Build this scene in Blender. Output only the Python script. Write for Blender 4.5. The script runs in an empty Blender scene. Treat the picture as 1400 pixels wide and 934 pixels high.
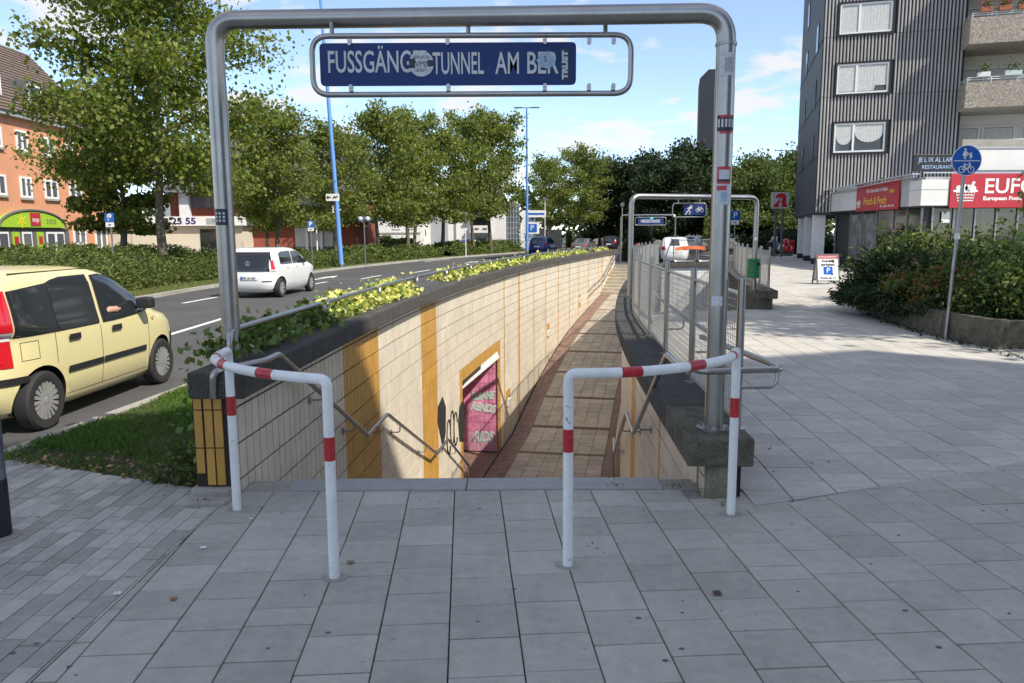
import bpy, bmesh, math, random
import numpy as np
from mathutils import Vector, Matrix
from math import pi, sin, cos, radians, sqrt, atan2
random.seed(7); RNG = np.random.default_rng(11)
SC = bpy.context.scene; COL = SC.collection

# ------------------------------------------------------------------ camera, world, sun, exposure
cam = bpy.data.cameras.new('camera'); camo = bpy.data.objects.new('camera', cam); COL.objects.link(camo)
cam.sensor_width = 36.0; cam.lens = 36.0 * 1040 / 1400; cam.clip_start = 0.05; cam.clip_end = 3000
camo.matrix_world = Matrix.Translation((0, 0, 1.72)) @ Matrix.Rotation(radians(90 - 8.05), 4, 'X') @ Matrix.Rotation(radians(-0.3), 4, 'Z')
SC.camera = camo
SUN_AZ = radians(50); SUN_EL = radians(46)          # azimuth measured from behind the camera towards its right
SD = Vector((sin(SUN_AZ) * cos(SUN_EL), -cos(SUN_AZ) * cos(SUN_EL), sin(SUN_EL)))   # towards the sun
w = bpy.data.worlds.new('World'); SC.world = w; w.use_nodes = True
nt = w.node_tree; nt.nodes.clear()
def nn(t, k, **kw):
    n = t.nodes.new(k)
    for a, b in kw.items(): setattr(n, a, b)
    return n
sky = nn(nt, 'ShaderNodeTexSky', sky_type='NISHITA', sun_disc=False, sun_elevation=SUN_EL)
sky.sun_rotation = atan2(SD.x, SD.y)
sky.air_density = 0.85; sky.dust_density = 0.25; sky.ozone_density = 1.5; sky.altitude = 1500
tc = nn(nt, 'ShaderNodeTexCoord'); sep = nn(nt, 'ShaderNodeSeparateXYZ'); nt.links.new(tc.outputs['Generated'], sep.inputs[0])
mx = nn(nt, 'ShaderNodeMath', operation='ADD'); mx.inputs[1].default_value = 0.22; nt.links.new(sep.outputs['Z'], mx.inputs[0])
mz = nn(nt, 'ShaderNodeMath', operation='MAXIMUM'); mz.inputs[1].default_value = 0.05; nt.links.new(mx.outputs[0], mz.inputs[0])
dx = nn(nt, 'ShaderNodeMath', operation='DIVIDE'); dy = nn(nt, 'ShaderNodeMath', operation='DIVIDE')
nt.links.new(sep.outputs['X'], dx.inputs[0]); nt.links.new(mz.outputs[0], dx.inputs[1])
nt.links.new(sep.outputs['Y'], dy.inputs[0]); nt.links.new(mz.outputs[0], dy.inputs[1])
cmb = nn(nt, 'ShaderNodeCombineXYZ'); nt.links.new(dx.outputs[0], cmb.inputs[0]); nt.links.new(dy.outputs[0], cmb.inputs[1]); cmb.inputs[2].default_value = 7.9
cn = nn(nt, 'ShaderNodeTexNoise'); cn.inputs['Scale'].default_value = 3.1; cn.inputs['Detail'].default_value = 8; cn.inputs['Roughness'].default_value = 0.53; cn.inputs['Distortion'].default_value = 0.1
nt.links.new(cmb.outputs[0], cn.inputs['Vector'])
cr = nn(nt, 'ShaderNodeValToRGB'); cr.color_ramp.elements[0].position = 0.50; cr.color_ramp.elements[1].position = 0.575
cr.color_ramp.elements[0].color = (0.10, 0.10, 0.10, 1); cr.color_ramp.elements[1].color = (0.85, 0.85, 0.85, 1)
nt.links.new(cn.outputs['Fac'], cr.inputs[0])
mixc = nn(nt, 'ShaderNodeMix', data_type='RGBA'); nt.links.new(cr.outputs[0], mixc.inputs['Factor']); nt.links.new(sky.outputs[0], mixc.inputs[6])
mixc.inputs[7].default_value = (3.6, 3.5, 3.4, 1)
bg = nn(nt, 'ShaderNodeBackground'); bg.inputs['Strength'].default_value = 0.145
nt.links.new(mixc.outputs[2], bg.inputs['Color'])
wo = nn(nt, 'ShaderNodeOutputWorld'); nt.links.new(bg.outputs[0], wo.inputs[0])
sl = bpy.data.lights.new('sun', 'SUN'); sl.energy = 3.3; sl.angle = radians(0.53); sl.color = (1.0, 0.93, 0.82)
so = bpy.data.objects.new('sun', sl); COL.objects.link(so); so.rotation_euler = SD.to_track_quat('Z', 'Y').to_euler(); so.location = (20, -20, 40)
SC.view_settings.view_transform = 'Standard'; SC.view_settings.look = 'None'; SC.view_settings.exposure = 0.90; SC.view_settings.gamma = 1

# ------------------------------------------------------------------ helpers
def tag(o, label=None, cat=None, group=None, kind=None):
    if label: o['label'] = label
    if cat: o['category'] = cat
    if group: o['group'] = group
    if kind: o['kind'] = kind
    return o
def thing(name, label, cat, loc=(0, 0, 0), rz=0, group=None):
    o = bpy.data.objects.new(name, None); COL.objects.link(o); o.location = loc; o.rotation_euler = (0, 0, rz); o.empty_display_size = 0.2
    return tag(o, label, cat, group)
def link(name, me, parent=None):
    o = bpy.data.objects.new(name, me); COL.objects.link(o)
    if parent: o.parent = parent
    return o
def copy_tree(o, parent=None):
    c = o.copy(); COL.objects.link(c)
    if parent: c.parent = parent
    for ch in list(o.children): copy_tree(ch, c)
    return c
class MB:
    def __init__(s): s.v = []; s.f = []; s.m = []; s.k = 0
    def mat(s, k): s.k = k; return s
    def face(s, idx): s.f.append(tuple(idx)); s.m.append(s.k)
    def quad(s, *p):
        b = len(s.v); s.v += [tuple(q) for q in p]; s.face(range(b, b + len(p)))
        return s
    def box(s, x0, x1, y0, y1, z0, z1, M=None):
        b = len(s.v)
        P = [(x0, y0, z0), (x1, y0, z0), (x1, y1, z0), (x0, y1, z0), (x0, y0, z1), (x1, y0, z1), (x1, y1, z1), (x0, y1, z1)]
        if M is not None: P = [tuple(M @ Vector(p)) for p in P]
        s.v += P
        for q in ((0, 3, 2, 1), (4, 5, 6, 7), (0, 1, 5, 4), (1, 2, 6, 5), (2, 3, 7, 6), (3, 0, 4, 7)): s.face([b + i for i in q])
        return s
    def prism(s, poly, z0, z1, cap=True, bot=True):
        n = len(poly); b = len(s.v)
        a = sum(poly[i][0] * poly[(i + 1) % n][1] - poly[(i + 1) % n][0] * poly[i][1] for i in range(n))
        if a < 0: poly = poly[::-1]
        s.v += [(p[0], p[1], z0) for p in poly] + [(p[0], p[1], z1) for p in poly]
        for i in range(n):
            j = (i + 1) % n; s.face((b + i, b + j, b + n + j, b + n + i))
        if cap: s.face(range(b + n, b + 2 * n))
        if bot: s.face([b + n - 1 - i for i in range(n)])
        return s
    def bar(s, p0, p1, w, h, up=(0, 0, 1)):
        p0 = Vector(p0); p1 = Vector(p1); t = (p1 - p0); L = t.length; t.normalize(); u = Vector(up)
        r = t.cross(u)
        if r.length < 1e-4: r = t.cross(Vector((1, 0, 0)))
        r.normalize(); u = r.cross(t)
        M = Matrix((( r.x, t.x, u.x, p0.x), (r.y, t.y, u.y, p0.y), (r.z, t.z, u.z, p0.z), (0, 0, 0, 1)))
        return s.box(-w / 2, w / 2, 0, L, -h / 2, h / 2, M)
    def tube(s, path, r, seg=10, closed=False, cap=True):
        P = [Vector(p) for p in path]; n = len(P); R = r if isinstance(r, (list, tuple)) else [r] * n
        T = []
        for i in range(n):
            if closed: t = P[(i + 1) % n] - P[i - 1]
            else: t = P[min(i + 1, n - 1)] - P[max(i - 1, 0)]
            T.append(t.normalized() if t.length > 1e-9 else Vector((0, 0, 1)))
        u = T[0].orthogonal().normalized(); b = len(s.v)
        for i in range(n):
            u = (u - T[i] * u.dot(T[i])).normalized(); w_ = T[i].cross(u)
            for j in range(seg):
                a = 2 * pi * j / seg; s.v.append(tuple(P[i] + (u * cos(a) + w_ * sin(a)) * R[i]))
        for i in range(n if closed else n - 1):
            i2 = (i + 1) % n
            for j in range(seg):
                j2 = (j + 1) % seg; s.face((b + i * seg + j, b + i * seg + j2, b + i2 * seg + j2, b + i2 * seg + j))
        if cap and not closed:
            s.face([b + seg - 1 - j for j in range(seg)]); s.face([b + (n - 1) * seg + j for j in range(seg)])
        return s
    def lathe(s, prof, seg=24, M=None, closed=False):
        b = len(s.v); n = len(prof)
        for (r, z) in prof:
            for j in range(seg):
                a = 2 * pi * j / seg; p = Vector((r * cos(a), r * sin(a), z)); s.v.append(tuple(M @ p if M is not None else p))
        for i in range(n if closed else n - 1):
            i2 = (i + 1) % n
            for j in range(seg):
                j2 = (j + 1) % seg; s.face((b + i * seg + j, b + i * seg + j2, b + i2 * seg + j2, b + i2 * seg + j))
        if not closed:
            s.face([b + seg - 1 - j for j in range(seg)]); s.face([b + (n - 1) * seg + j for j in range(seg)])
        return s
    def grid(s, rows):
        b = len(s.v); n = len(rows); m = len(rows[0])
        for r in rows: s.v += [tuple(p) for p in r]
        for i in range(n - 1):
            for j in range(m - 1): s.face((b + i * m + j, b + i * m + j + 1, b + (i + 1) * m + j + 1, b + (i + 1) * m + j))
        return s
    def build(s, name, mats, parent=None, smooth=False, bevel=0, bseg=2, sharp=40):
        me = bpy.data.meshes.new(name); me.from_pydata(s.v, [], s.f)
        if not isinstance(mats, (list, tuple)): mats = [mats]
        for m in mats: me.materials.append(m)
        if any(s.m): me.polygons.foreach_set('material_index', s.m)
        if smooth:
            me.polygons.foreach_set('use_smooth', [True] * len(s.f)); me.set_sharp_from_angle(angle=radians(sharp))
        me.update(); o = link(name, me, parent)
        if bevel:
            md = o.modifiers.new('bevel', 'BEVEL'); md.width = bevel; md.segments = bseg; md.limit_method = 'ANGLE'; md.angle_limit = radians(40)
        return o
def fillet(path, r, n=5):
    P = [Vector(p) for p in path]; out = [P[0]]
    for i in range(1, len(P) - 1):
        a = P[i - 1] - P[i]; b = P[i + 1] - P[i]; ra = min(r, a.length * .48, b.length * .48)
        A = P[i] + a.normalized() * ra; B = P[i] + b.normalized() * ra
        for k in range(n + 1):
            t = k / n; out.append(A * (1 - t) ** 2 + P[i] * 2 * t * (1 - t) + B * t ** 2)
    out.append(P[-1]); return out
def fillet_closed(path, r, n=5):
    P = [Vector(p) for p in path]; out = []; N = len(P)
    for i in range(N):
        a = P[i - 1] - P[i]; b = P[(i + 1) % N] - P[i]; ra = min(r, a.length * .48, b.length * .48)
        A = P[i] + a.normalized() * ra; B = P[i] + b.normalized() * ra
        for k in range(n + 1):
            t = k / n; out.append(A * (1 - t) ** 2 + P[i] * 2 * t * (1 - t) + B * t ** 2)
    return out
def cat_path(path, n=6):
    P = [Vector(p) for p in path]; P = [P[0] * 2 - P[1]] + P + [P[-1] * 2 - P[-2]]; out = []
    for i in range(1, len(P) - 2):
        for k in range(n):
            t = k / n; a, b, c, d = P[i - 1:i + 3]
            out.append(0.5 * ((2 * b) + (c - a) * t + (2 * a - 5 * b + 4 * c - d) * t * t + (3 * b - a - 3 * c + d) * t ** 3))
    out.append(P[-2]); return out
def fast_mesh(name, V, quads, mats, parent=None, smooth=False):
    me = bpy.data.meshes.new(name); V = np.asarray(V, np.float32); Q = np.asarray(quads, np.int32); k = Q.shape[1]
    me.vertices.add(len(V)); me.vertices.foreach_set('co', V.ravel())
    me.loops.add(Q.size); me.loops.foreach_set('vertex_index', Q.ravel())
    me.polygons.add(len(Q)); me.polygons.foreach_set('loop_start', np.arange(0, Q.size, k, dtype=np.int32)); me.polygons.foreach_set('loop_total', np.full(len(Q), k, np.int32))
    for m in (mats if isinstance(mats, (list, tuple)) else [mats]): me.materials.append(m)
    if smooth: me.polygons.foreach_set('use_smooth', np.ones(len(Q), bool))
    me.update(calc_edges=True); me.validate()
    return link(name, me, parent)
def unit(a): return a / np.maximum(np.linalg.norm(a, axis=1, keepdims=True), 1e-6)
def leaves(C, size, aspect=1.6, up=0.5, D=None):
    """rhombic leaves folded on the midrib; C centres, size lengths"""
    N = len(C); n = unit(RNG.normal(size=(N, 3)) * np.array([1, 1, .8]) + np.array([0, 0, up]))
    d = unit(RNG.normal(size=(N, 3))) if D is None else unit(D + RNG.normal(size=(N, 3)) * .35)
    d = unit(d - n * (n * d).sum(1, keepdims=True)); b = np.cross(n, d); s = np.asarray(size).reshape(-1, 1)
    P = np.stack([C - d * s * .5, C + b * s * .5 / aspect + n * s * .08 - d * s * .05, C + d * s * .5, C - b * s * .5 / aspect + n * s * .08 - d * s * .05], 1).reshape(-1, 3)
    Q = np.arange(4 * N).reshape(N, 4); return P, Q

# ---- materials
def M(name, col, rough=.7, metal=0, noise=None, bump=0, bscale=60, spec=.5, coat=0, trans=0, rnd=0, island=0, emit=None, hue=0, detail=6, streak=0, specks=None):
    """noise=(scale, amount) brightness mottling; rnd = per-object brightness variation; island = per-island variation"""
    m = bpy.data.materials.new(name); m.use_nodes = True; t = m.node_tree; b = t.nodes['Principled BSDF']; L = t.links
    b.inputs['Roughness'].default_value = rough; b.inputs['Metallic'].default_value = metal; b.inputs['Specular IOR Level'].default_value = spec
    b.inputs['Coat Weight'].default_value = coat; b.inputs['Coat Roughness'].default_value = .06
    c4 = (*col, 1); b.inputs['Base Color'].default_value = c4; src = None
    def chain(val, amt):
        nonlocal src
        mr = nn(t, 'ShaderNodeMapRange'); mr.inputs['To Min'].default_value = 1 - amt; mr.inputs['To Max'].default_value = 1 + amt; L.new(val, mr.inputs['Value'])
        vm = nn(t, 'ShaderNodeVectorMath', operation='SCALE')
        if src is None: vm.inputs[0].default_value = col
        else: L.new(src, vm.inputs[0])
        L.new(mr.outputs[0], vm.inputs['Scale']); src = vm.outputs[0]; return mr
    geo = nn(t, 'ShaderNodeNewGeometry')
    if noise:
        ns = noise if isinstance(noise, list) else [noise]
        for (sc, am) in ns:
            n = nn(t, 'ShaderNodeTexNoise'); n.inputs['Scale'].default_value = sc; n.inputs['Detail'].default_value = detail; n.inputs['Roughness'].default_value = .65
            L.new(geo.outputs['Position'], n.inputs['Vector'])
            mr = chain(n.outputs['Fac'], am); mr.inputs['From Min'].default_value = .3; mr.inputs['From Max'].default_value = .7
    if streak:
        mp = nn(t, 'ShaderNodeMapping'); mp.inputs['Scale'].default_value = (9, 9, .55); L.new(geo.outputs['Position'], mp.inputs[0]); n = nn(t, 'ShaderNodeTexNoise'); n.inputs['Scale'].default_value = 1.0; n.inputs['Detail'].default_value = 7; L.new(mp.outputs[0], n.inputs['Vector'])
        mr = chain(n.outputs['Fac'], streak); mr.inputs['From Min'].default_value = .32; mr.inputs['From Max'].default_value = .62
    if specks:
        n = nn(t, 'ShaderNodeTexNoise'); n.inputs['Scale'].default_value = specks[0]; n.inputs['Detail'].default_value = 3; L.new(geo.outputs['Position'], n.inputs['Vector'])
        mr = chain(n.outputs['Fac'], 0); mr.inputs['From Min'].default_value = specks[1]; mr.inputs['From Max'].default_value = specks[1] + .02; mr.inputs['To Min'].default_value = 1; mr.inputs['To Max'].default_value = specks[2]
    if rnd:
        oi = nn(t, 'ShaderNodeObjectInfo'); chain(oi.outputs['Random'], rnd)
    if island: chain(geo.outputs['Random Per Island'], island)
    if hue:
        hs = nn(t, 'ShaderNodeHueSaturation'); mr = nn(t, 'ShaderNodeMapRange'); mr.inputs['To Min'].default_value = .5 - hue; mr.inputs['To Max'].default_value = .5 + hue
        wn = nn(t, 'ShaderNodeMath', operation='FRACT'); mu = nn(t, 'ShaderNodeMath', operation='MULTIPLY'); mu.inputs[1].default_value = 7.31
        L.new(geo.outputs['Random Per Island'], mu.inputs[0]); L.new(mu.outputs[0], wn.inputs[0]); L.new(wn.outputs[0], mr.inputs['Value']); L.new(mr.outputs[0], hs.inputs['Hue'])
        if src is None: hs.inputs['Color'].default_value = c4
        else: L.new(src, hs.inputs['Color'])
        src = hs.outputs[0]
    if src is not None: L.new(src, b.inputs['Base Color'])
    if bump:
        n = nn(t, 'ShaderNodeTexNoise'); n.inputs['Scale'].default_value = bscale; n.inputs['Detail'].default_value = 5; L.new(geo.outputs['Position'], n.inputs['Vector'])
        bp = nn(t, 'ShaderNodeBump'); bp.inputs['Strength'].default_value = bump; bp.inputs['Distance'].default_value = .01; L.new(n.outputs['Fac'], bp.inputs['Height']); L.new(bp.outputs[0], b.inputs['Normal'])
    if trans:
        tr = nn(t, 'ShaderNodeBsdfTranslucent'); mi = nn(t, 'ShaderNodeMixShader'); mi.inputs[0].default_value = trans
        vm = nn(t, 'ShaderNodeVectorMath', operation='MULTIPLY'); vm.inputs[1].default_value = (1.35, 1.7, .55)
        if src is not None: L.new(src, vm.inputs[0])
        else: vm.inputs[0].default_value = col
        L.new(vm.outputs[0], tr.inputs['Color']); L.new(b.outputs[0], mi.inputs[1]); L.new(tr.outputs[0], mi.inputs[2]); L.new(mi.outputs[0], t.nodes['Material Output'].inputs['Surface'])
    if emit: b.inputs['Emission Color'].default_value = (*emit[0], 1); b.inputs['Emission Strength'].default_value = emit[1]
    return m
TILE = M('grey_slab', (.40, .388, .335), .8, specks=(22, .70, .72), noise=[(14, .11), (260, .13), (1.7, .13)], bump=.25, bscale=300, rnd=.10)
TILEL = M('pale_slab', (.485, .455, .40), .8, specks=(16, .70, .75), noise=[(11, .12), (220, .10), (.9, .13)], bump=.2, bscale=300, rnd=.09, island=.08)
CLINK = M('grey_paver', (.385, .372, .325), .8, specks=(20, .69, .7), noise=[(12, .10), (240, .12), (1.5, .10)], bump=.3, bscale=260, rnd=.24, island=.12)
JOINT = M('joint_sand', (.10, .092, .078), .95, noise=(40, .5), bump=.4)
GRANITE = M('granite_step', (.34, .335, .32), .75, noise=[(150, .35), (8, .12)], bump=.35, bscale=200)
ASPH = M('asphalt', (.078, .076, .074), .85, noise=[(180, .30), (.35, .22), (3, .10)], bump=.5, bscale=200)
PAINTW = M('road_paint', (.72, .72, .69), .7, noise=[(30, .12)])
KERB = M('kerb_stone', (.36, .34, .30), .85, noise=[(60, .15), (5, .15)], bump=.3, rnd=.1)
CONC = M('dark_exposed_concrete', (.08, .075, .068), .95, noise=[(110, .8), (5, .30), (300, .5)], bump=1.6, bscale=110)
PIER = M('mossy_pier', (.24, .22, .16), .95, noise=[(60, .4), (6, .4)], bump=1.0, bscale=100)
CONCM = M('mossy_concrete', (.125, .115, .082), .95, noise=[(95, .7), (7, .5)], bump=1.6, bscale=100)
CONCL = M('pale_concrete', (.33, .31, .27), .9, noise=[(40, .15), (3, .2)], bump=.4, bscale=120)
CREAM = M('cream_tile', (.68, .61, .49), .3, streak=.04, noise=[(1.6, .12), (9, .05)], rnd=.05, island=.06, bump=.06, bscale=40)
OCHRE = M('ochre_tile', (.52, .28, .06), .35, noise=[(3, .12), (30, .06)], rnd=.10, island=.08)
GROUT = M('dark_grout', (.035, .028, .022), .95, noise=(50, .3))
REDT = M('red_brown_tile', (.225, .14, .105), .7, noise=[(5, .2), (60, .15)], rnd=.15, island=.15)
BANDT = M('brown_band_tile', (.13, .08, .06), .7, noise=[(20, .2)], rnd=.15, island=.15)
FLOORT = M('beige_floor_tile', (.40, .355, .275), .7, noise=[(4, .16), (60, .12), (1, .1)], rnd=.12, island=.12)
STEEL = M('brushed_steel', (.40, .39, .375), .33, 1, noise=[(6, .10), (120, .05)], bump=.03, bscale=200)
STEELD = M('weathered_steel', (.36, .36, .36), .42, 1, noise=[(8, .2)])
WHITEP = M('white_barrier_paint', (.80, .80, .79), .4, specks=(38, .695, .35), streak=.05, noise=[(6, .07), (60, .05)], coat=.1)
REDP = M('red_barrier_band', (.46, .02, .03), .4, specks=(45, .66, 1.8), noise=[(25, .2)], coat=.2)
SIGNB = M('sign_blue', (.016, .045, .17), .5, noise=(3, .08), spec=.3)
SIGNB2 = M('road_sign_blue', (.01, .10, .45), .3, coat=.3)
LETT = M('letter_grey_white', (.66, .67, .66), .5, noise=(8, .1))
WHITE = M('white_paint', (.76, .76, .74), .5, noise=[(2, .06), (30, .04)])
BLACK = M('black_plastic', (.018, .018, .02), .5)
RUBBER = M('tyre_rubber', (.022, .022, .022), .8, noise=(60, .2))
LEAFA = M('plane_leaf', (.165, .19, .045), .5, trans=.45, island=.45, hue=.035, spec=.35)
LEAFB = M('street_tree_leaf', (.165, .186, .048), .5, trans=.43, island=.45, hue=.035, spec=.35)
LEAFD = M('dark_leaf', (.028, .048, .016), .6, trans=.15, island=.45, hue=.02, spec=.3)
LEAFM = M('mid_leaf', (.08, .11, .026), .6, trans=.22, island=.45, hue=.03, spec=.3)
HEDGE = M('juniper_needle', (.115, .145, .04), .7, trans=.2, island=.6, hue=.035, spec=.2)
BARK = M('plane_bark', (.13, .105, .08), .95, noise=[(8, .4), (40, .3)], bump=.8, bscale=30)
GRASSM = M('lawn_grass', (.085, .15, .028), .7, trans=.3, island=.45, hue=.03, spec=.25)
SOIL = M('soil', (.075, .06, .04), .95, noise=[(20, .4), (90, .3)], bump=.8, bscale=60)
DRYLEAF = M('dry_leaf', (.30, .19, .10), .8, island=.5, hue=.02, trans=.1)
YLEAF = M('yellow_leaf', (.62, .60, .19), .5, island=.4, hue=.03, trans=.3)
VLEAF = M('vine_leaf', (.125, .175, .04), .5, island=.45, hue=.03, trans=.25)
GLASS = M('dark_glass', (.02, .024, .026), .06, spec=.9)
GLASSH = M('house_glass', (.09, .105, .12), .08, spec=.9, rnd=.3)
CURT = M('curtain', (.52, .54, .52), .8, noise=(9, .15))
FRAMEW = M('window_frame', (.78, .78, .76), .45)
ORANGE = M('orange_render', (.60, .28, .16), .9, streak=.06, noise=[(1.2, .06), (30, .04)], bump=.1)
BRICK = M('red_brick', (.27, .075, .045), .9, noise=[(14, .22), (2, .1)])
ROOFT = M('brown_roof_tile', (.16, .12, .10), .9, noise=[(6, .2)])
SLATE = M('slate_roof', (.12, .12, .13), .8, noise=[(5, .15)])
RENDW = M('white_render', (.70, .69, .66), .9, noise=[(1, .06)])
RENDG = M('grey_render', (.34, .36, .38), .9, noise=[(1, .06)])
CREAMW = M('cream_render', (.62, .56, .44), .9, noise=[(1, .05)])
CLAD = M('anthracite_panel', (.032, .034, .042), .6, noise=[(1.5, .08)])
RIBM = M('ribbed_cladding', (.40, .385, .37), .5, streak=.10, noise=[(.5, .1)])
RIBD = M('cladding_groove', (.014, .015, .018), .7)  # near-black so the shadow gaps between the ribs are in the colour
AGG = M('aggregate_balcony', (.33, .29, .24), .95, noise=[(10, .55), (35, .5)], bump=.7, bscale=40)
SHOPR = M('shop_red', (.42, .025, .04), .45)
YELT = M('yellow_print', (.85, .62, .04), .5)
LIME = M('lime_print', (.32, .52, .03), .5)
BLUEP = M('blue_pole_paint', (.13, .30, .68), .4, noise=(2, .08))
GREENP = M('green_bin', (.02, .19, .06), .4, noise=(8, .1))
COPPER = M('green_copper', (.16, .40, .31), .6, noise=(2, .12))
SKIN = M('skin', (.55, .30, .21), .55)
def text(body, size, mat, parent, loc, rot, name='lettering', sx=1, ext=.002, align='CENTER', shear=0, space=1, off=0, fit=None):
    cu = bpy.data.curves.new(name, 'FONT'); cu.body = body; cu.size = size; cu.extrude = ext; cu.align_x = align; cu.align_y = 'CENTER'; cu.resolution_u = 3; cu.shear = shear; cu.space_character = space; cu.offset = off
    o = bpy.data.objects.new(name, cu); COL.objects.link(o); dg = bpy.context.evaluated_depsgraph_get()
    me = bpy.data.meshes.new_from_object(o.evaluated_get(dg)); COL.objects.unlink(o); bpy.data.objects.remove(o)
    me.name = name; me.materials.clear(); me.materials.append(mat)
    r = link(name, me, parent); r.location = loc; r.rotation_euler = rot
    if fit: xs = [v.co.x for v in me.vertices]; me.transform(Matrix.Translation((-min(xs), 0, 0))); sx = fit / (max(xs) - min(xs))
    r.scale = (sx, 1, 1); return r
def disc(mb, c, r, y=0, seg=24, th=.004):          # disc facing -y
    mb.lathe([(r, 0), (r, th)], seg, Matrix.Translation(c) @ Matrix.Rotation(pi / 2, 4, 'X')); return mb
UP = (pi / 2, 0, 0)
def clip(poly, a, b):
    """keep part of poly left of line a->b"""
    out = []; n = len(poly); f = lambda p: (b[0] - a[0]) * (p[1] - a[1]) - (b[1] - a[1]) * (p[0] - a[0])
    for i in range(n):
        p, q = poly[i], poly[(i + 1) % n]; fp, fq = f(p), f(q)
        if fp >= 0: out.append(p)
        if (fp >= 0) != (fq >= 0): t = fp / (fp - fq); out.append((p[0] + (q[0] - p[0]) * t, p[1] + (q[1] - p[1]) * t))
    return out
def area(p): return abs(sum(p[i][0] * p[(i + 1) % len(p)][1] - p[(i + 1) % len(p)][0] * p[i][1] for i in range(len(p)))) / 2
# ------------------------------------------------------------------ the curve of the sunken passage
CP = [(-1.87, 3.0), (-1.85, 5.0), (-1.55, 10.0), (-1.05, 14.4), (-.12, 20), (.9, 25), (2.15, 30), (3.85, 36), (6.6, 45), (9.8, 55), (13.2, 65)]
_c = cat_path([(x, y, 0) for x, y in CP], 16); _S = [0]
for i in range(1, len(_c)): _S.append(_S[-1] + (_c[i] - _c[i - 1]).length)
_S = np.array(_S); _X = np.array([p.x for p in _c]); _Y = np.array([p.y for p in _c])
def W(s, off=0):
    x = np.interp(s, _S, _X); y = np.interp(s, _S, _Y); e = .15
    tx = np.interp(s + e, _S, _X) - np.interp(s - e, _S, _X); ty = np.interp(s + e, _S, _Y) - np.interp(s - e, _S, _Y); l = math.hypot(tx, ty)
    return (float(x + ty / l * off), float(y - tx / l * off))
def sY(y): return float(np.interp(y, _Y, _S))
def sYo(y, off):                       # s at which the offset curve reaches y
    s = sY(y)
    for _ in range(6): s += y - W(s, off)[1]
    return s
WID = 3.12
S0 = sY(4.85)
FZ = [(0, 0), (sY(5.25), 0), (sY(8.0), -1.25), (sY(9.0), -1.25), (sY(12.0), -2.65), (sY(12.9), -2.65), (sY(14.9), -3.76), (sY(20.5), -3.76), (sY(30), -2.2), (sY(38), -1.3), (sY(42.2), 0), (sY(60), 0)]
def fz(s): return float(np.interp(s, [a for a, b in FZ], [b for a, b in FZ]))
def ribbon(mb, s0, s1, o0, o1, z, step=.5, dz=0, grade=None):
    n = max(1, int((s1 - s0) / step)); rows = []
    for i in range(n + 1):
        s = s0 + (s1 - s0) * i / n; a = W(s, o0); b = W(s, o1); zz = grade(s) + z if grade else z
        rows.append([(a[0], a[1], zz), (b[0], b[1], zz)])
    mb.grid([r[::-1] for r in rows]); return mb
def sweep(mb, s0, s1, prof, step=.4, grade=None, closed=True):
    """prof: list of (offset, z), swept along the curve"""
    n = max(1, int((s1 - s0) / step)); b = len(mb.v); k = len(prof)
    for i in range(n + 1):
        s = s0 + (s1 - s0) * i / n; g = grade(s) if grade else 0
        for (o, z) in prof: x, y = W(s, o); mb.v.append((x, y, z + g))
    for i in range(n):
        for j in range(k): j2 = (j + 1) % k; mb.face((b + i * k + j, b + (i + 1) * k + j, b + (i + 1) * k + j2, b + i * k + j2))
    mb.face([b + k - 1 - j for j in range(k)][::-1]); mb.face([b + n * k + j for j in range(k)][::-1]); return mb

# ------------------------------------------------------------------ ground sheets
RZ = -.13
g = MB()
lc = [W(s, -.25) for s in np.arange(S0, sY(44), 1.0)]; END = lc[-1]
rc = [W(s, WID + .25) for s in np.arange(S0, sY(44), 1.0)]; ENDR = rc[-1]
for i in range(len(lc) - 1): g.quad((-600, lc[i][1], RZ), (lc[i][0], lc[i][1], RZ), (lc[i + 1][0], lc[i + 1][1], RZ), (-600, lc[i + 1][1], RZ))
RC6 = [W(s, 6.55) for s in np.arange(S0, sY(44), 1.0)]
for i in range(len(RC6) - 1): g.quad((RC6[i][0], RC6[i][1], RZ), (600, RC6[i][1], RZ), (600, RC6[i + 1][1], RZ), (RC6[i + 1][0], RC6[i + 1][1], RZ))
g.quad((-600, -300, RZ), (600, -300, RZ), (600, 4.6, RZ), (-600, 4.6, RZ))
g.quad((-600, 4.6, RZ), (lc[0][0], 4.6, RZ), (lc[0][0], lc[0][1], RZ), (-600, lc[0][1], RZ))
g.quad((RC6[0][0], 4.4, RZ), (600, 4.4, RZ), (600, RC6[0][1], RZ), (RC6[0][0], RC6[0][1], RZ))
g.quad((-600, END[1], RZ), (END[0], END[1], RZ), (ENDR[0], ENDR[1], RZ), (RC6[-1][0], RC6[-1][1], RZ), (RC6[-1][0], 1400, RZ), (-600, 1400, RZ))
g.quad((RC6[-1][0], RC6[-1][1], RZ), (600, RC6[-1][1], RZ), (600, 1400, RZ), (RC6[-1][0], 1400, RZ))
tag(g.build('road', ASPH), kind='structure')

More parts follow.
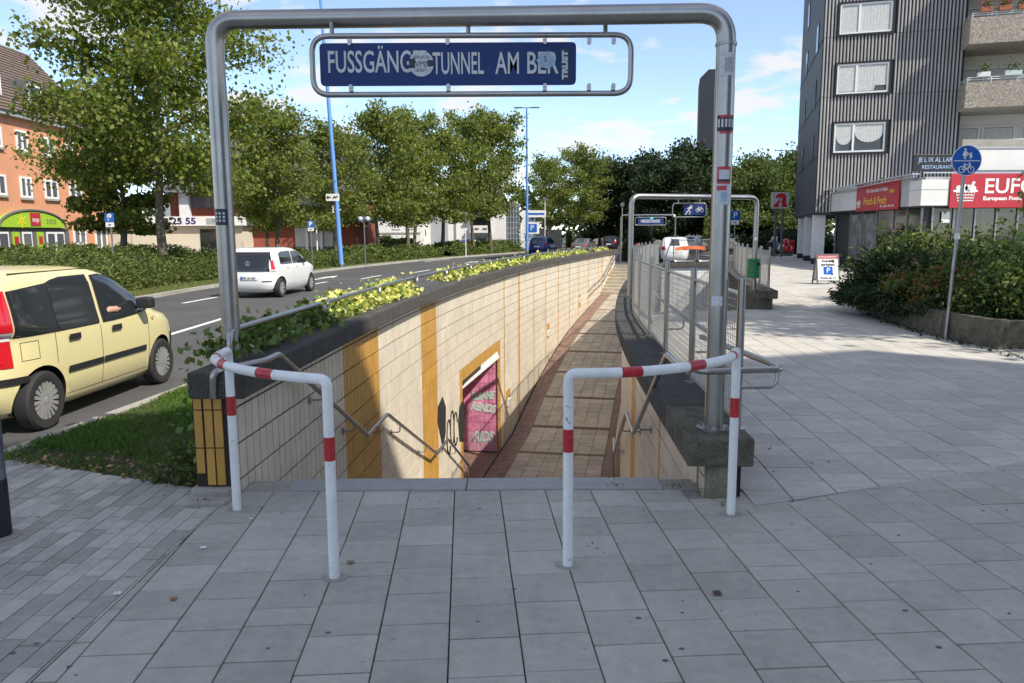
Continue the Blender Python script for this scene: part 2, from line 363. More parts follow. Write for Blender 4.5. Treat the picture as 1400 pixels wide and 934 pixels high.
# road markings lying on the asphalt (ground coordinates)
def mark(pts, label, w=None, name='road_marking'):
    m = MB(); z = RZ + .004
    if w:
        (x0, y0), (x1, y1) = pts; d = Vector((x1 - x0, y1 - y0)).normalized(); n = Vector((d.y, -d.x)) * w / 2
        m.prism([(x0 - n.x, y0 - n.y), (x0 + n.x, y0 + n.y), (x1 + n.x, y1 + n.y), (x1 - n.x, y1 - n.y)], RZ - .01, z)
    else: m.prism(pts, RZ - .01, z)
    return tag(m.build(name, PAINTW), label, 'road marking', 'white lines painted on the road')
for pts, lb in (
    (((-6.45, 12.6), (-6.5, 17.2)), 'long white lane line running past the bonnet of the yellow car'),
    (((-9.1, 21.0), (-8.9, 23.5)), 'short white dash beside the white hatchback, farthest left'),
    (((-5.6, 20.6), (-5.45, 23.4)), 'white dash just past the white hatchback on the near side'),
    (((-7.7, 27.5), (-7.35, 30.3)), 'white dash beyond the front wheel of the white hatchback'),
    (((-5.3, 28.4), (-4.9, 31.6)), 'long white dash above the yellow creeper'),
    (((-6.35, 32.2), (-6.0, 35.0)), 'white dash before the turn arrow'),
    (((-4.8, 37.2), (-4.3, 40.2)), 'white dash in the middle distance beyond the yellow creeper'),
    (((-3.2, 42.5), (-2.6, 46)), 'far white dash close to the parapet'),
    (((-5.9, 52), (-4.6, 58)), 'thin far edge line beside the median kerb')):
    mark(pts, lb, .12)
def arrow(x, y, a, label):
    P = [(-.08, 0), (.08, 0), (.08, 2.2), (.32, 2.0), (0, 3.6), (-.32, 2.0), (-.08, 2.2)]
    m = MB(); c, s = cos(a), sin(a); m.prism([(x + p * c - q * s, y + p * s + q * c) for p, q in P], RZ - .01, RZ + .004)
    tag(m.build('road_marking', PAINTW), label, 'road marking', 'white arrows painted on the road')
arrow(-8.3, 31.3, -.1, 'white lane arrow painted beyond the white hatchback')
arrow(-3.0, 49, -.2, 'white lane arrow painted far down the road before the blue car')

# ------------------------------------------------------------------ pavements of single slabs
def slabs(name, region, pitch, org, az, mat, zt, bond, keep=300, piece='paving_slab', gap=.006, far=None, jitter=.0015, bedz=-.03, holes=None, score=None, bev=0, post=None):
    """region = convex ccw polygon, slabs clipped to it"""
    root = MB().prism(region, RZ - .02, zt + bedz).build(name, JOINT); tag(root, kind='structure')
    c, s = cos(az), sin(az); tol = lambda p: ((p[0] - org[0]) * c + (p[1] - org[1]) * s, -(p[0] - org[0]) * s + (p[1] - org[1]) * c)
    tow = lambda p: (org[0] + p[0] * c - p[1] * s, org[1] + p[0] * s + p[1] * c)
    L = [tol(p) for p in region]; xs = [p[0] for p in L]; ys = [p[1] for p in L]; out = []; rr = random.Random(5)
    for i in range(int(min(xs) / pitch[0]) - 1, int(max(xs) / pitch[0]) + 1):
        y = math.floor(min(ys) / pitch[1]) * pitch[1] - pitch[1] + bond(i) * pitch[1]
        while y < max(ys):
            x = i * pitch[0]; ln = pitch[1] if rr.random() > .04 else pitch[1] * .55
            h = gap / 2
            P = [tow(q) for q in ((x + h, y + h), (x + pitch[0] - h, y + h), (x + pitch[0] - h, y + ln - h), (x + h, y + ln - h))]
            y += ln
            for k in range(3 if post else len(region)):
                if post and k == 1: P = clip(P, region[k], region[2]); continue
                a_, b_ = (region[0], region[1]) if k == 0 else (region[-1], region[0]) if post else (region[k], region[(k + 1) % len(region)])
                P = clip(P, a_, b_)
                if len(P) < 3: break
            if post and len(P) >= 3: P = post(P, sum(p[0] for p in P) / len(P), sum(p[1] for p in P) / len(P))
            if len(P) < 3 or area(P) < .0012: continue
            cx = sum(p[0] for p in P) / len(P); cy = sum(p[1] for p in P) / len(P)
            if holes and holes(cx, cy): continue
            out.append((score(cx, cy) if score else math.hypot(cx, cy) + (100 if abs(cx) > .75 * cy + .3 or cy < 2.5 else 0), P, cx, cy))
    out.sort(key=lambda t: t[0]); st = MB()
    for k, (d, P, cx, cy) in enumerate(out):
        z = zt + rr.uniform(-jitter, jitter)
        if k < keep:
            m = MB(); m.prism([(p[0] - cx, p[1] - cy) for p in P], -.04, 0, bot=False); o = m.build(piece, mat, root, bevel=bev, bseg=1)
            o.location = (cx, cy, z); o.rotation_euler = (rr.uniform(-.004, .004), rr.uniform(-.004, .004), 0)
        else: st.prism(P, z - .04, z, bot=False)
    if st.f: tag(st.build(piece + '_run', mat, root), kind='stuff')
    return root
SEAM = [(1.49, 4.62), (2.4, 4.95), (3.87, 5.57), (9, 7.9)]
az = radians(3.5)
bf = lambda i: (i * .618) % 1
def seamclip(P, cx, cy):
    if cx < 1.28: return clip(P, (9, 4.958), (-9, 4.958))
    if cx < 1.53: return clip(P, (9, 4.79), (-9, 4.79))
    return clip(P, (8.5, 7.45), (1.52, 4.60))
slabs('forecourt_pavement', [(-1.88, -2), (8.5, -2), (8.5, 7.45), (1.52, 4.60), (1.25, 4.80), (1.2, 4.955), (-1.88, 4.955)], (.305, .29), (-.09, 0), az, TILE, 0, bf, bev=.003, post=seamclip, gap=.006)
slabs('side_pavement', [(-4.75, -2), (-1.885, -2), (-1.885, 4.90), (-2.07, 5.0), (-3.85, 5.72), (-4.22, 5.72)], (.1, .205), (0, 0), 0, CLINK, 0, lambda i: random.Random(i).random(), piece='paver', gap=.005)
def inramp(x, y):
    if y < 16.9: return False
    s = sYo(y, 6.3)
    return x < W(s, 6.4)[0]
# promenade right of the passage, split into convex strips so the passage edge can curve
PR = [(1.50, 4.66), (1.56, 4.66)]
def prom_hole(x, y):
    if y < 16.9: return x < W(sYo(y, WID + .30), WID + .30)[0] - .04
    return inramp(x, y)
def promenade():
    reg = [(1.53, 4.66), (3.87, 5.51), (8.5, 7.62), (17, 12), (30, 20), (34, 72), (15, 72)]
    # boundary curve on the passage side
    left = [W(sYo(y, WID + .28), WID + .28) for y in (4.9, 7, 9, 11, 13, 15, 16.9)] + [(5.55, 16.95)] + [W(sYo(y, 6.38), 6.38) for y in (18, 20, 23, 26, 29, 32, 36, 40, 44)] + [(15, 60)]
    bed = MB(); poly = reg + left[::-1]; bed.prism(poly, RZ - .02, -.036); root = tag(bed.build('promenade_pavement', JOINT), kind='structure')
    az = -radians(3.5); c, s = cos(az), sin(az); out = []; rr = random.Random(3); pw, pl = .335, .315
    lx = [p[0] for p in left]; ly = [p[1] for p in left]
    ux = [1.53, 3.87, 8.5, 17, 30]; uy = [4.66, 5.51, 7.62, 12, 20]
    for i in range(0, 130):
        y = -1 + bf(i) * pl
        while y < 62:
            x = i * pw; ln = pl; h = .004
            P = [(1.2 + q[0] * c - q[1] * s, q[0] * s + q[1] * c) for q in ((x + h, y + h), (x + pw - h, y + h), (x + pw - h, y + ln - h), (x + h, y + ln - h))]; y += ln
            cx = sum(p[0] for p in P) / 4; cy = sum(p[1] for p in P) / 4
            lim = np.interp(cy, ly, lx)
            if cx < lim - .25 or cy < np.interp(cx, ux, uy) - .3 or (cy > 20 and cx > 30): continue
            if abs(cx - .72 * cy) > 900: continue
            if cx > .78 * cy + 2: continue
            # clip to the seam
            k = 0 if cx < 3.87 else (1 if cx < 8.5 else 2); P = clip(P, (ux[k], uy[k]), (ux[k + 1], uy[k + 1]))
            if len(P) < 3: continue
            ylo, yhi = cy - .2, cy + .2
            if cy < 16.8 or cy > 17.2: P = clip(P, (np.interp(yhi, ly, lx), yhi), (np.interp(ylo, ly, lx), ylo))
            if len(P) < 3 or area(P) < .002: continue
            out.append((math.hypot(cx, cy) + (100 if cx > .70 * cy + .2 else 0), P))
    out.sort(key=lambda t: t[0]); st = MB()
    for k, (d, P) in enumerate(out):
        z = -.005 + rr.uniform(-.0015, .0015); cx, cy = P[0]
        if k < 300:
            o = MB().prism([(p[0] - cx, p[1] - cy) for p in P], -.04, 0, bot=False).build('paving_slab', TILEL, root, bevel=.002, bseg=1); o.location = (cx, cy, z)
        else: st.prism(P, z - .04, z, bot=False)
    tag(st.build('paving_slab_run', TILEL, root), kind='stuff')
promenade()
# kerb between the road and the verge
kp = cat_path([(-4.75, 0, 0), (-4.33, 5.0, 0), (-4.02, 7.5, 0), (-3.84, 9.2, 0), (-3.5, 12, 0), (-3.0, 16, 0), (-2.3, 20, 0)] + [(W(sY(y), -2.2)[0], W(sY(y), -2.2)[1], 0) for y in (25, 31, 38, 44)], 8)
kroot = tag(MB().prism([(p.x, p.y) for p in kp] + [(p.x + .10, p.y) for p in kp[::-1]], RZ - .06, -.06).build('kerb', JOINT), kind='structure')
acc = 0; seg = []
def walk(path, step):
    out = [path[0]]; need = step
    for i in range(1, len(path)):
        a, b = path[i - 1], path[i]; L = (b - a).length; pos = 0
        while L - pos >= need: pos += need; out.append(a + (b - a) * (pos / L)); need = step
        need -= (L - pos)
    return out
kk = walk(kp, 1.0)
for a, b in zip(kk[:-1], kk[1:]):
    d = (b - a).normalized(); n = Vector((d.y, -d.x, 0)); g0 = d * .006
    P = [a + g0, b - g0, b - g0 + n * .13, a + g0 + n * .13]; MB().prism([(p.x, p.y) for p in P], RZ - .05, -.015).build('kerb_stone', KERB, kroot, bevel=.012)
# verge between kerb and wall
vp = [(p.x + .12, p.y) for p in kp if p.y > 5.7]; wl = [W(sY(y), -.24) for y in (5.0, 7, 10, 14, 20, 25, 31, 38, 44)]
v = MB(); v.prism([(-4.12, 5.68), (-3.02, 5.36), (-2.55, 5.08), (-2.08, 4.99)] + wl[0:] + vp[::-1], RZ - .02, -.035); tag(v.build('verge', SOIL), kind='structure')

# ------------------------------------------------------------------ walls of the passage
TW, TH = .125, .25
DOOR = (sY(14.85), sY(18.7), -3.80, -1.28)
def tiled_wall(label, side, s1, ztop, ochre, lights=()):
    """side 0: left wall (face looks right), side 1: right wall (face looks left)"""
    root = thing('tiled_wall', label, 'wall', (0, 0, 0)); off = 0 if side == 0 else WID; sg = 1 if side == 0 else -1
    SB = S0 if side == 0 else sYo(4.85, WID)
    core = MB(); prof = [(off - .012 * sg, ztop), (off - .24 * sg, ztop), (off - .24 * sg, -4.2), (off - .012 * sg, -4.2)]
    if side: prof = prof[::-1]
    if side == 0:
        sweep(core, S0 + .012, DOOR[0], prof); sweep(core, DOOR[1], s1, prof)
        p2 = [(o, z if z > 0 else DOOR[3]) for o, z in prof]; sweep(core, DOOR[0], DOOR[1], p2)
    else: sweep(core, SB + .012, s1, prof)
    core.build('wall_core', GROUT, root)
    out = []; n = int((s1 - SB) / TW)
    for i in range(n):
        a = SB + .03 + i * TW; b = a + TW - .011; mid = (a + b) / 2; lo = min(fz(a), fz(b)) - .05; z = ztop - .004
        p0 = W(a, off); p1 = W(b, off); q0 = W(a, off - .012 * sg); q1 = W(b, off - .012 * sg); row = 0
        while z > lo:
            z0 = z - (.10 if row == 0 else TH) + .014; row += 1
            if side == 0 and DOOR[0] < mid < DOOR[1] and z0 < DOOR[3] + .0: z = z0 - .014; continue
            isoch = any(u < mid < v_ for u, v_ in ochre)
            if side == 0 and DOOR[0] - .28 < mid < DOOR[1] + .28 and z0 < DOOR[3] + .32: isoch = True
            for (ls, lz) in lights:
                if abs(mid - ls) < .30 and abs(z0 + .12 - lz) < .26: isoch = True
            V = [(p0[0], p0[1], z0), (p1[0], p1[1], z0), (p1[0], p1[1], z), (p0[0], p0[1], z), (q0[0], q0[1], z0), (q1[0], q1[1], z0), (q1[0], q1[1], z), (q0[0], q0[1], z)]
            out.append((mid * 1.0 - z * .0 + (5 if z0 < -.9 else 0), V, 1 if isoch else 0)); z = z0 - .014
    out.sort(key=lambda t: t[0]); st = MB()
    F = [(0, 1, 2, 3), (0, 4, 5, 1), (1, 5, 6, 2), (2, 6, 7, 3), (3, 7, 4, 0)]
    if side: F = [f[::-1] for f in F]
    for k, (d, V, m) in enumerate(out):
        if k < 290:
            q = MB(); c = V[0]; q.v = [(x - c[0], y - c[1], z - c[2]) for x, y, z in V]
            for f in F: q.face(f)
            o = q.build('wall_tile', OCHRE if m else CREAM, root); o.location = c
        else:
            b = len(st.v); st.v += V; st.k = m
            for f in F: st.face([b + j for j in f])
    tag(st.build('wall_tile_run', [CREAM, OCHRE], root), kind='stuff')
    return root
def s_px(px):      # arc position of the wall point seen at a given bearing (tan)
    t = (px - 700) / 1040; ys = np.arange(5, 46, .05); X = np.array([W(sY(y))[0] / y for y in ys]); return sY(float(np.interp(t, X, ys)))
och = [(s_px(468), s_px(514)), (s_px(574), s_px(595))] + [(s_px(p) - .075, s_px(p) + .075 + (p > 815) * .05) for p in (690, 710, 730, 747, 764, 779, 792, 805, 818, 823, 835)]
lamps = [(s_px(694), -2.75), (s_px(750), -1.75), (s_px(793), -1.15), (s_px(832), -.65)]
LW = tiled_wall('long curved cream tiled wall with ochre bands on the left of the passage', 0, sY(42.2), .675, och, lamps)
for (ls, lz) in lamps:
    a = W(ls - .16, .005); b = W(ls + .16, .005); m = MB(); t = Vector((b[0] - a[0], b[1] - a[1], 0)).normalized(); n = Vector((t.y, -t.x, 0))
    m.bar(Vector((a[0], a[1], lz)), Vector((b[0], b[1], lz)), .08, .20); o = m.build('wall_lamp', WHITE, LW, bevel=.01)
    m = MB(); 
    for k in (-.04, .04): m.bar(Vector((a[0], a[1], lz + k)) + t * .02 + n * .045, Vector((b[0], b[1], lz + k)) - t * .02 + n * .045, .012, .02)
    m.build('lamp_grille', STEELD, o)
# front face tiles of the left wall (ochre)
m = MB()
for k, x in enumerate((-2.075, -2.008, -1.945)):
    for z0, z1 in ((.60, .675), (.345, .592), (.09 if k else .17, .337)):
        w_ = .052; MB().box(x, x + w_, 4.838, 4.852, z0, z1).build('wall_tile', OCHRE, LW)
MB().box(-2.085, -1.866, 4.853, 5.1, -.02, .675).build('wall_end', GROUT, LW)
MB().box(-2.12, -1.86, 4.80, 5.0, -.02, .075).build('footing_block', CONCL, LW, bevel=.02); MB().box(-2.10, -1.84, 4.68, 4.80, -.02, .03).build('footing_block', CONCL, LW, bevel=.012)
RW = tiled_wall('cream tiled wall under the right parapet of the passage', 1, sY(34), .215, [(sY(9.4), sY(10.0)), (sY(7.0), sY(7.15)), (sY(12.5), sY(12.65)), (sY(14), sY(14.15)), (sY(16), sY(16.15))], [])
MB().box(1.275, 1.47, 4.80, 5.1, -.02, .215).build('wall_end', PIER, RW, bevel=.012)
# copings in cast lengths
def coping(root, off0, off1, z0, z1, s_start, s_end, first, mat, matf):
    s = s_start; k = 0
    while s < s_end - .3:
        e = min(s + (first if k == 0 else 2.0), s_end); m = MB(); pr = [(off0, z0), (off0, z1), (off1, z1), (off1, z0)]
        sweep(m, s + .004, e - .004, pr, step=.25); m.build('coping_stone', matf if k == 0 and matf else mat, root, bevel=.018, bseg=2); s = e; k += 1
coping(LW, -.235, .14, .675, .85, S0 - .06, sY(42.4), 3.2, CONC, None)
coping(RW, WID - .13, WID + .30, .215, .405, sYo(4.765, WID), sY(34), 1.0, CONC, CONCM)
# planter trough behind the left coping
m = MB(); sweep(m, sY(6.6), sY(42.2), [(-.55, -.14), (-.55, .74), (-.24, .74), (-.24, -.14)]); m.build('planting_trough', CONCL, LW)

# ------------------------------------------------------------------ floor, stairs
fl = MB(); ribbon(fl, sY(14.7), sY(38.2), 0, WID, -.012, .5, grade=fz); FLO = tag(fl.build('passage_floor', GROUT), kind='structure')
so_ = []; rr = random.Random(9)
s = sY(14.9); row = 0
while s < sY(38):
    band = row % 7 in (5,) or row == 2; dl = .17 if band else .355; a, b = s + .006, s + dl - .006; s += dl; row += 1
    cols = [(.05, .20, 1), (.205, .36, 1), (.365, .50, 1)] + [(.505 + k * .36, .505 + (k + 1) * .36 - .011, 2 if band else 0) for k in range(6)] + [(2.67, 2.85, 1), (2.855, 3.08, 1)]
    for o0, o1, m_ in cols:
        P = [(*W(a, o0), fz(a)), (*W(a, o1), fz(a)), (*W(b, o1), fz(b)), (*W(b, o0), fz(b))]
        so_.append((a, P, m_))
st = MB()
for k, (a, P, m_) in enumerate(so_):
    z = rr.uniform(-.0015, .0015)
    if k < 300:
        c = Vector(P[0]); q = MB(); q.v = [tuple(Vector(p) - c) for p in P] + [tuple(Vector(p) - c - Vector((0, 0, .012))) for p in P]
        for f in ((0, 1, 2, 3), (1, 0, 4, 5), (2, 1, 5, 6), (3, 2, 6, 7), (0, 3, 7, 4)): q.face(f)
        o = q.build('floor_tile', (FLOORT, REDT, BANDT)[m_], FLO); o.location = c + Vector((0, 0, z))
    else:
        st.k = m_; st.quad(*[(p[0], p[1], p[2] + z) for p in P])
tag(st.build('floor_tile_run', [FLOORT, REDT, BANDT], FLO), kind='stuff')
def stairs(label, ya, yb, za, zb, n, lo=.0, hi=WID, mat=GRANITE, first=0):
    root = thing('stairs', label, 'stairs', (*W(sY(ya), WID / 2), 0))
    for i in range(n):
        u0 = sY(ya) + (sY(yb) - sY(ya)) * i / n; u1 = sY(ya) + (sY(yb) - sY(ya)) * (i + 1) / n
        zt = za + (zb - za) * (i + (1 if zb < za else 0) * 1) / n if zb < za else za + (zb - za) * (i + 1) / n
        m = MB(); P = [W(u0, lo + .003), W(u0, hi - .003), W(u1 + .03 * (zb < za) * 0, hi - .003), W(u1, lo + .003)]
        o = m.prism(P, zt - .5, zt - .001 * 0).build('step', mat, None, bevel=.008); o.parent = root; o.matrix_parent_inverse = Matrix.Translation(root.location).inverted()
    return root
stairs('granite stair flight going down just behind the pavement edge', 5.25, 8.0, 0, -1.25, 8)
stairs('middle stair flight of the descent, below the first landing', 9.0, 12.0, -1.25, -2.65, 9)
stairs('lowest stair flight reaching the tunnel floor', 12.9, 14.9, -2.65, -3.76, 7)
stairs('far stairs climbing out of the passage beside its end wall', 38, 42.2, -1.3, 0, 9, mat=FLOORT)
m = MB(); sweep(m, sY(8.0), sY(9.0), [(0.0, -1.6), (0, -1.25), (WID, -1.25), (WID, -1.6)]); sweep(m, sY(12), sY(12.9), [(0.0, -3), (0, -2.65), (WID, -2.65), (WID, -3)]); tag(m.build('stair_landing', GRANITE), kind='structure')
tag(MB().box(1.30, 1.80, 4.60, 4.95, -.1, -.014).build('paving_patch', TILEL), kind='structure')
tag(MB().box(1.10, 1.30, 4.80, 4.964, -.1, -.016).build('paving_patch', CONCL), kind='structure')
# granite edge strip at the top of the stairs
er = thing('stair_edge', 'pale speckled granite strip along the top of the stairs', 'step', (0, 5.1, 0))
for x0, x1 in ((-1.53, -.32), (-.314, .36), (.366, 1.02)):
    MB().box(x0, x1, 4.965 - 5.1, 5.2 - 5.1, -.2, .012).build('granite_block', GRANITE, er, bevel=.008)
MB().box(-1.84, -1.535, 4.965 - 5.1, 5.2 - 5.1, -.2, -.006).build('granite_block', CONCL, er); MB().box(1.025, 1.26, 4.965 - 5.1, 5.2 - 5.1, -.2, -.006).build('granite_block', CONCL, er)
# back wall under the pavement edge, and end walls
m = MB(); m.box(-1.9, 1.3, 4.90, 4.955, -1.6, -.05); tag(m.build('retaining_wall', GROUT), 'buried retaining wall under the head of the stairs', 'wall')

# tunnel mouth in the left wall with the pink graffiti wall
TUN = thing('tunnel', 'tunnel mouth with a pink graffiti wall in the left wall of the passage', 'tunnel', (*W(DOOR[1], -.1), -3.76))
a = Vector((*W(DOOR[1], 0), 0)); t = Vector((*W(DOOR[1] + .1, 0), 0)) - Vector((*W(DOOR[1] - .1, 0), 0)); t.normalize(); n = Vector((-t.y, t.x, 0))
Mt = Matrix(((n.x, t.x, 0, a.x), (n.y, t.y, 0, a.y), (0, 0, 1, 0), (0, 0, 0, 1)))   # local x = into the tunnel (left), local y = along wall
def tpart(m, name, mat, **k):
    o = m.build(name, mat, None, **k); o.parent = TUN; o.matrix_parent_inverse = Matrix.Translation(TUN.location).inverted(); return o
PINK = M('pink_spray_wall', (.78, .27, .43), .6, noise=[(2.2, .55), (9, .2)])
PINKL = M('pale_pink_tile', (.70, .36, .45), .6, noise=[(1.8, .3), (14, .2)])
MINT = M('mint_spray', (.50, .72, .60), .6)
m = MB(); LT = DOOR[1] - DOOR[0]
for i in range(46):
    x = .03 + i * .11
    for j in range(10):
        z = -3.74 + j * .25; q = min(z + .243, -1.28)
        if q - z < .05: continue
        m.mat(0 if (j > 1 and j < 9) or random.random() > .7 else 1); m.box(x, x + .104, -.012, 0, z, q, Mt)
tag(tpart(m, 'tunnel_wall_tiles', [PINK, PINKL]), kind='stuff')
tpart(MB().box(0, 14, 0, .2, -4.1, -1.15, Mt), 'tunnel_side_wall', GROUT)
tpart(MB().box(.24, 14, -LT - .2, -LT, -4.1, -1.15, Mt), 'tunnel_side_wall', CREAM)
tpart(MB().box(.0, 14, -LT, 0, -1.28, -1.15, Mt), 'tunnel_ceiling', RENDW)
tpart(MB().box(-.0, 14, -LT, -.013, -4.0, -3.765, Mt), 'tunnel_floor', REDT)
tpart(MB().box(-.03, .02, -LT, 0, -1.34, -1.27, Mt), 'lintel_strip', WHITE)
for txt, sz, x, z, rt in (('ELBANE', .26, .66, -2.32, .10), ('RENDS', .28, .70, -2.62, -.12), ('RIDS', .36, .60, -3.38, .03)):
    for mt_, of_, dd_ in ((WHITE, .016, -.0155), (MINT, .004, -.019)):
     o = text(txt, sz, mt_, None, (0, 0, 0), (0, 0, 0), 'graffiti', sx=.62, ext=.001, shear=.3, off=of_)
     R = Mt @ Matrix.Translation((.40, dd_, z)) @ Matrix(((-1, 0, 0, 0), (0, 0, -1, 0), (0, 1, 0, 0), (0, 0, 0, 1))) @ Matrix.Rotation(rt, 4, 'Z') @ Matrix.Diagonal((x / max(v.co.x for v in o.data.vertices) / 2, 1, 1, 1))
     o.parent = TUN; o.matrix_parent_inverse = Matrix.Translation(TUN.location).inverted(); o.matrix_basis = R
# black spray blobs on the left wall
SPR = M('black_spray', (.02, .018, .018), .7)
def blob(s, z, pts, label):
    m = MB(); m.v = [(*W(s + p[0], .0025), z + p[1]) for p in pts]; m.face(range(len(pts))); m.build('graffiti', SPR, LW)
blob(s_px(601), -1.55, [(-.35, .1), (-.3, .35), (.1, .45), (.35, .2), (.3, -.25), (.05, -.5), (-.15, -.2)], '')
blob(s_px(629), -1.9, [(-.35, .0), (-.2, .3), (.2, .35), (.28, -.2), (.1, -.5), (-.25, -.4)], '')
for k, (dx_, dz_) in enumerate([(0, 0), (.25, .1), (.5, 0)]):
    ss = s_px(610) + dx_ * 1.2; m = MB(); P = [(*W(ss + .16 * cos(a_), .006), -1.95 + dz_ + .32 * sin(a_)) for a_ in np.linspace(.3, 5.6, 12)]; m.tube(P, .018, 4); m.build('graffiti', SPR, LW)

# second ramp beside the passage
def rz2(s): return float(np.interp(s, [sY(17), sY(33)], [0, -1.8]))
m = MB(); ribbon(m, sYo(16.9, 5), sYo(33.2, 5), WID + .26, 6.2, 0, .5, grade=rz2); o = tag(m.build('ramp_floor', TILEL), kind='structure')
R2 = thing('ramp_wall', 'parapet wall on the far side of the second ramp behind the green bin', 'wall', (5.4, 17.2, 0))
def sub(o, root): o.parent = root; o.matrix_parent_inverse = Matrix.Translation(root.location).inverted(); return o
sR0 = sYo(17.15, 6.3); sR1 = sYo(33.5, 6.3)
m = MB(); sweep(m, sR0, sR1, [(6.2, -2.2), (6.2, .24), (6.42, .24), (6.42, -2.2)]); sub(m.build('wall_core', CONCM, None), R2)
s = sR0 - .08
while s < sR1: 
    m = MB(); sweep(m, s + .004, min(s + 2, sR1) - .004, [(6.08, .24), (6.08, .43), (6.52, .43), (6.52, .24)]); sub(m.build('coping_stone', CONCM if s < sR0 else CONC, None, bevel=.015), R2); s += 2
# end wall of the ramp, tiled, with a coping
E0 = W(sYo(33.2, WID), WID + .24); E1 = W(sYo(33.2, 6.2), 6.2)
EW = thing('end_wall', 'short white tiled wall closing the ramp under the mesh barriers', 'wall', (E0[0], 33.2, 0)); Lx = E1[0] - E0[0] + .2
MB().box(0, Lx, 0, .25, -2.4, .26).build('wall_core', GROUT, EW)
st = MB()
for i in range(int(Lx / .125)):
    z = .25
    while z > -1.9: st.box(i * .125 + .004, i * .125 + .12, -.012, 0, z - .242, z); z -= .25
tag(st.build('wall_tile_run', WHITE, EW), kind='stuff')
MB().box(-.1, Lx + .1, -.12, .35, .26, .44).build('coping_stone', CONC, EW, bevel=.015)
# ------------------------------------------------------------------ portal frames, barriers, rails
def base(root, loc):
    root.location = loc
    for ch in root.children: ch.matrix_parent_inverse = Matrix.Translation(Vector(loc)).inverted()
    return root
def flange(mb, p, r, h=.012, seg=16): mb.lathe([(r, p[2]), (r, p[2] + h)], seg, Matrix.Translation((p[0], p[1], 0))); return mb
NAVY = M('sticker_dark', (.03, .035, .06), .5); STW = M('sticker_pale', (.62, .64, .66), .6, noise=[(60, .25)]); STR = M('sticker_red', (.55, .06, .08), .5); STBL = M('sticker_blue', (.35, .48, .60), .5, noise=[(50, .3)])
def sticker(root, c, r, z0, z1, a0, a1, mat, name='sticker', mats2=None):
    m = MB(); rows = []
    for i in range(9):
        a = a0 + (a1 - a0) * i / 8; rows.append([(c[0] + r * cos(a), c[1] + r * sin(a), z) for z in (z0, z1)])
    m.grid(rows); return m.build(name, mat, root, smooth=True)
def portal(label, L, Rr, zl, zr, zt, ztr, r, rb=.12):
    root = thing('portal_frame', label, 'sign frame')
    m = MB(); d = (Vector((*Rr, ztr)) - Vector((*L, zt))).normalized()
    m.tube(fillet([(*L, zt - .45), (*L, zt), (*Rr, ztr), (*Rr, ztr - .45)], rb, 8), r, 20); m.build('crossbar', STEEL, root, smooth=True)
    for (x, y), z, zz in ((L, zl, zt), (Rr, zr, ztr)):
        m = MB(); m.tube([(x, y, z), (x, y, zz - .45)], r * 1.03, 20); flange(m, (x, y, z), r * 1.9)
        o = m.build('pillar', STEEL, root, smooth=True)
        for k in range(4):
            b = MB(); a = pi / 4 + k * pi / 2; b.lathe([(.012, z), (.012, z + .03)], 6, Matrix.Translation((x + r * 1.6 * cos(a), y + r * 1.6 * sin(a), 0))); b.build('bolt', STEELD, o)
    return root
PL, PR_ = (-1.99, 5.35), (1.365, 5.03)
PF = portal('tall brushed steel portal frame standing over the near stairs', PL, PR_, .85, .405, 3.148, 3.09, .061, .17)
# stickers on its pillars
sticker(PF, PL, .0635, 1.79, 1.90, -2.4, -.9, NAVY)
for k, z in enumerate((1.87, 1.845, 1.82)): 
    for j in range(3): sticker(PF, PL, .0645, z - .008, z + .008, -2.25 + j * .42, -2.02 + j * .42, STW)
c = PR_
sticker(PF, c, .0635, 2.70, 2.84, -2.4, -.7, STW); sticker(PF, c, .0642, 2.725, 2.81, -1.9, -1.0, M('sticker_grey', (.42, .43, .45), .6, noise=[(60, .2)]))
sticker(PF, c, .0635, 2.36, 2.46, -2.5, -.6, NAVY); sticker(PF, c, .064, 2.445, 2.46, -2.2, -.9, STR); sticker(PF, c, .064, 2.345, 2.36, -2.2, -.9, STR)
for j in range(5): sticker(PF, c, .0646, 2.385, 2.435, -2.4 + j * .36, -2.2 + j * .36, STW)
sticker(PF, c, .0635, 2.03, 2.14, -2.3, -.8, STR); sticker(PF, c, .0642, 2.05, 2.12, -2.1, -1.0, STW); sticker(PF, c, .0648, 2.045, 2.06, -2.3, -.8, NAVY)
sticker(PF, c, .0635, 1.90, 2.03, -2.35, -.75, STW); sticker(PF, c, .0642, 1.92, 1.98, -1.9, -1.2, STBL); sticker(PF, c, .0642, 1.99, 2.02, -2.3, -1.3, STR)
sticker(PF, c, .0635, 1.245, 1.31, -2.5, -1.35, STW)
for z in (2.89,): MB().lathe([(.067, z), (.067, z + .02)], 20, Matrix.Translation((*c, 0))).build('clamp_ring', STEELD, PF, smooth=True)
base(PF, (-.31, 5.19, 0))
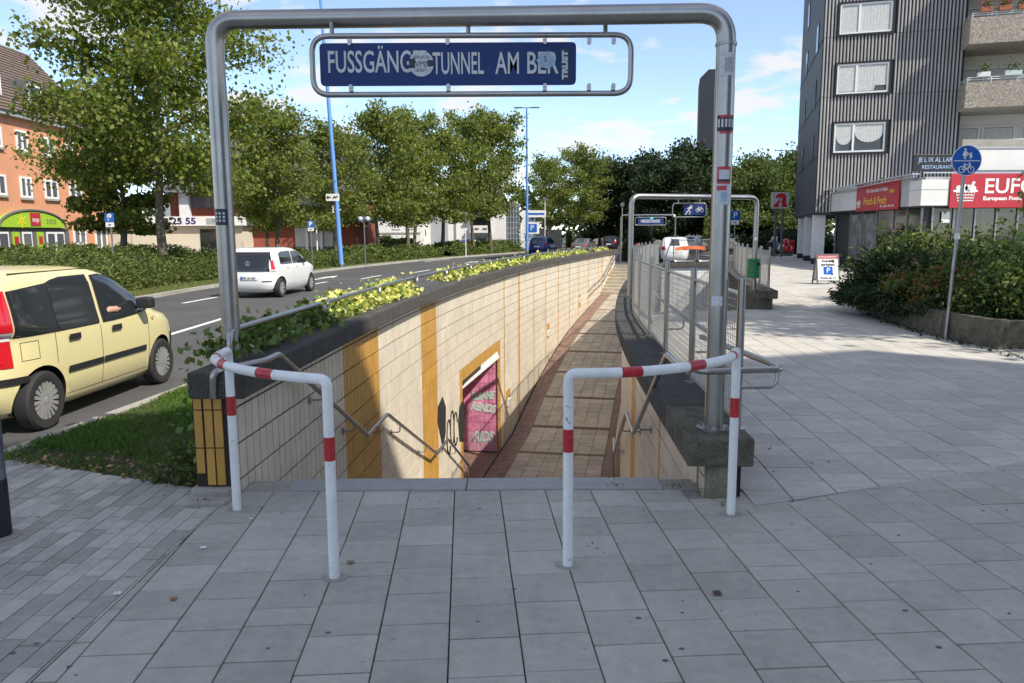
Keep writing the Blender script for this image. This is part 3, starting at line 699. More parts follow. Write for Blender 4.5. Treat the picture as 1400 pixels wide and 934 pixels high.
# hanging sign with rail frame
def hang_sign(label, x0, x1, y, z0, z1, r, plates, texts, hangers, ztop, group=None, rad=.1):
    root = thing('hanging_sign', label, 'sign', group=group)
    m = MB(); m.tube(fillet_closed([(x0, y, z0), (x1, y, z0), (x1, y, z1), (x0, y, z1)], rad, 7), r, 12, closed=True); m.build('sign_loop', STEEL, root, smooth=True)
    for (a, b, c_, d) in plates:
        m = MB(); pts = fillet_closed([(a, 0, c_), (b, 0, c_), (b, 0, d), (a, 0, d)], .03 * (d - c_) / .25, 4); m.prism([(p.x, p.z) for p in pts], -.006, .006)
        m.v = [(p[0], y - p[2], p[1]) for p in m.v]; m.f = [f[::-1] for f in m.f]; m.build('sign_plate', SIGNB, root)
    for t in texts: 
        body, sz, x, z, sx = t[:5]; text(body, sz, t[5] if len(t) > 5 else LETT, root, (x, y - .0075, z), UP, sx=sx, off=.003, ext=.0012)
    for hx in hangers: MB().tube([(hx, y, z1), (hx, y, ztop)], r * .8, 8).build('hanger', STEELD, root, smooth=True)
    return root
SY = 5.2
HS = hang_sign('long blue enamel sign reading FUSSGÄNGERTUNNEL AM BER hung from the near frame', -1.30, .79, SY, 2.635, 3.005, .0185,
    [(-1.25, .43, 2.69, 2.96)], [('FUSSGÄNGE', .205, -1.165, 2.822, .60)][0:0], (-1.165, -.275, .62), 3.09, rad=.11)
def T_(b, x, wd): text(b, .195, LETT, HS, (x, SY - .0082, 2.822 - (.0 if b[0] != 'F' else -.012)), UP, off=.002, ext=.0012, align='LEFT', fit=wd)
T_('FUSSGÄNGER', -1.195, .675); T_('TUNNEL', -.51, .335); T_('AM', -.10, .155); T_('BER', .11, .205)
for x in (-1.05, -.41, .225, .515, .675):
    for z, dz in ((2.955, .03), (2.685, -.03)):
        m = MB(); m.box(x - .013, x + .013, SY - .02, SY + .01, min(z, z + dz), max(z, z + dz)); m.lathe([(.013, 0), (.013, .026)], 12, Matrix.Translation((x, SY - .0, z)) @ Matrix.Rotation(pi / 2, 4, 'X')); m.build('clip', STEEL, HS)
m = MB(); disc(m, (-.585, SY - .0085, 2.828), .082, seg=28, th=.002); m.build('round_sticker', STW, HS)
m = MB(); m.box(-.665, -.625, SY - .0112, SY - .0105, 2.80, 2.86); m.build('sticker_patch', NAVY, HS); m = MB(); m.box(-.545, -.495, SY - .0112, SY - .0105, 2.81, 2.85); m.build('sticker_patch', NAVY, HS)
for b, z, s_ in (('BERGISCHE', 2.868, .026), ('WMN', 2.822, .06), ('VELBERT', 2.785, .026)): text(b, s_, NAVY, HS, (-.585, SY - .0112, z), UP, 'sticker_print', sx=.8, ext=.0004)
m = MB(); m.prism([(.235 + .056 * cos(a) * (1 + .18 * (i % 2)), 2.845 + .05 * sin(a) * (1 + .18 * (i % 2))) for i, a in enumerate(np.linspace(0, 2 * pi, 15)[:-1])], 0, .002)
m.v = [(p[0], SY - .0085 - p[2], p[1]) for p in m.v]; m.build('torn_sticker', STBL, HS); text('S', .05, SIGNB, HS, (.228, SY - .0112, 2.85), UP, 'sticker_print', ext=.0004)
m = MB(); m.box(.33, .385, SY - .0095, SY - .0085, 2.715, 2.915); m.build('sticker_strip', NAVY, HS)
o = text('TRUST', .060, STW, HS, (.358, SY - .0102, 2.815), (0, 0, 0), 'sticker_print', sx=1, ext=.0004, off=.004)
o.rotation_euler = (0, 0, 0); o.matrix_basis = Matrix.Translation((.358, SY - .0102, 2.815)) @ Matrix.Rotation(pi / 2, 4, 'X') @ Matrix.Rotation(pi / 2, 4, 'Z') @ Matrix.Diagonal((1.0, .8, 1, 1))
base(HS, (-.25, SY, 2.63))

# red and white barriers
def barrier(label, plan, bands, z=1.02):
    root = thing('tube_barrier', label, 'barrier', group='red and white barriers at the head of the stairs')
    p3 = [Vector((x, y, z)) for x, y in plan]; arc = cat_path(p3, 8)
    full = fillet([Vector((plan[0][0], plan[0][1], 0))] + [arc[0]] + arc[1:-1] + [arc[-1]] + [Vector((plan[-1][0], plan[-1][1], 0))], .001, 1)
    top = [arc[0] + Vector((0, 0, -.12))] + arc + [arc[-1] + Vector((0, 0, -.12))]
    path = fillet([top[0], arc[0], arc[2]], .085, 7)[:-1] + arc[2:-2] + fillet([arc[-3], arc[-1], top[-1]], .085, 7)[1:]
    m = MB(); m.tube(path, .0265, 16); m.build('top_rail', WHITEP, root, smooth=True)
    for p in (plan[0], plan[-1]):
        m = MB(); m.tube([(p[0], p[1], -.02), (p[0], p[1], z - .12)], .0265, 16); o = m.build('post', WHITEP, root, smooth=True)
        m = MB(); m.tube([(p[0], p[1], .615), (p[0], p[1], .735)], .0275, 16); m.build('red_band', REDP, o, smooth=True)
        m = MB(); m.prism([(p[0] + (.068 + .008 * sin(3 * a)) * cos(a), p[1] + (.06 + .008 * cos(2 * a)) * sin(a)) for a in np.linspace(0, 2 * pi, 17)[:-1]], -.03, .004); m.build('mortar_collar', CONCL, root)
    L = [0]
    for i in range(1, len(arc)): L.append(L[-1] + (arc[i] - arc[i - 1]).length)
    for s0, s1 in bands:
        xs = [Vector([np.interp(s0 + (s1 - s0) * k / 6, L, [q[i] for q in arc]) for i in range(3)]) for k in range(7)]
        m = MB(); m.tube(xs, .0275, 16); m.build('red_band', REDP, root, smooth=True)
    return base(root, (plan[0][0], plan[0][1], 0))
barrier('left red and white tube barrier curving round the steel pillar', [(-.905, 3.65), (-1.22, 3.80), (-1.50, 4.02), (-1.70, 4.30), (-1.745, 4.62)], [(.33, .45), (.77, .86), (1.06, 1.12)])
barrier('right red and white tube barrier ending beside the mossy parapet block', [(.285, 3.78), (.62, 3.82), (.92, 3.96), (1.20, 4.20), (1.345, 4.50)], [(.27, .38), (.68, .80), (1.14, 1.19)])

# stair handrails on both walls
def handrail(label, side, far=False):
    root = thing('handrail', label, 'handrail'); so = .125 if side == 0 else WID - .125; sw = .0 if side == 0 else WID
    def P(y, z): s = sYo(y, so); return Vector((*W(s, so), z))
    pts = [P(5.75, .80), P(8.0, -.42), P(8.95, -.42), P(12.0, -1.82), P(12.9, -1.82), P(14.7, -2.85), P(14.75, -3.2)]
    if side == 0: pts = [None] * 3 + pts; pts = [Vector((-1.92, 4.79, .69)), Vector((-1.90, 4.76, .86)), Vector((-1.79, 4.95, .865)), Vector((-1.705, 5.2, .86)), P(5.48, .86)] + pts[4:]
    else: pts = [Vector((1.66, 6.6, .82)), Vector((1.80, 5.25, .82)), Vector((1.79, 4.98, .82)), Vector((1.25, 4.92, .82)), Vector((1.17, 5.3, .80))] + pts
    m = MB(); m.tube(fillet(pts, .05, 5), .0235, 12); m.build('rail', STEEL, root, smooth=True)
    for y, z in ((6.5, None), (7.5, None), (8.45, None), (9.6, None), (11.2, None), (12.45, None), (13.5, None)):
        zz = np.interp(y, [5.75, 8, 8.95, 12, 12.9, 14.7], [.80, -.42, -.42, -1.82, -1.82, -2.85]); s = sYo(y, so); a = Vector((*W(s, so), zz)); b = Vector((*W(s, sw + (.004 if side == 0 else -.004)), zz - .10)); c_ = Vector((a.x, a.y, zz - .10))
        m = MB(); m.tube(fillet([a - Vector((0, 0, .02)), c_, b], .06, 5), .0085, 8)
        n = (c_ - b).normalized(); m.tube([b, b + n * .008], .035, 14); m.build('bracket', STEELD, root, smooth=True)
    return base(root, tuple(pts[0]))
handrail('zigzag steel handrail on the left tiled wall of the stairs', 0)
handrail('zigzag steel handrail on the right side, looped round the near pillar', 1)
# loop bracket of the right handrail below the loop, low rails at the door
rt = thing('handrail', 'straight steel handrail running along the outside of the mesh fence', 'handrail')
pts = [Vector((1.79, 5.05, .66))] + [Vector((W(sYo(y, WID + .42), WID + .42)[0], y, .80 if y > 5.5 else .80)) for y in (5.4, 7, 9, 11, 13, 15)]
m = MB(); m.tube([Vector((*W(sYo(y, WID + .40), WID + .40), .84)) for y in (6.6, 8, 10, 12, 14, 15.8)], .0215, 10); m.build('rail', STEEL, rt, smooth=True)
for y in (6.5, 8.1, 9.7, 11.2, 12.7, 14.1):
    a = Vector((*W(sYo(y, WID + .40), WID + .40), .84)); b = Vector((*W(sYo(y, WID + .24), WID + .24), .70)); m = MB(); m.tube(fillet([a, a - Vector((0, 0, .14)), b], .05, 4), .010, 8); m.build('bracket', STEELD, rt, smooth=True)
m = MB(); m.tube(fillet([(1.77, 4.99, .82), (1.76, 4.98, .70), (1.50, 4.97, .70)], .06, 5), .0125, 8); m.build('bracket', STEEL, rt, smooth=True)
base(rt, (1.7, 6.6, .84))
# low handrails at passage level
for side, y0, y1, lb in ((0, 34.5, 42, 'pale double handrail climbing the far stairs on the left wall'), (1, 14.9, 30, 'steel handrails along the foot of the right wall in the passage')):
    root = thing('handrail', lb, 'handrail'); so = .12 if side == 0 else WID - .12
    for dz in (.9, .62):
        m = MB(); m.tube([Vector((*W(sYo(y, so), so), fz(sYo(y, so)) + dz)) for y in np.linspace(y0, y1, 12)], .02, 8); m.build('rail', STEEL, root, smooth=True)
    for y in np.linspace(y0 + .3, y1 - .2, 7):
        s = sYo(y, so); m = MB(); m.tube([(*W(s, so), fz(s) + .9), (*W(s, so), fz(s) + .62), (*W(s, so + (-.12 if side == 0 else .12)), fz(s) + .58)], .01, 6); m.build('bracket', STEELD, root, smooth=True)
    base(root, (*W(sY(y0), so), fz(sY(y0))))

# mesh fence on the right coping
WIRE = M('fence_wire', (.40, .40, .39), .45, .6)
def fence(label, posts, z0, z1, coarse=.05, wr=.0026, deep=.06):
    root = thing('mesh_fence', label, 'fence')
    for (x, y) in posts:
        m = MB(); m.tube([(x, y, z0), (x, y, z1)], .027, 14); flange(m, (x, y, z0), .06, .01, 14); m.build('post', STEEL, root, smooth=True)
    for (a, b) in zip(posts[:-1], posts[1:]):
        A = Vector((*a, 0)); B = Vector((*b, 0)); d = (B - A); L = d.length; d.normalize(); A = A + d * .06; L -= .12; h0, h1 = z0 + .05, z1 - .10
        P = lambda u, z: A + d * u + Vector((0, 0, z))
        m = MB(); m.tube(fillet_closed([P(0, h0), P(L, h0), P(L, h1), P(0, h1)], .05, 4), .014, 8, closed=True); o = m.build('panel_frame', STEEL, root, smooth=True)
        m = MB(); n = max(2, int(L / coarse)); k = int((h1 - h0) / coarse)
        for i in range(1, n): m.tube([P(L * i / n, h0), P(L * i / n, h1)], wr, 4, cap=False)
        for j in range(1, k): m.tube([P(0, h0 + (h1 - h0) * j / k), P(L, h0 + (h1 - h0) * j / k)], wr, 4, cap=False)
        tag(m.build('wire_mesh', WIRE, o), kind='stuff')
    return base(root, (posts[0][0], posts[0][1], z0))
fp = [(1.52, 5.02), (1.59, 6.65), (1.68, 8.23), (1.78, 9.74), (1.89, 11.21), (2.04, 12.69)] + [W(sYo(y, WID + .2), WID + .2) for y in (14.2, 15.7, 17.3, 19, 20.7, 22.5, 24.3, 26.1, 28, 30, 32)]
fence('steel mesh fence running along the right parapet of the passage', fp, .405, 1.42)
# bare pane: the end panel beside the near pillar carries a tighter mesh
fence('steel mesh fence on the parapet behind the green bin', [W(sYo(y, 6.34), 6.34) for y in (17.3, 18.7, 20.1, 21.6, 23.2, 24.9, 26.6, 28.4, 30.2, 32, 33.4)], .43, 1.40)
P2L = (2.30, 15.2); P2R = (5.50, 17.3)
PF2 = portal('steel portal frame over the second ramp with the green bin on its right leg', (2.45, 15.75), P2R, .405, .43, 2.47, 2.50, .055, .2)
sticker(PF2, P2R, .058, 1.55, 1.62, -2.5, -1.2, STW); base(PF2, (4, 16.5, 0))
m_ = 17.0; yy = 16.55
HS2 = hang_sign('small hanging sign with two blue plates, a walker on stairs and a bicycle', 3.46, 4.18, yy, 2.06, 2.35, .012, [(3.70, 3.915, 2.10, 2.33), (3.93, 4.145, 2.10, 2.33)], [], (3.58, 4.04), 2.47, rad=.07)
def bicycle(mb, x, z, s, y, t=.08):
    for cx in (-.62, .62):
        mb.tube([(x + (cx + .42 * cos(a)) * s, y, z + .42 * sin(a) * s) for a in np.linspace(0, 2 * pi, 17)[:-1]], t * s * .5, 4, closed=True)
    for p, q in (((-.62, 0), (-.3, .62)), ((-.3, .62), (.45, .62)), ((.62, 0), (.40, .85)), ((-.62, 0), (-.02, -.02)), ((-.02, -.02), (.45, .6)), ((-.02, -.02), (-.3, .75)), ((.25, .88), (.5, .86)), ((-.42, .78), (-.18, .78))):
        mb.tube([(x + p[0] * s, y, z + p[1] * s), (x + q[0] * s, y, z + q[1] * s)], t * s * .5, 4)
    return mb
m = MB(); bicycle(m, 4.04, 2.20, .082, yy - .012, .14); m.build('bicycle_pictogram', LETT, HS2)
m = MB(); y = yy - .012
for p in ([(3.84, 2.31), (3.83, 2.29)], [(3.83, 2.28), (3.80, 2.20)], [(3.80, 2.20), (3.84, 2.16), (3.81, 2.12)], [(3.80, 2.20), (3.765, 2.17), (3.74, 2.12)], [(3.82, 2.27), (3.87, 2.24)], [(3.82, 2.26), (3.77, 2.23)], [(3.88, 2.30), (3.73, 2.11)]): m.tube([(a, y, b) for a, b in p], .009, 5)
m.build('walker_pictogram', LETT, HS2); base(HS2, (3.8, yy, 2.06))
# far frame at the head of the far stairs
PF3 = portal('small far steel frame carrying the HEIDESTRASSE sign', (6.62, 46.5), (9.85, 46.2), -.13, -.13, 2.80, 2.80, .05, .25); base(PF3, (8.2, 46.4, 0))
HS3 = hang_sign('distant blue sign reading HEIDESTRASSE', 7.45, 9.3, 46.3, 2.20, 2.66, .03, [(7.60, 9.15, 2.26, 2.60)], [('HEIDESTRASSE', .25, 8.36, 2.43, .72)], (7.7, 9.1), 2.80, rad=.1); base(HS3, (8.3, 46.3, 2.2))
# mesh barriers with orange tape on the end wall
for k, (x0, x1, lb) in enumerate(((7.05, 8.05, 'left mesh barrier panel on the end wall, crossed by orange tape'), (8.12, 9.15, 'right mesh barrier panel on the end wall'))):
    root = thing('mesh_barrier', lb, 'barrier', group='mesh barrier panels on the ramp end wall'); yb = 33.3
    m = MB(); m.tube(fillet_closed([(x0, yb, .5), (x1, yb, .5), (x1, yb, 1.42), (x0, yb, 1.42)], .15, 4), .025, 8, closed=True); o = m.build('panel_frame', STEEL, root, smooth=True)
    m = MB()
    for i in range(1, 14): x = x0 + (x1 - x0) * i / 14; m.tube([(x, yb, .5), (x, yb, 1.42)], .004, 4, cap=False)
    for i in range(1, 12): z = .5 + .92 * i / 12; m.tube([(x0, yb, z), (x1, yb, z)], .004, 4, cap=False)
    tag(m.build('wire_mesh', WIRE, o), kind='stuff'); base(root, ((x0 + x1) / 2, yb, .44))
TAPE = M('orange_tape', (.75, .16, .05), .6)
m = MB(); m.grid([[(7.1 + 1.3 * t, 33.22 + .03 * sin(9 * t), .95 + .28 * t - .25 * t * t + dz) for dz in (0, .14)] for t in np.linspace(0, 1, 12)]); o = m.build('barrier_tape', TAPE); md = o.modifiers.new('thickness', 'SOLIDIFY'); md.thickness = .004
tag(o, 'strip of orange tape sagging across the far mesh barrier', 'tape')
for x in (6.85,):
    r = thing('post', 'leaning steel post at the left end of the far mesh barriers', 'post'); MB().tube([(6.6, 33.2, .44), (6.95, 33.2, 1.5)], .03, 8).build('post_tube', STEEL, r, smooth=True); base(r, (6.6, 33.2, .44))

# rail on the left coping
rl = thing('coping_rail', 'low steel rail half hidden in the creeper on the left parapet', 'railing')
ys = [5.12, 7.4, 9.6, 11.8, 14, 16.2, 18.4, 20.6, 23, 25.5, 28, 30.5, 33, 35.5, 38, 40.5]
for k in range(len(ys) - 1):
    o_ = -.12 if k else -.13; A = Vector((*W(sY(ys[k] + .12), o_), 0)); B = Vector((*W(sY(ys[k + 1] - .02), o_), 0)); mid = Vector((*W(sY((ys[k] + ys[k + 1]) / 2), o_), 1.06)); up = Vector((0, 0, 1.06)); z0 = Vector((0, 0, .85))
    m = MB(); m.tube(fillet([A + z0, A + up, mid, B + up, B + z0], .11, 5), .024, 12); flange(m, (A.x, A.y, .85), .05, .01); m.build('rail_hoop', STEEL, rl, smooth=True)
base(rl, (-1.95, 5.2, .85))
# green litter bin on the second frame
b = thing('litter_bin', 'green plastic litter bin fixed to the leg of the second frame', 'litter bin'); cx, cy = 5.42, 17.02
m = MB(); m.prism([(cx - .03 + .125 * (abs(cos(a)) ** .7) * (1 if cos(a) > 0 else -1), cy + .14 * (abs(sin(a)) ** .7) * (1 if sin(a) > 0 else -1)) for a in np.linspace(0, 2 * pi, 21)[:-1]], .72, 1.10); m.build('bin_body', GREENP, b, bevel=.02)
m = MB(); m.prism([(cx - .03 + .14 * cos(a), cy + .16 * sin(a)) for a in np.linspace(0, 2 * pi, 21)[:-1]], 1.10, 1.15); m.build('bin_lid', GREENP, b, bevel=.015)
MB().box(cx + .0, cx + .075, cy - .152, cy - .12, 1.0, 1.07).build('bin_slot', BLACK, b); MB().box(cx - .02, cx + .1, cy + .1, cy + .28, .85, .95).build('bin_bracket', STEELD, b); base(b, (cx, cy, .72))
# ------------------------------------------------------------------ tower with ribbed cladding and the shop at its foot
def wparts(parent, M4, w, h, name='window', sashes=2, curt=None, frame=.07, rec=.12, surround=None, split=None):
    """window in local frame: x along wall, y out of the wall (towards -y), z up, centred at M4"""
    m = MB(); f = frame
    for b in ((-w / 2, -w / 2 + f, -h / 2, h / 2), (w / 2 - f, w / 2, -h / 2, h / 2), (-w / 2 + f, w / 2 - f, -h / 2, -h / 2 + f), (-w / 2 + f, w / 2 - f, h / 2 - f, h / 2)):
        m.box(b[0], b[1], -rec, .0, b[2], b[3], M4)
    if split is None: split = [i / sashes for i in range(1, sashes)]
    for u in split: x = -w / 2 + w * u; m.box(x - f * .6, x + f * .6, -rec * .98, .0, -h / 2 + f, h / 2 - f, M4)
    o = m.build(name, FRAMEW, parent)
    m = MB(); m.box(-w / 2 + f, w / 2 - f, -rec * .45, -rec * .4, -h / 2 + f, h / 2 - f, M4); m.build('pane', GLASSH, o)
    return o
TWC = Vector((16.35, 41.6, 0)); TD = Vector((.9600, -.28, 0)).normalized(); TN = Vector((-.28, -.96, 0)).normalized()   # TN points out of the facade
TB = thing('tower_block', 'grey high-rise with ribbed cladding, white windows and a dark blind side', 'building', tuple(TWC))
def TM(t, z, out=0): p = TD * t + TN * out; return Matrix(((TD.x, -TN.x, 0, p.x), (TD.y, -TN.y, 0, p.y), (0, 0, 1, z), (0, 0, 0, 1)))
ZB, ZT = 2.76, 26.0; SD2 = Vector((.28, .96, 0)).normalized()     # side direction
def LF(x, y): v = TD * x - TN * y; return (v.x, v.y)
# core with dark left side
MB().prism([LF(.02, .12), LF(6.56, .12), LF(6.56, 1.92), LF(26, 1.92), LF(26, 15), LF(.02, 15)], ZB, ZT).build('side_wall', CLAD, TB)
for z in (5.7, 8.7, 11.7, 14.7):
    for y0 in (2.4, 9.2):
        m = MB(); m.box(-.01, .05, y0, y0 + 1.1, z - .1, z + 1.5, TM(0, 0)); o = m.build('window', BLACK, TB); m = MB(); m.box(-.03, .0, y0 + .1, y0 + 1.0, z, z + 1.4, TM(0, 0)); m.build('pane', GLASSH, o)
m = MB()
for z in (5.75, 8.75, 11.75): m.box(-.012, .03, 0.1, 15, z - .01, z + .01, TM(0, 0))
m.build('cladding_joint', BLACK, TB)
wins = [(.77, 3.25, 5.88, 7.38), (.77, 3.25, 8.87, 10.37), (.77, 3.25, 11.86, 13.36), (.77, 3.25, 14.85, 16.35)]
ribs = MB(); n = int(6.6 / .165)
for i in range(n + 34):
    t = .09 + i * .165
    segs = [(ZB, ZT)]
    if .62 < t < 3.40: segs = [(ZB, 5.78)] + [(wins[k][3] + .1, wins[k + 1][2] - .1) for k in range(3)] + [(wins[3][3] + .1, ZT)]
    if t > 6.55: segs = [(a, b) for a, b in ((4.2, 5.0),)] 
    for a, b in segs:
        zs = [a] + [z for z in (8.76, 11.76) if a < z < b] + [b]
        for z0, z1 in zip(zs[:-1], zs[1:]):
            P = [(t - .05, -.0), (t - .026, -.06), (t + .026, -.06), (t + .05, -.0)]; M4 = TM(0, 0)
            V = [M4 @ Vector((x, y, z)) for z in (z0 + .012, z1 - .012) for x, y in P]; bb = len(ribs.v); ribs.v += [tuple(v) for v in V]
            for f in ((0, 1, 5, 4), (1, 2, 6, 5), (2, 3, 7, 6), (0, 3, 2, 1), (4, 5, 6, 7)): ribs.face([bb + k for k in f])
tag(ribs.build('cladding_ribs', RIBM, TB), kind='stuff')
m = MB(); m.box(.0, 6.55, .0, .12, ZB, ZT, TM(0, 0)); m.build('facade_wall', RIBD, TB)
m = MB(); m.box(.0, 6.6, -.075, .10, ZB - .12, ZB - .0, TM(0, 0)); m.build('facade_edge', CLAD, TB)
for k, (t0, t1, z0, z1) in enumerate(wins):
    M4 = TM((t0 + t1) / 2, (z0 + z1) / 2, .0); w_, h_ = t1 - t0, z1 - z0
    m = MB()
    for b in ((-w_ / 2 - .1, -w_ / 2, -h_ / 2 - .1, h_ / 2 + .1), (w_ / 2, w_ / 2 + .1, -h_ / 2 - .1, h_ / 2 + .1), (-w_ / 2, w_ / 2, -h_ / 2 - .1, -h_ / 2), (-w_ / 2, w_ / 2, h_ / 2, h_ / 2 + .1)): m.box(b[0], b[1], -.13, .02, b[2], b[3], M4)
    o0 = m.build('window_surround', RIBD, TB)
    o = wparts(TB, M4, w_, h_, split=[.38], frame=.085, rec=.10); o.parent = TB
    # curtains
    sh = [(-w_ / 2 + .1, -w_ / 2 + .38 * w_ - .06), (-w_ / 2 + .38 * w_ + .06, w_ / 2 - .1)]
    for a, b in sh:
        m = MB(); N = 26; rows = []
        for i in range(N + 1):
            u = i / N; x = a + (b - a) * u; zt = h_ / 2 - .1
            if k == 0: zb = zt - (.35 + .55 * (1 - (2 * u - 1) ** 2) ** .5 if b - a > .9 else .5 + .5 * (1 - (2 * u - 1) ** 2) ** .5)
            elif k == 1: zb = -h_ / 2 + .12 + (.25 if u > .6 and b - a > .9 else 0)
            else: zb = -h_ / 2 + .1
            rows.append([M4 @ Vector((x, -.060 - .006 * sin(i * 2.2), zt)), M4 @ Vector((x, -.060 - .006 * sin(i * 2.2), zb))])
        m.grid(rows); m.build('curtain', CURT, o0, smooth=True)
# loggias with balconies right of the ribbed part
MB().prism([LF(6.6, 1.7), LF(14, 1.7), LF(14, 1.9), LF(6.6, 1.9)], 4.2, ZT).build('loggia_wall', RENDW, TB)
MB().prism([LF(6.55, .0), LF(6.68, .0), LF(6.68, 1.7), LF(6.55, 1.7)], 4.2, ZT).build('loggia_side_wall', RIBD, TB)
for k, z in enumerate((7.70, 10.70, 13.70)):
    m = MB(); m.box(6.5, 13, -1.35, -1.20, z, z + 1.22, TM(0, 0)); m.build('balcony_parapet', AGG, TB, bevel=.01)
    m = MB(); m.box(6.5, 6.64, -1.198, -.02, z, z + 1.22, TM(0, 0)); m.build('balcony_parapet', AGG, TB, bevel=.01)
    m = MB(); m.box(6.66, 13, -1.198, 1.7, z + .02, z + .2, TM(0, 0)); m.build('balcony_slab', CONCL, TB)
    m = MB(); q = TM(0, 0)
    for zz in (1.34, 1.44): m.tube([q @ Vector(p) for p in ((6.58, -.02, z + zz), (6.58, -1.27, z + zz), (13, -1.27, z + zz))], .018, 6)
    for t in (6.58, 7.6, 8.7, 9.8, 10.9): m.tube([q @ Vector((t, -1.27, z + 1.2)), q @ Vector((t, -1.27, z + 1.44))], .018, 6)
    m.build('balcony_rail', WHITE, TB)
for k, z in enumerate((4.95, 7.9, 10.9)):
    for (t0, w_) in ((6.75, 1.25), (8.15, 1.5), (9.9, 1.4)):
        q = TM(t0 + w_ / 2, z + 1.15, -1.69); o = wparts(TB, q, w_, 2.1, 'balcony_door', 1, rec=.08); 
        m = MB(); m.box(-w_ / 2 + .09, w_ / 2 - .09, -.06, -.05, -.9 + k * .2, .95, q); m.build('curtain', CURT, TB)
for (t, z, c) in ((6.66, 4.9, 0),):
    m = MB(); q = TM(0, 0)
    for zz in (5.95, 6.12): m.tube([q @ Vector(p) for p in ((6.5, -1.4, zz), (10.2, -1.4, zz))], .03, 6)
    for t in (6.5, 7.3, 8.2, 9.1, 10.0): m.tube([q @ Vector((t, -1.4, 5.6)), q @ Vector((t, -1.4, 6.12))], .025, 6)
    m.build('terrace_rail', WHITE, TB)
POT = M('terracotta', (.34, .12, .06), .8); POTW = M('pale_planter', (.55, .62, .60), .6); FLOW = M('red_petal', (.62, .02, .05), .5, island=.4)
def potplant(t, z, mat, w_, label, fl_):
    p = TWC + TD * t + TN * 1.27; r = thing('flower_box', label, 'flower box', (p.x, p.y, z), atan2(TD.y, TD.x))
    MB().box(-w_ / 2, w_ / 2, -.11, .11, 0, .22).build('planter', mat, r, bevel=.01)
    C = RNG.normal(size=(90, 3)) * np.array([w_ * .27, .1, .13]) + np.array([0, 0, .36 if fl_ else .42]); P, Q = leaves(C, RNG.uniform(.07, .14, 90)); fast_mesh('foliage', P, Q, LEAFM, r)
    if fl_: C = RNG.normal(size=(60, 3)) * np.array([w_ * .3, .09, .1]) + np.array([0, 0, .42]); P, Q = leaves(C, RNG.uniform(.06, .10, 60)); fast_mesh('blossom', P, Q, FLOW, r)
potplant(7.15, 12.16 + .0, POT, .55, 'terracotta box of red geraniums, leftmost on the top balcony', True)
potplant(7.95, 12.16, POT, .55, 'terracotta box of red geraniums, middle one on the top balcony', True)
potplant(8.75, 12.16, POT, .55, 'terracotta box of red geraniums nearest the right edge on the top balcony', True)
potplant(7.25, 9.15, M('white_planter', (.7, .7, .7), .6), .55, 'white planter with low greens on the middle balcony', False)
potplant(8.5, 9.15, POTW, .7, 'pale turquoise planter with a taller plant on the middle balcony', False)
# white pillars under the overhang
for y0, lb in ((.35, 0), (5.4, 1), (10.3, 2)):
    q = TM(0, 0); m = MB(); m.box(-.02, .62, y0, y0 + .42 + .6 * 0, .32, ZB - .12, q); o = m.build('pillar', WHITE, TB, bevel=.01); MB().box(.0, .60, y0 + .02, y0 + .40, -.1, .32, q).build('pillar_foot', BLACK, o)
m = MB(); m.box(0.05, 26, .15, 14.9, ZB - .1, ZB - .02, TM(0, 0)); m.build('soffit', CLAD, TB)
m = MB(); m.box(3.2, 26, 1.2, 14, -.1, ZB - .1, TM(0, 0)); m.build('ground_floor_wall', M('dark_shopfront', (.06, .06, .065), .4, noise=(.8, .3)), TB)
m = MB()
for x in (1.2, 2.1, 3.05): m.box(x, x + .07, 1.1, 1.2, -.05, ZB - .1, TM(0, 0))
m.build('door_frame', STEELD, TB)
m = MB(); m.box(1.25, 3.1, 1.18, 1.2, 0, 2.5, TM(0, 0)); m.build('glass_door', GLASS, TB)
m = MB(); m.box(.7, 7, -1.5, 15, -.03, .06, TM(0, 0)); m.build('plinth', BLACK, TB)

# shop wing
SHX, SHY = 17.15, 32.3
SH = thing('shop', 'low food market with red fascia signs and white parapet in front of the tower', 'shop', (SHX, SHY, 0))
FAS = M('fascia_white', (.66, .66, .64), .5, noise=(1.5, .06)); FASG = M('fascia_grey', (.40, .42, .44), .5)
MB().prism([(.35, .35), (9, .35), (9, 7.4), (.35, 9)], -.05, 2.74).build('shop_interior_wall', M('shop_interior', (.03, .03, .032), .5, noise=(1, .4)), SH)
MB().prism([(0, .0), (9, 0), (9, 8.6), (0, 9.4)], 2.74, 2.80).build('soffit', CLAD, SH)
MB().prism([(.25, .25), (9, .25), (9, 7.5), (.25, 9.2)], 2.80, 4.0).build('roof', FASG, SH)
for (y0, y1, z1, mt, nm) in ((.95, 1.7, 3.95, FASG, 'fascia_panel'), (5.95, 9.4, 3.72, FAS, 'fascia_panel')):
    MB().box(-.02, .24, y0, y1, 2.81, z1).build(nm, mt, SH, bevel=.01); MB().box(-.03, .2, y0, y1, z1 + .004, z1 + .12).build('fascia_cap', FASG, SH)
MB().box(-.06, 1.10, -.04, .94, 2.80, 3.86).build('fascia_corner', FAS, SH, bevel=.015); MB().box(-.07, 1.11, -.05, .93, 3.45, 3.48).build('fascia_groove', FASG, SH)
MB().box(-.10, -.03, 1.75, 5.9, 2.72, 3.98).build('sign_board', SHOPR, SH, bevel=.01)
MB().box(1.12, 6, -.10, -.02, 2.70, 4.10).build('sign_board', SHOPR, SH, bevel=.01)
RS = (pi / 2, 0, -pi / 2)
for b, sz, y, z, sx, mt in (('Frisch & Frech', .50, 3.95, 3.16, .78, YELT), ('Dein Supermarkt in Velbert', .26, 3.8, 3.66, .72, WHITE), ('Obst - Gemüse - Wurst - Käse', .17, 2.75, 2.90, .6, WHITE), ('lecker', .26, 2.35, 3.55, .7, YELT)):
    text(b, sz, mt, SH, (-.104, y, z), RS, sx=sx, ext=.003)
m = MB(); bx = []
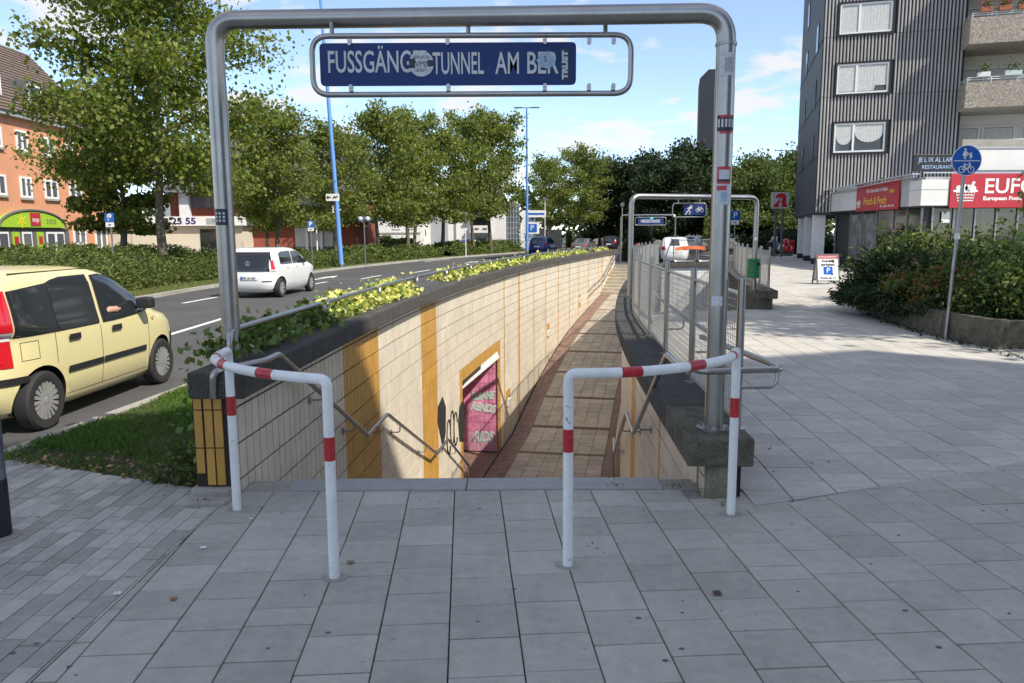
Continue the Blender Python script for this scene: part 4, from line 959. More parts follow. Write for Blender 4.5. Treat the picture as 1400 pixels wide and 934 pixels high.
def basket(m, M4, s):
    m.prism([(-.5 * s, 0), (.5 * s, 0), (.62 * s, .55 * s), (-.62 * s, .55 * s)], -.004, .004) if False else None
    for i in range(7): a = -.42 + i * .14; m.bar(M4 @ Vector((a * s, 0, 0)), M4 @ Vector((a * 1.25 * s, 0, .5 * s)), .035 * s, .008, up=(0, 1, 0) if False else (0, 0, 1))
    for j in range(4): z = .02 + j * .155; w_ = (.44 + z * .2) * s; m.bar(M4 @ Vector((-w_, 0, z * s)), M4 @ Vector((w_, 0, z * s)), .008, .05 * s)
    m.bar(M4 @ Vector((-.68 * s, 0, .55 * s)), M4 @ Vector((.68 * s, 0, .55 * s)), .01, .10 * s)
    for x, r_ in ((-.38, .17), (-.1, .22), (.15, .2), (.42, .16)): m.lathe([(r_ * s, 0), (r_ * s, .008)], 10, M4 @ Matrix.Translation((x * s, 0, (.62 + r_ * .4) * s)) @ Matrix.Rotation(pi / 2, 4, 'X'))
    m.tube([M4 @ Vector((.2 * s, 0, .6 * s)), M4 @ Vector((.42 * s, 0, 1.05 * s))], .09 * s, 6)
    return m
basket(m, Matrix.Translation((1.75, -.107, 2.98)), .75); m.build('basket_logo', WHITE, SH)
m = MB(); basket(m, Matrix.Translation((-.107, 5.6, 2.9)) @ Matrix.Rotation(-pi / 2, 4, 'Z'), .35); m.build('basket_logo', WHITE, SH)
text('EUFO', .85, WHITE, SH, (2.50, -.105, 3.56), UP, sx=1.05, align='LEFT', ext=.004, off=.012); text('European Food Markt', .22, WHITE, SH, (2.50, -.105, 3.08), UP, sx=1.18, align='LEFT', ext=.003, off=.008)
# upper parapet, awning brackets, LED sign
MB().box(2.0, 9, .3, .55, 4.26, 5.15).build('roof_parapet', FAS, SH, bevel=.01); MB().box(1.98, 9, .26, .60, 5.152, 5.22).build('parapet_cap', FASG, SH); MB().box(2.05, 9, .9, 1.1, 5.2, 5.6).build('roof_parapet', CONCL, SH)
MB().box(-.15, 1.9, .55, .70, 4.26, 4.95).build('led_sign', BLACK, SH, bevel=.01)
LED = M('led_blue_white', (.35, .5, .75), .5)
text('JE L IX AL LARG', .27, LED, SH, (.85, .545, 4.72), UP, sx=.85, ext=.002); text('RESTAURANT', .22, LED, SH, (.85, .545, 4.42), UP, sx=.95, ext=.002)
m = MB(); m.bar((-.2, 9.2, 3.95), (-.2, .2, 4.12), .3, .05); m.bar((-.28, 6.0, 3.85), (-.28, .2, 4.02), .04, .04); m.bar((0, .0, 4.15), (6, .0, 4.15), .06, .05); m.build('awning_rail', M('pale_aluminium', (.5, .55, .6), .4, .6), SH)
for p in ((-.15, 1.5), (-.15, 3.5), (-.15, 5.8), (3.9, -.3), (6, -.3)):
    MB().bar((p[0], p[1], 4.0), (p[0] + .3, p[1] + .35, 4.2), .05, .05).build('awning_bracket', BLACK, SH)
# shop windows
m = MB()
for y in (.4, 1.6, 2.8, 4.4, 5.9, 7.2): m.box(.26, .35, y, y + .1, 0, 2.74)
m.build('mullions', STEELD, SH)
POST = M('window_poster', (.16, .17, .17), .5, noise=[(1.6, .8)]); 
for y0, y1 in ((4.55, 5.85), (6.05, 7.15)): MB().box(.27, .30, y0, y1, .25, 2.6).build('window_poster', POST, SH)
for y0, y1 in ((.5, 1.6), (1.7, 2.8), (2.9, 4.4)): MB().box(.30, .34, y0, y1, .1, 2.7).build('pane', GLASS, SH)
for x in (.6, 1.5, 2.4, 3.3, 4.2, 5.1): MB().box(x, x + .07, .22, .35, 0, 2.74).build('mullion', STEELD, SH)
for x in (.67, 1.57, 2.47, 3.37, 4.27): MB().box(x + .01, x + .82, .28, .33, .1, 2.7).build('pane', GLASS, SH)
m = MB(); m.box(1.0, 1.35, .20, .215, 2.1, 2.55); m.build('notice', WHITE, SH)

# ------------------------------------------------------------------ orange house on the left
OX = -27.0
OH = thing('orange_house', 'orange rendered house with brown roof and a green arched shop sign', 'building', (OX, 51.5, RZ))
OL = -13.5       # local y from -OL.. 0 ; facade plane x=0 faces +x
MB().box(-9, 0, -20, 0, 0, 8.25).build('wall', ORANGE, OH)
MB().box(-.1, .35, -20.2, .2, 8.252, 8.45).build('cornice', RENDG, OH)
m = MB(); m.v = [(.4, -20.3, 8.45), (.4, .3, 8.45), (-4.5, .3, 13.6), (-4.5, -20.3, 13.6), (-9.2, -20.3, 8.45), (-9.2, .3, 8.45)]
m.face((0, 1, 2, 3)); m.face((3, 2, 5, 4)); m.face((1, 5, 2)); m.face((0, 3, 4)); m.face((0, 4, 5, 1)); m.build('roof', ROOFT, OH)
st = MB()
for j in range(24):
    f0 = j / 24; x = .42 - 4.9 * f0; z = 8.47 + 5.15 * f0
    for i in range(60): y = -20.2 + i * .34; st.box(x - .20, x + .02, y, y + .32, z, z + .035 + (i % 2) * .01)
tag(st.build('roof_tiles', ROOFT, OH), kind='stuff')
MB().box(-4.2, -3.2, -10.3, -8.9, 11.5, 14.4).build('chimney', SLATE, OH); MB().box(-4.4, -3.0, -10.5, -8.7, 14.45, 14.55).build('chimney_cap', BLACK, OH)
for y in (-10.2, -6.6, -13.8):
    m = MB(); m.box(-2.6, -.6, y, y + 1.5, 8.9, 10.7); o = m.build('dormer', SLATE, OH); MB().box(-.6, -.55, y + .12, y + 1.38, 9.15, 10.5).build('dormer_window', FRAMEW, o); MB().box(-.55, -.54, y + .25, y + 1.25, 9.3, 10.4).build('pane', GLASSH, o)
def owin(y0, y1, z0, z1):
    w_, h_ = y1 - y0, z1 - z0; M4 = Matrix(((0, -1, 0, .0), (1, 0, 0, (y0 + y1) / 2 - 51.5), (0, 0, 1, (z0 + z1) / 2 - RZ), (0, 0, 0, 1)))
    o = wparts(OH, M4, w_, h_, sashes=2, frame=.11, rec=.07); m = MB(); m.box(-w_ / 2 - .06, w_ / 2 + .06, -.14, 0, -h_ / 2 - .12, -h_ / 2 - .01, M4); m.build('sill', CONCL, o)
for y0, y1, z0, z1 in ((42.6, 43.6, 6.4, 7.5), (44.9, 46.1, 6.35, 7.4), (47.3, 48.5, 6.35, 7.45), (49.7, 50.8, 6.35, 7.45), (42.6, 43.6, 3.85, 5.0), (44.8, 46.1, 3.9, 4.98), (47.3, 48.6, 3.9, 5.0), (49.8, 51, 3.9, 5.0), (40.2, 41.4, 3.9, 4.98), (40.2, 41.4, 6.4, 7.5), (37.9, 39, 3.9, 5.0), (37.9, 39, 6.4, 7.5), (47.35, 48.7, 1.2, 2.3), (49.8, 51.2, .9, 2.35)): owin(y0, y1, z0, z1)
# arched green sign and shop front
yc = 43.1 - 51.5; R_ = 3.3
arc_ = [(yc + 3.0 * cos(a), 2.35 + .95 * sin(a)) for a in np.linspace(0, pi, 21)]
m = MB(); m.prism([(y, z) for y, z in arc_], .02, .30); m.v = [(p[2], p[0], p[1]) for p in m.v]; o = m.build('arched_sign', LIME, OH)
m = MB(); m.tube([(.31, y, z) for y, z in arc_], .07, 6); m.build('sign_rim', SLATE, o)
MB().box(.31, .34, yc - .35, yc + .55, 2.45, 3.15).build('sign_logo', SHOPR, o); text('tango', .36, WHITE, o, (.345, yc + .1, 2.78), (pi / 2, 0, pi / 2), sx=.8, ext=.002); text('21010', .42, SLATE, o, (.31, yc + 1.6, 2.68), (pi / 2, 0, pi / 2), sx=.9, ext=.004)
m = MB()
for k in range(6): a = k * pi / 3; m.prism([(-.05, .05), (.05, .05), (.02, .42), (-.02, .42)], -.002, .002); v_ = m.v[-8:]; m.v[-8:] = [(.314 + z, yc - 1.1 + x * cos(a) - y * sin(a), 2.72 + x * sin(a) + y * cos(a)) for x, y, z in v_]
m.build('flower_print', YELT, o)
MB().box(0.01, .12, yc - 3.3, yc + 3.6, 0, 2.32).build('shopfront', SLATE, OH)
for y in (-2.9, -.9, 1.3, 2.2): MB().box(.12, .15, yc + y, yc + y + .85, .3, 2.1).build('shop_window', FRAMEW, OH); MB().box(.15, .16, yc + y + .1, yc + y + .75, .4, 2.0).build('pane', GLASSH, OH)
for y in (-1.75, .4): MB().box(.12, .16, yc + y, yc + y + .6, .1, 2.1).build('green_banner', LIME, OH); MB().box(.16, .17, yc + y + .12, yc + y + .48, 1.4, 1.85).build('banner_logo', SHOPR, OH)
MB().box(.02, .5, -1.9, -.3, 2.55, 2.65).build('door_canopy', WHITE, OH)
# ------------------------------------------------------------------ white wing with phone number, brick church behind
WW = thing('low_building', 'low cream building with a white fascia reading 80 25 55', 'building', (-24, 54, RZ))
MB().box(-5.2, 5.0, .35, 8, 0, 2.5).build('wall', CREAMW, WW); MB().box(-5.4, 5.3, 0, .4, 2.52, 3.17).build('fascia', WHITE, WW, bevel=.02)
MB().box(-5.4, 5.3, .4, 8, 2.52, 3.0).build('roof', SLATE, WW)
NAVT = M('navy_print', (.02, .02, .16), .5)
text('80 25 55', .62, NAVT, WW, (.55, -.006, 2.84), UP, sx=1.22, ext=.004, off=.02); text('Krankengymnastik und Massage', .28, NAVT, WW, (-3.3, -.006, 2.84), UP, sx=1.0, ext=.002); MB().box(2.6, 4.1, -.012, -.004, 2.62, 3.05).build('notice_panel', RENDG, WW); text('Praxis', .2, NAVT, WW, (3.3, -.02, 2.84), UP, ext=.002)
MB().box(2.0, 4.2, .30, .348, .1, 2.3).build('entrance', GLASS, WW)
for x in (-2.9, -.6): MB().box(x, x + .05, .33, .352, .1, 2.4).build('wall_joint', CONCL, WW)
CH = thing('brick_church', 'red brick church hall with white fins and a steep grey roof behind the trees', 'building', (-19, 60, RZ))
MB().box(-7.5, 6.5, 0, 12, 0, 5.0).build('wall', BRICK, CH)
for x in (-6.6, -3.4, .9, 5.2): MB().box(x, x + .75, -.5, 0, 0, 5.1).build('fin', WHITE, CH)
for x0, x1 in ((-5.8, -3.5), (-2.6, .8), (1.7, 5.1)):
    o = MB().box(x0, x1, -.04, .02, 4.0, 5.0).build('window_strip', GLASSH, CH)
    for u in (.0, .33, .66, 1): x = x0 + (x1 - x0) * u; MB().box(x - .04, x + .04, -.07, -.04, 4.0, 5.0).build('mullion', SLATE, o)
m = MB(); m.v = [(-7.9, -1.0, 5.1), (7.0, -1.0, 5.1), (6.0, 7, 10.4), (-5.6, 7, 10.4), (7.0, 12.5, 5.1), (-7.9, 12.5, 5.1)]; m.face((0, 1, 2, 3)); m.face((3, 2, 4, 5)); m.face((1, 4, 2)); m.face((0, 3, 5)); m.face((0, 5, 4, 1)); m.build('roof', SLATE, CH)
st = MB()
for j in range(26):
    f0 = j / 26
    st.bar((-7.9 + 2.3 * f0, -1.0 + 8 * f0 - .02, 5.12 + 5.3 * f0), (7.0 - 1.0 * f0, -1.0 + 8 * f0 - .02, 5.12 + 5.3 * f0), .06, .05)
tag(st.build('roof_seams', SLATE, CH), kind='stuff')
FB = thing('flat_building', 'flat-roofed brick hall with a brown canopy and white window posts', 'building', (-15, 56, RZ))
MB().box(-4.4, 3.4, .5, 6, 0, 2.75).build('wall', BRICK, FB); MB().box(-4.9, 4.2, -.2, 6.3, 2.76, 3.2).build('canopy', M('brown_fascia', (.12, .10, .08), .7), FB); MB().box(-4.95, 4.25, -.25, 6.3, 3.203, 3.42).build('roof_edge', SLATE, FB)
for k in range(3):
    x = -.9 + k * 1.05; o = MB().box(x, x + .75, .44, .51, .3, 2.6).build('window', CURT, FB); MB().box(x + .78, x + 1.0, .3, .6, 0, 2.75).build('window_post', WHITE, FB); MB().box(x, x + .75, .42, .44, .3, 1.0).build('pane', GLASSH, o)
PH = thing('gabled_house', 'pointed slate-roofed house between the orange house and the white fascia', 'building', (-27.5, 68, RZ))
MB().box(-3, 3, 0, 8, 0, 6).build('wall', RENDG, PH); m = MB(); m.v = [(-3.4, -.3, 5.9), (3.4, -.3, 5.9), (0, -.3, 9.2), (-3.4, 8, 5.9), (3.4, 8, 5.9), (0, 8, 9.2)]; m.f = []; [m.face(f) for f in ((0, 1, 2), (1, 4, 5, 2), (0, 2, 5, 3), (3, 5, 4), (0, 3, 4, 1))]; m.build('roof', SLATE, PH)
for x in (-1.8, .6): o = MB().box(x, x + 1.2, -.06, .0, 3.6, 5.1).build('window', FRAMEW, PH); MB().box(x + .1, x + 1.1, -.08, -.06, 3.7, 5.0).build('pane', GLASSH, o)
WH = thing('white_house', 'long white rendered house with brown roof and tall windows, behind the tree trunks', 'building', (-14.4, 85, RZ))
MB().box(-4.3, 4.3, 0, 9, 0, 3.95).build('wall', RENDW, WH); m = MB(); m.v = [(-4.8, -.4, 3.95), (4.5, -.4, 3.95), (4.3, 4.5, 6.4), (-4.6, 4.5, 6.4), (4.5, 9.4, 3.95), (-4.8, 9.4, 3.95)]; [m.face(f) for f in ((0, 1, 2, 3), (3, 2, 4, 5), (1, 4, 2), (0, 3, 5), (0, 5, 4, 1))]; m.build('roof', ROOFT, WH)
MB().box(-4.35, 4.35, -.08, -.0, 1.95, 2.08).build('string_course', CONCL, WH)
for x in (-2.7, -.7, 1.7, 3.3):
    M4 = Matrix.Translation((x, 0, 3.05)); wparts(WH, M4, .85, 1.25, frame=.13, rec=.08); o = MB().box(x - .45, x + .45, -.05, .01, .3, 1.5).build('window', FRAMEW, WH); MB().box(x - .35, x + .35, -.06, -.05, .4, 1.4).build('pane', GLASSH, o)
W2 = thing('white_annex', 'narrow white annex with two small windows beside the long white house', 'building', (-10, 90, RZ))
MB().box(-1.2, .5, 0, 6, 0, 5.2).build('wall', RENDW, W2); MB().box(.502, 2.2, .3, 6, 0, 5.1).build('side_wall', RENDG, W2)
for z in (1.6, 3.6): o = MB().box(-.5, .1, -.05, .01, z, z + .9).build('window', FRAMEW, W2); MB().box(-.42, .02, -.06, -.05, z + .08, z + .82).build('pane', GLASS, o)
W3 = thing('balcony_house', 'white house with a recessed balcony seen between two tree trunks', 'building', (-4.9, 95, RZ))
MB().box(-4, 4.2, 0, 8, 0, 5.3).build('wall', RENDW, W3); MB().box(.0, 2.2, -.05, .01, 2.2, 3.9).build('balcony_opening', GLASS, W3); MB().box(-.2, 2.4, -.9, -.05, 2.0, 2.9).build('balcony', RENDW, W3); MB().box(-.3, 2.5, -.9, .0, 4.0, 4.2).build('balcony_roof', SLATE, W3)
for x in (.4, 1.4): MB().box(x, x + .5, -.95, -.9, 2.4, 2.6).build('flower_box', ROOFT, W3)
for x in (-3.2, -1.9): MB().box(x, x + .12, -.3, -.1, 0, 5.4).build('downpipe', WHITE, W3)
o = MB().box(-.0, 2.3, -.05, .01, .2, 1.7).build('window', GLASSH, W3)
m = MB(); m.v = [(-4.3, -.3, 5.3), (4.5, -.3, 5.3), (4, 4, 7.2), (-4, 4, 7.2), (4.5, 8.3, 5.3), (-4.3, 8.3, 5.3)]; [m.face(f) for f in ((0, 1, 2, 3), (3, 2, 4, 5), (1, 4, 2), (0, 3, 5))]; m.build('roof', ROOFT, W3)
GD = thing('glass_hall', 'green copper barrel-roofed hall with a gridded glass front', 'building', (-1, 115, RZ))
m = MB(); rows = []
for a in np.linspace(0, pi / 2, 12): rows.append([(-3.1 + 3.1 * (1 - cos(a)) + 0, y, 2.0 + 4.3 * sin(a)) for y in (0, 8)])
m.grid(rows); m.v += []; o = m.build('copper_roof', COPPER, GD); md = o.modifiers.new('s', 'SOLIDIFY'); md.thickness = .2
for a in np.linspace(0, pi / 2, 9): x = -3.15 + 3.1 * (1 - cos(a)); z = 2.0 + 4.3 * sin(a); MB().bar((x, -.05, z + .08), (x, 8, z + .08), .06, .08).build('roof_seam', COPPER, o)
MB().box(-3.0, 0, .4, 8, 0, 2.1).build('wall', RENDG, GD); MB().box(.0, 2.2, 0, 8, 0, 6.3).build('glass_front', GLASSH, GD)
for i in range(6): MB().box(-.02 + i * .43, .05 + i * .43, -.1, 0, 0, 6.3).build('mullion', RENDG, GD)
for j in range(8): MB().box(0, 2.2, -.08, -.01, .3 + j * .8, .37 + j * .8).build('transom', RENDG, GD)
WG = thing('white_chapel', 'small white gabled front beside the green copper hall', 'building', (3, 100, RZ))
m = MB(); m.prism([(-1.8, 0), (-.2, 0), (-.2, 3.0), (-1.0, 4.9), (-1.8, 3.0)], 0, 5); m.v = [(p[0], p[2], p[1]) for p in m.v]; m.build('wall', WHITE, WG); MB().box(-.19, 3.6, .5, 6, 0, 2.4).build('side_wall', CONCL, WG); MB().box(-1.2, -.8, -.06, .0, 1.0, 3.4).build('window', SLATE, WG)
m = MB(); m.bar((-2.0, -.1, 2.9), (-1.0, -.1, 5.05), .3, .1); m.bar((-1.0, -.1, 5.05), (0, -.1, 2.9), .3, .1); m.build('roof_edge', SLATE, WG)
TW_ = thing('far_tower', 'dark slab tower rising behind the dark trees', 'building', (38.6, 150, RZ), radians(-12))
m = MB(); m.prism([(-2.6, 0), (2.6, 0), (2.6, 30.5), (1.6, 32.6), (-1.0, 32.6), (-2.6, 31)], 0, 10); m.v = [(p[0], p[2], p[1]) for p in m.v]; m.build('wall', M('far_slate_cladding', (.02, .024, .034), .7), TW_)
MB().box(2.62, 3.4, 0, 9, 0, 31).build('pale_edge', RENDG, TW_)
for i in range(3): MB().box(-.2, .5, -.08, -.01, 2 + i * 2.9, 3.4 + i * 2.9).build('window', GLASSH, TW_)
SHT = thing('park_wall', 'low pale concrete wall beyond the parked cars', 'wall', (20, 105, RZ)); MB().box(-9, 6, 0, .3, 0, 1.6).build('wall_core', CONCL, SHT); 
# ------------------------------------------------------------------ cars
def lev(L, z):
    zs = [l[0] for l in L]; return tuple(float(np.interp(z, zs, [l[k] for l in L])) for k in (1, 2, 3, 4))
def outl(L, z, th, off=0):
    xr, xf, w_, n = lev(L, z); a = (xf - xr) / 2 + off; b = w_ + off; xc = (xr + xf) / 2; c, s = cos(th), sin(th)
    return Vector((xc + a * math.copysign(abs(c) ** (2 / n), c), b * math.copysign(abs(s) ** (2 / n), s), z))
def side_y(L, x, z, off=0):
    xr, xf, w_, n = lev(L, z); a = (xf - xr) / 2; u = min(abs((x - (xr + xf) / 2) / a), .999); return w_ * (1 - u ** n) ** (1 / n) + off
def end_x(L, y, z, rear=True, off=0):
    xr, xf, w_, n = lev(L, z); a = (xf - xr) / 2; u = min(abs(y / w_), .985); d = a * (1 - u ** n) ** (1 / n) + off; return (xr + xf) / 2 + (-d if rear else d)
def side_panel(mb, L, cols, off, sd, nz=12, nx=4):
    rows = []
    for i in range(len(cols) - 1):
        for k in range(nx + (i == len(cols) - 2)):
            t = k / nx; x = cols[i][0] * (1 - t) + cols[i + 1][0] * t; lo = cols[i][1] * (1 - t) + cols[i + 1][1] * t; hi = cols[i][2] * (1 - t) + cols[i + 1][2] * t
            rows.append([(x, sd * side_y(L, x, lo + (hi - lo) * j / nz, off), lo + (hi - lo) * j / nz) for j in range(nz + 1)])
    if sd > 0: rows = [r[::-1] for r in rows]
    mb.grid(rows); return mb
def end_panel(mb, L, cols, off, rear=True, nz=6, nx=3):
    rows = []
    for i in range(len(cols) - 1):
        for k in range(nx + (i == len(cols) - 2)):
            t = k / nx; y = cols[i][0] * (1 - t) + cols[i + 1][0] * t; lo = cols[i][1] * (1 - t) + cols[i + 1][1] * t; hi = cols[i][2] * (1 - t) + cols[i + 1][2] * t
            rows.append([(end_x(L, y, lo + (hi - lo) * j / nz, rear, off), y, lo + (hi - lo) * j / nz) for j in range(nz + 1)])
    mb.grid(rows); return mb
def end_panel_f(mb, L, fr, z0, z1, off, nz=8, nx=12):
    zt = lambda t, f: z0 + (z1 - z0) * t
    mb.grid([[(end_x(L, f * lev(L, zt(j / nz, f))[2], zt(j / nz, f), True, off), f * lev(L, zt(j / nz, f))[2], zt(j / nz, f)) for j in range(nz + 1)] for f in np.linspace(-fr, fr, nx + 1)]); return mb
def corner_panel(mb, L, t0, t1, z0, z1, off, sd, n=8, nz=6):
    rows = [[outl(L, z0 + (z1 - z0) * j / nz, t0 + (t1 - t0) * i / n, off) for j in range(nz + 1)] for i in range(n + 1)]
    if sd < 0: rows = [[Vector((p.x, -p.y, p.z)) for p in r] for r in rows]
    mb.grid(rows); return mb
def wheel(parent, x, y, r, w_, spokes, rimm, sd):
    Mx = Matrix.Translation((x, y, r)) @ Matrix.Rotation(sd * pi / 2, 4, 'X')     # local z -> outwards
    m = MB(); m.lathe([(r * .66, -w_ * .5), (r * .93, -w_ * .5), (r, -w_ * .36), (r, w_ * .36), (r * .93, w_ * .5), (r * .80, w_ * .52), (r * .68, w_ * .46)], 36, Mx, closed=True); o = m.build('wheel', RUBBER, parent, smooth=True)
    m = MB(); m.lathe([(r * .69, w_ * .2), (r * .69, w_ * .47), (r * .655, w_ * .47), (r * .64, w_ * .22)], 36, Mx, closed=True); m.lathe([(r * .64, w_ * .12), (r * .64, w_ * .14)], 30, Mx)
    m.k = 1; m.lathe([(r * .13, w_ * .2), (r * .13, w_ * .44), (r * .08, w_ * .47)], 14, Mx)
    for k in range(spokes):
        a = 2 * pi * k / spokes; ww = r * .66 * 2 * pi / spokes * .30; 
        P = [(r * .10, -ww * .5), (r * .67, -ww * 1.0), (r * .67, ww * 1.0), (r * .10, ww * .5)]; z0, z1 = w_ * .30, w_ * .44; b = len(m.v)
        for z_ in (z0, z1):
            for (px, py) in P: m.v.append(tuple(Mx @ Vector((px * cos(a) - py * sin(a), px * sin(a) + py * cos(a), z_ - (px / r) * .0))))
        for f in ((4, 5, 6, 7), (0, 1, 5, 4), (1, 2, 6, 5), (2, 3, 7, 6), (3, 0, 4, 7)): m.face([b + i for i in f])
    m.build('rim', [BLACK, rimm], o)
RIM = M('alloy_rim', (.62, .62, .62), .3, .7); LRED = M('tail_lamp_red', (.50, .012, .02), .15, coat=.6); LWH = M('lamp_clear', (.62, .56, .56), .12, coat=.6); SEAMM = M('panel_gap', (.05, .045, .03), .8)
def car(label, pos, rz, L, paint, wx, wr, ww, win_side, win_rear, lamps, glass=GLASS, extra=None, spokes=10, group=None, plate=None, name='parked_car', rimm=None, wside=None, front=None, cut=True):
    root = thing(name, label, 'car', (pos[0], pos[1], pos[2] if len(pos) > 2 else RZ), rz, group)
    m = MB(); N = 64; rows = []
    for l in L: rows.append([outl(L, l[0], 2 * pi * k / N) for k in range(N)])
    b = 0
    for r in rows: m.v += [tuple(p) for p in r]
    for i in range(len(rows) - 1):
        for k in range(N): k2 = (k + 1) % N; m.face((i * N + k, i * N + k2, (i + 1) * N + k2, (i + 1) * N + k))
    m.face([N - 1 - k for k in range(N)]); m.face([(len(rows) - 1) * N + k for k in range(N)])
    body = m.build('body', [paint, BLACK], root, smooth=True, sharp=60)
    if cut:
        c = MB(); ms = [wr * 1.17]
        for x in wx:
            for sd in (1, -1): c.lathe([(wr * 1.17, -.2), (wr * 1.17, .3)], 32, Matrix.Translation((x, sd * (wside or L[3][3]), wr * 1.02)) @ Matrix.Rotation(pi / 2, 4, 'X'))
        co = c.build('cutter', [BLACK], root); md = body.modifiers.new('b', 'BOOLEAN'); md.object = co; md.solver = 'EXACT'; md.material_mode = 'TRANSFER'
        dg = bpy.context.evaluated_depsgraph_get(); me = bpy.data.meshes.new_from_object(body.evaluated_get(dg)); body.modifiers.clear(); body.data = me; bpy.data.objects.remove(co)
        me.set_sharp_from_angle(angle=radians(50))
    hw = L[3][3]
    for x in wx:
        for sd in (1, -1): wheel(root, x, sd * (hw - ww * .5 - .015), wr, ww, spokes, rimm or RIM, -sd)
    for cols in win_side:
        for sd in (1, -1): side_panel(MB(), L, cols, .012, sd).build('side_window', glass, root, smooth=True)
    if win_rear: end_panel(MB(), L, win_rear, .008).build('rear_window', glass, root, smooth=True)
    if front: end_panel(MB(), L, front, .008, rear=False).build('windscreen', glass, root, smooth=True)
    for (t0, t1, z0, z1, mt, nm) in lamps:
        for sd in (1, -1): corner_panel(MB(), L, t0, t1, z0, z1, .012, sd).build(nm, mt, root, smooth=True)
    return root
PANDA = M('cream_yellow_paint', (.68, .60, .31), .30, coat=.7, noise=(1.5, .02))
L1 = [(.17, .18, 3.36, .68, 5), (.24, .06, 3.47, .745, 5), (.42, .0, 3.54, .775, 5), (.58, .0, 3.535, .79, 5), (.75, .03, 3.49, .79, 5), (.86, .05, 3.36, .785, 5), (.93, .06, 3.12, .778, 5), (.98, .07, 2.93, .768, 7), (1.04, .08, 2.74, .752, 9), (1.20, .10, 2.46, .72, 10), (1.36, .14, 2.16, .685, 10), (1.44, .18, 2.0, .655, 9), (1.49, .26, 1.86, .615, 7), (1.525, .42, 1.70, .55, 6), (1.545, .70, 1.50, .42, 4)]
FP = car('pale yellow five-door hatchback driving past, driver\'s hand on the door sill', (-5.28, 6.62), radians(90 - 2), L1, PANDA, (.60, 2.89), .285, .165,
    [[(1.66, .935, 1.42), (1.80, .935, 1.43), (2.0, .94, 1.39), (2.25, .95, 1.26), (2.46, .97, 1.10), (2.54, .99, 1.03)], [(.86, .935, 1.385), (.96, .935, 1.412), (1.12, .935, 1.43), (1.52, .935, 1.435)], [(.31, .935, 1.34), (.45, .935, 1.355), (.70, .935, 1.37)]],
    [(-.55, .95, 1.38), (.55, .95, 1.38)], [(2.44, 2.86, .98, 1.36, LRED, 'tail_lamp'), (2.44, 2.86, .905, .975, LWH, 'reverse_lamp'), (2.44, 2.86, .70, .90, LRED, 'tail_lamp')], spokes=18, name='yellow_car', rimm=RIM, front=[(-.6, 1.08, 1.36), (.6, 1.08, 1.36)])
for sd in (1, -1):
    side_panel(MB(), L1, [(.29, .925, 1.355), (.55, .925, 1.375), (.88, .925, 1.40)], .008, sd).build('window_pillar', BLACK, FP, smooth=True)
    side_panel(MB(), L1, [(1.62, .925, 1.437), (1.80, .925, 1.445), (2.0, .93, 1.405), (2.25, .94, 1.275), (2.5, .96, 1.09), (2.62, .98, 1.02)], .008, sd).build('window_trim', BLACK, FP, smooth=True)
    side_panel(MB(), L1, [(.84, .925, 1.395), (.95, .925, 1.425), (1.10, .925, 1.447), (1.555, .925, 1.45)], .0075, sd).build('window_trim', BLACK, FP, smooth=True)
    side_panel(MB(), L1, [(.95, .495, .56), (1.56, .495, .56)], .014, sd).build('side_moulding', BLACK, FP, smooth=True); side_panel(MB(), L1, [(1.575, .495, .56), (2.47, .495, .56)], .014, sd).build('side_moulding', BLACK, FP, smooth=True)
    for z0, z1, mt_, nm_ in ((.985, 1.36, LRED, 'tail_lamp'), (.905, .98, LWH, 'reverse_lamp'), (.66, .90, LRED, 'tail_lamp')):
        side_panel(MB(), L1, [(.10, z0, z1), (.27, z0, z1)], .010, sd).build(nm_, mt_, FP, smooth=True)
    for x in (.985, 1.76): side_panel(MB(), L1, [(x, .815, .875), (x + .19, .815, .875)], .022, sd).build('door_handle', BLACK, FP, bevel=.004)
    for c_ in ([(1.565, .28, 1.45), (1.574, .28, 1.45)], [(.80, .62, .93), (.808, .62, .93)], [(2.56, .34, .96), (2.568, .34, .96)], [(.95, .275, .281), (2.5, .275, .281)]): side_panel(MB(), L1, c_, .0015, sd, nz=12).build('panel_gap', SEAMM, FP)
    corner_panel(MB(), L1, 2.1, 2.9, .50, .565, .014, sd).build('bumper_strip', BLACK, FP, smooth=True); corner_panel(MB(), L1, .3, .95, .30, .62, .006, sd).build('front_bumper', BLACK, FP, smooth=True)
    m = MB(); m.prism([(2.30, -.085), (2.46, -.075), (2.48, .0), (2.45, .085), (2.32, .09)], 0, .13); m.v = [(p[0], sd * (.80 + p[1] + .07), 1.005 + p[2]) for p in m.v]; m.build('door_mirror', BLACK, FP, bevel=.03, bseg=3)
for q in ([(.36, .70, .706), (.57, .70, .706)], [(.36, .87, .876), (.57, .87, .876)], [(.36, .70, .876), (.366, .70, .876)], [(.564, .70, .876), (.57, .70, .876)]): side_panel(MB(), L1, q, .002, -1).build('fuel_flap_edge', SEAMM, FP)
m = MB(); m.lathe([(.022, 0), (.022, .006)], 14, Matrix.Translation((2.68, -.787, .87)) @ Matrix.Rotation(pi / 2, 4, 'X')); m.build('indicator', M('amber_lens', (.55, .42, .2), .2), FP)
for y_ in (-.60, .60): MB().bar((.45, y_, 1.505), (1.72, y_ * .97, 1.505), .012, .012).build('roof_gutter', SEAMM, FP)
VWP = M('white_car_paint', (.76, .76, .75), .25, coat=.7)
L2 = [(.17, .14, 3.44, .68, 5), (.28, .03, 3.56, .77, 5), (.45, .0, 3.6, .81, 5), (.65, .01, 3.6, .82, 5), (.80, .04, 3.52, .82, 7), (.90, .05, 3.30, .81, 8), (.96, .06, 3.10, .79, 8), (1.02, .08, 2.88, .77, 9), (1.22, .12, 2.48, .735, 10), (1.38, .19, 2.14, .685, 9), (1.45, .28, 1.92, .63, 7), (1.485, .5, 1.65, .5, 4)]
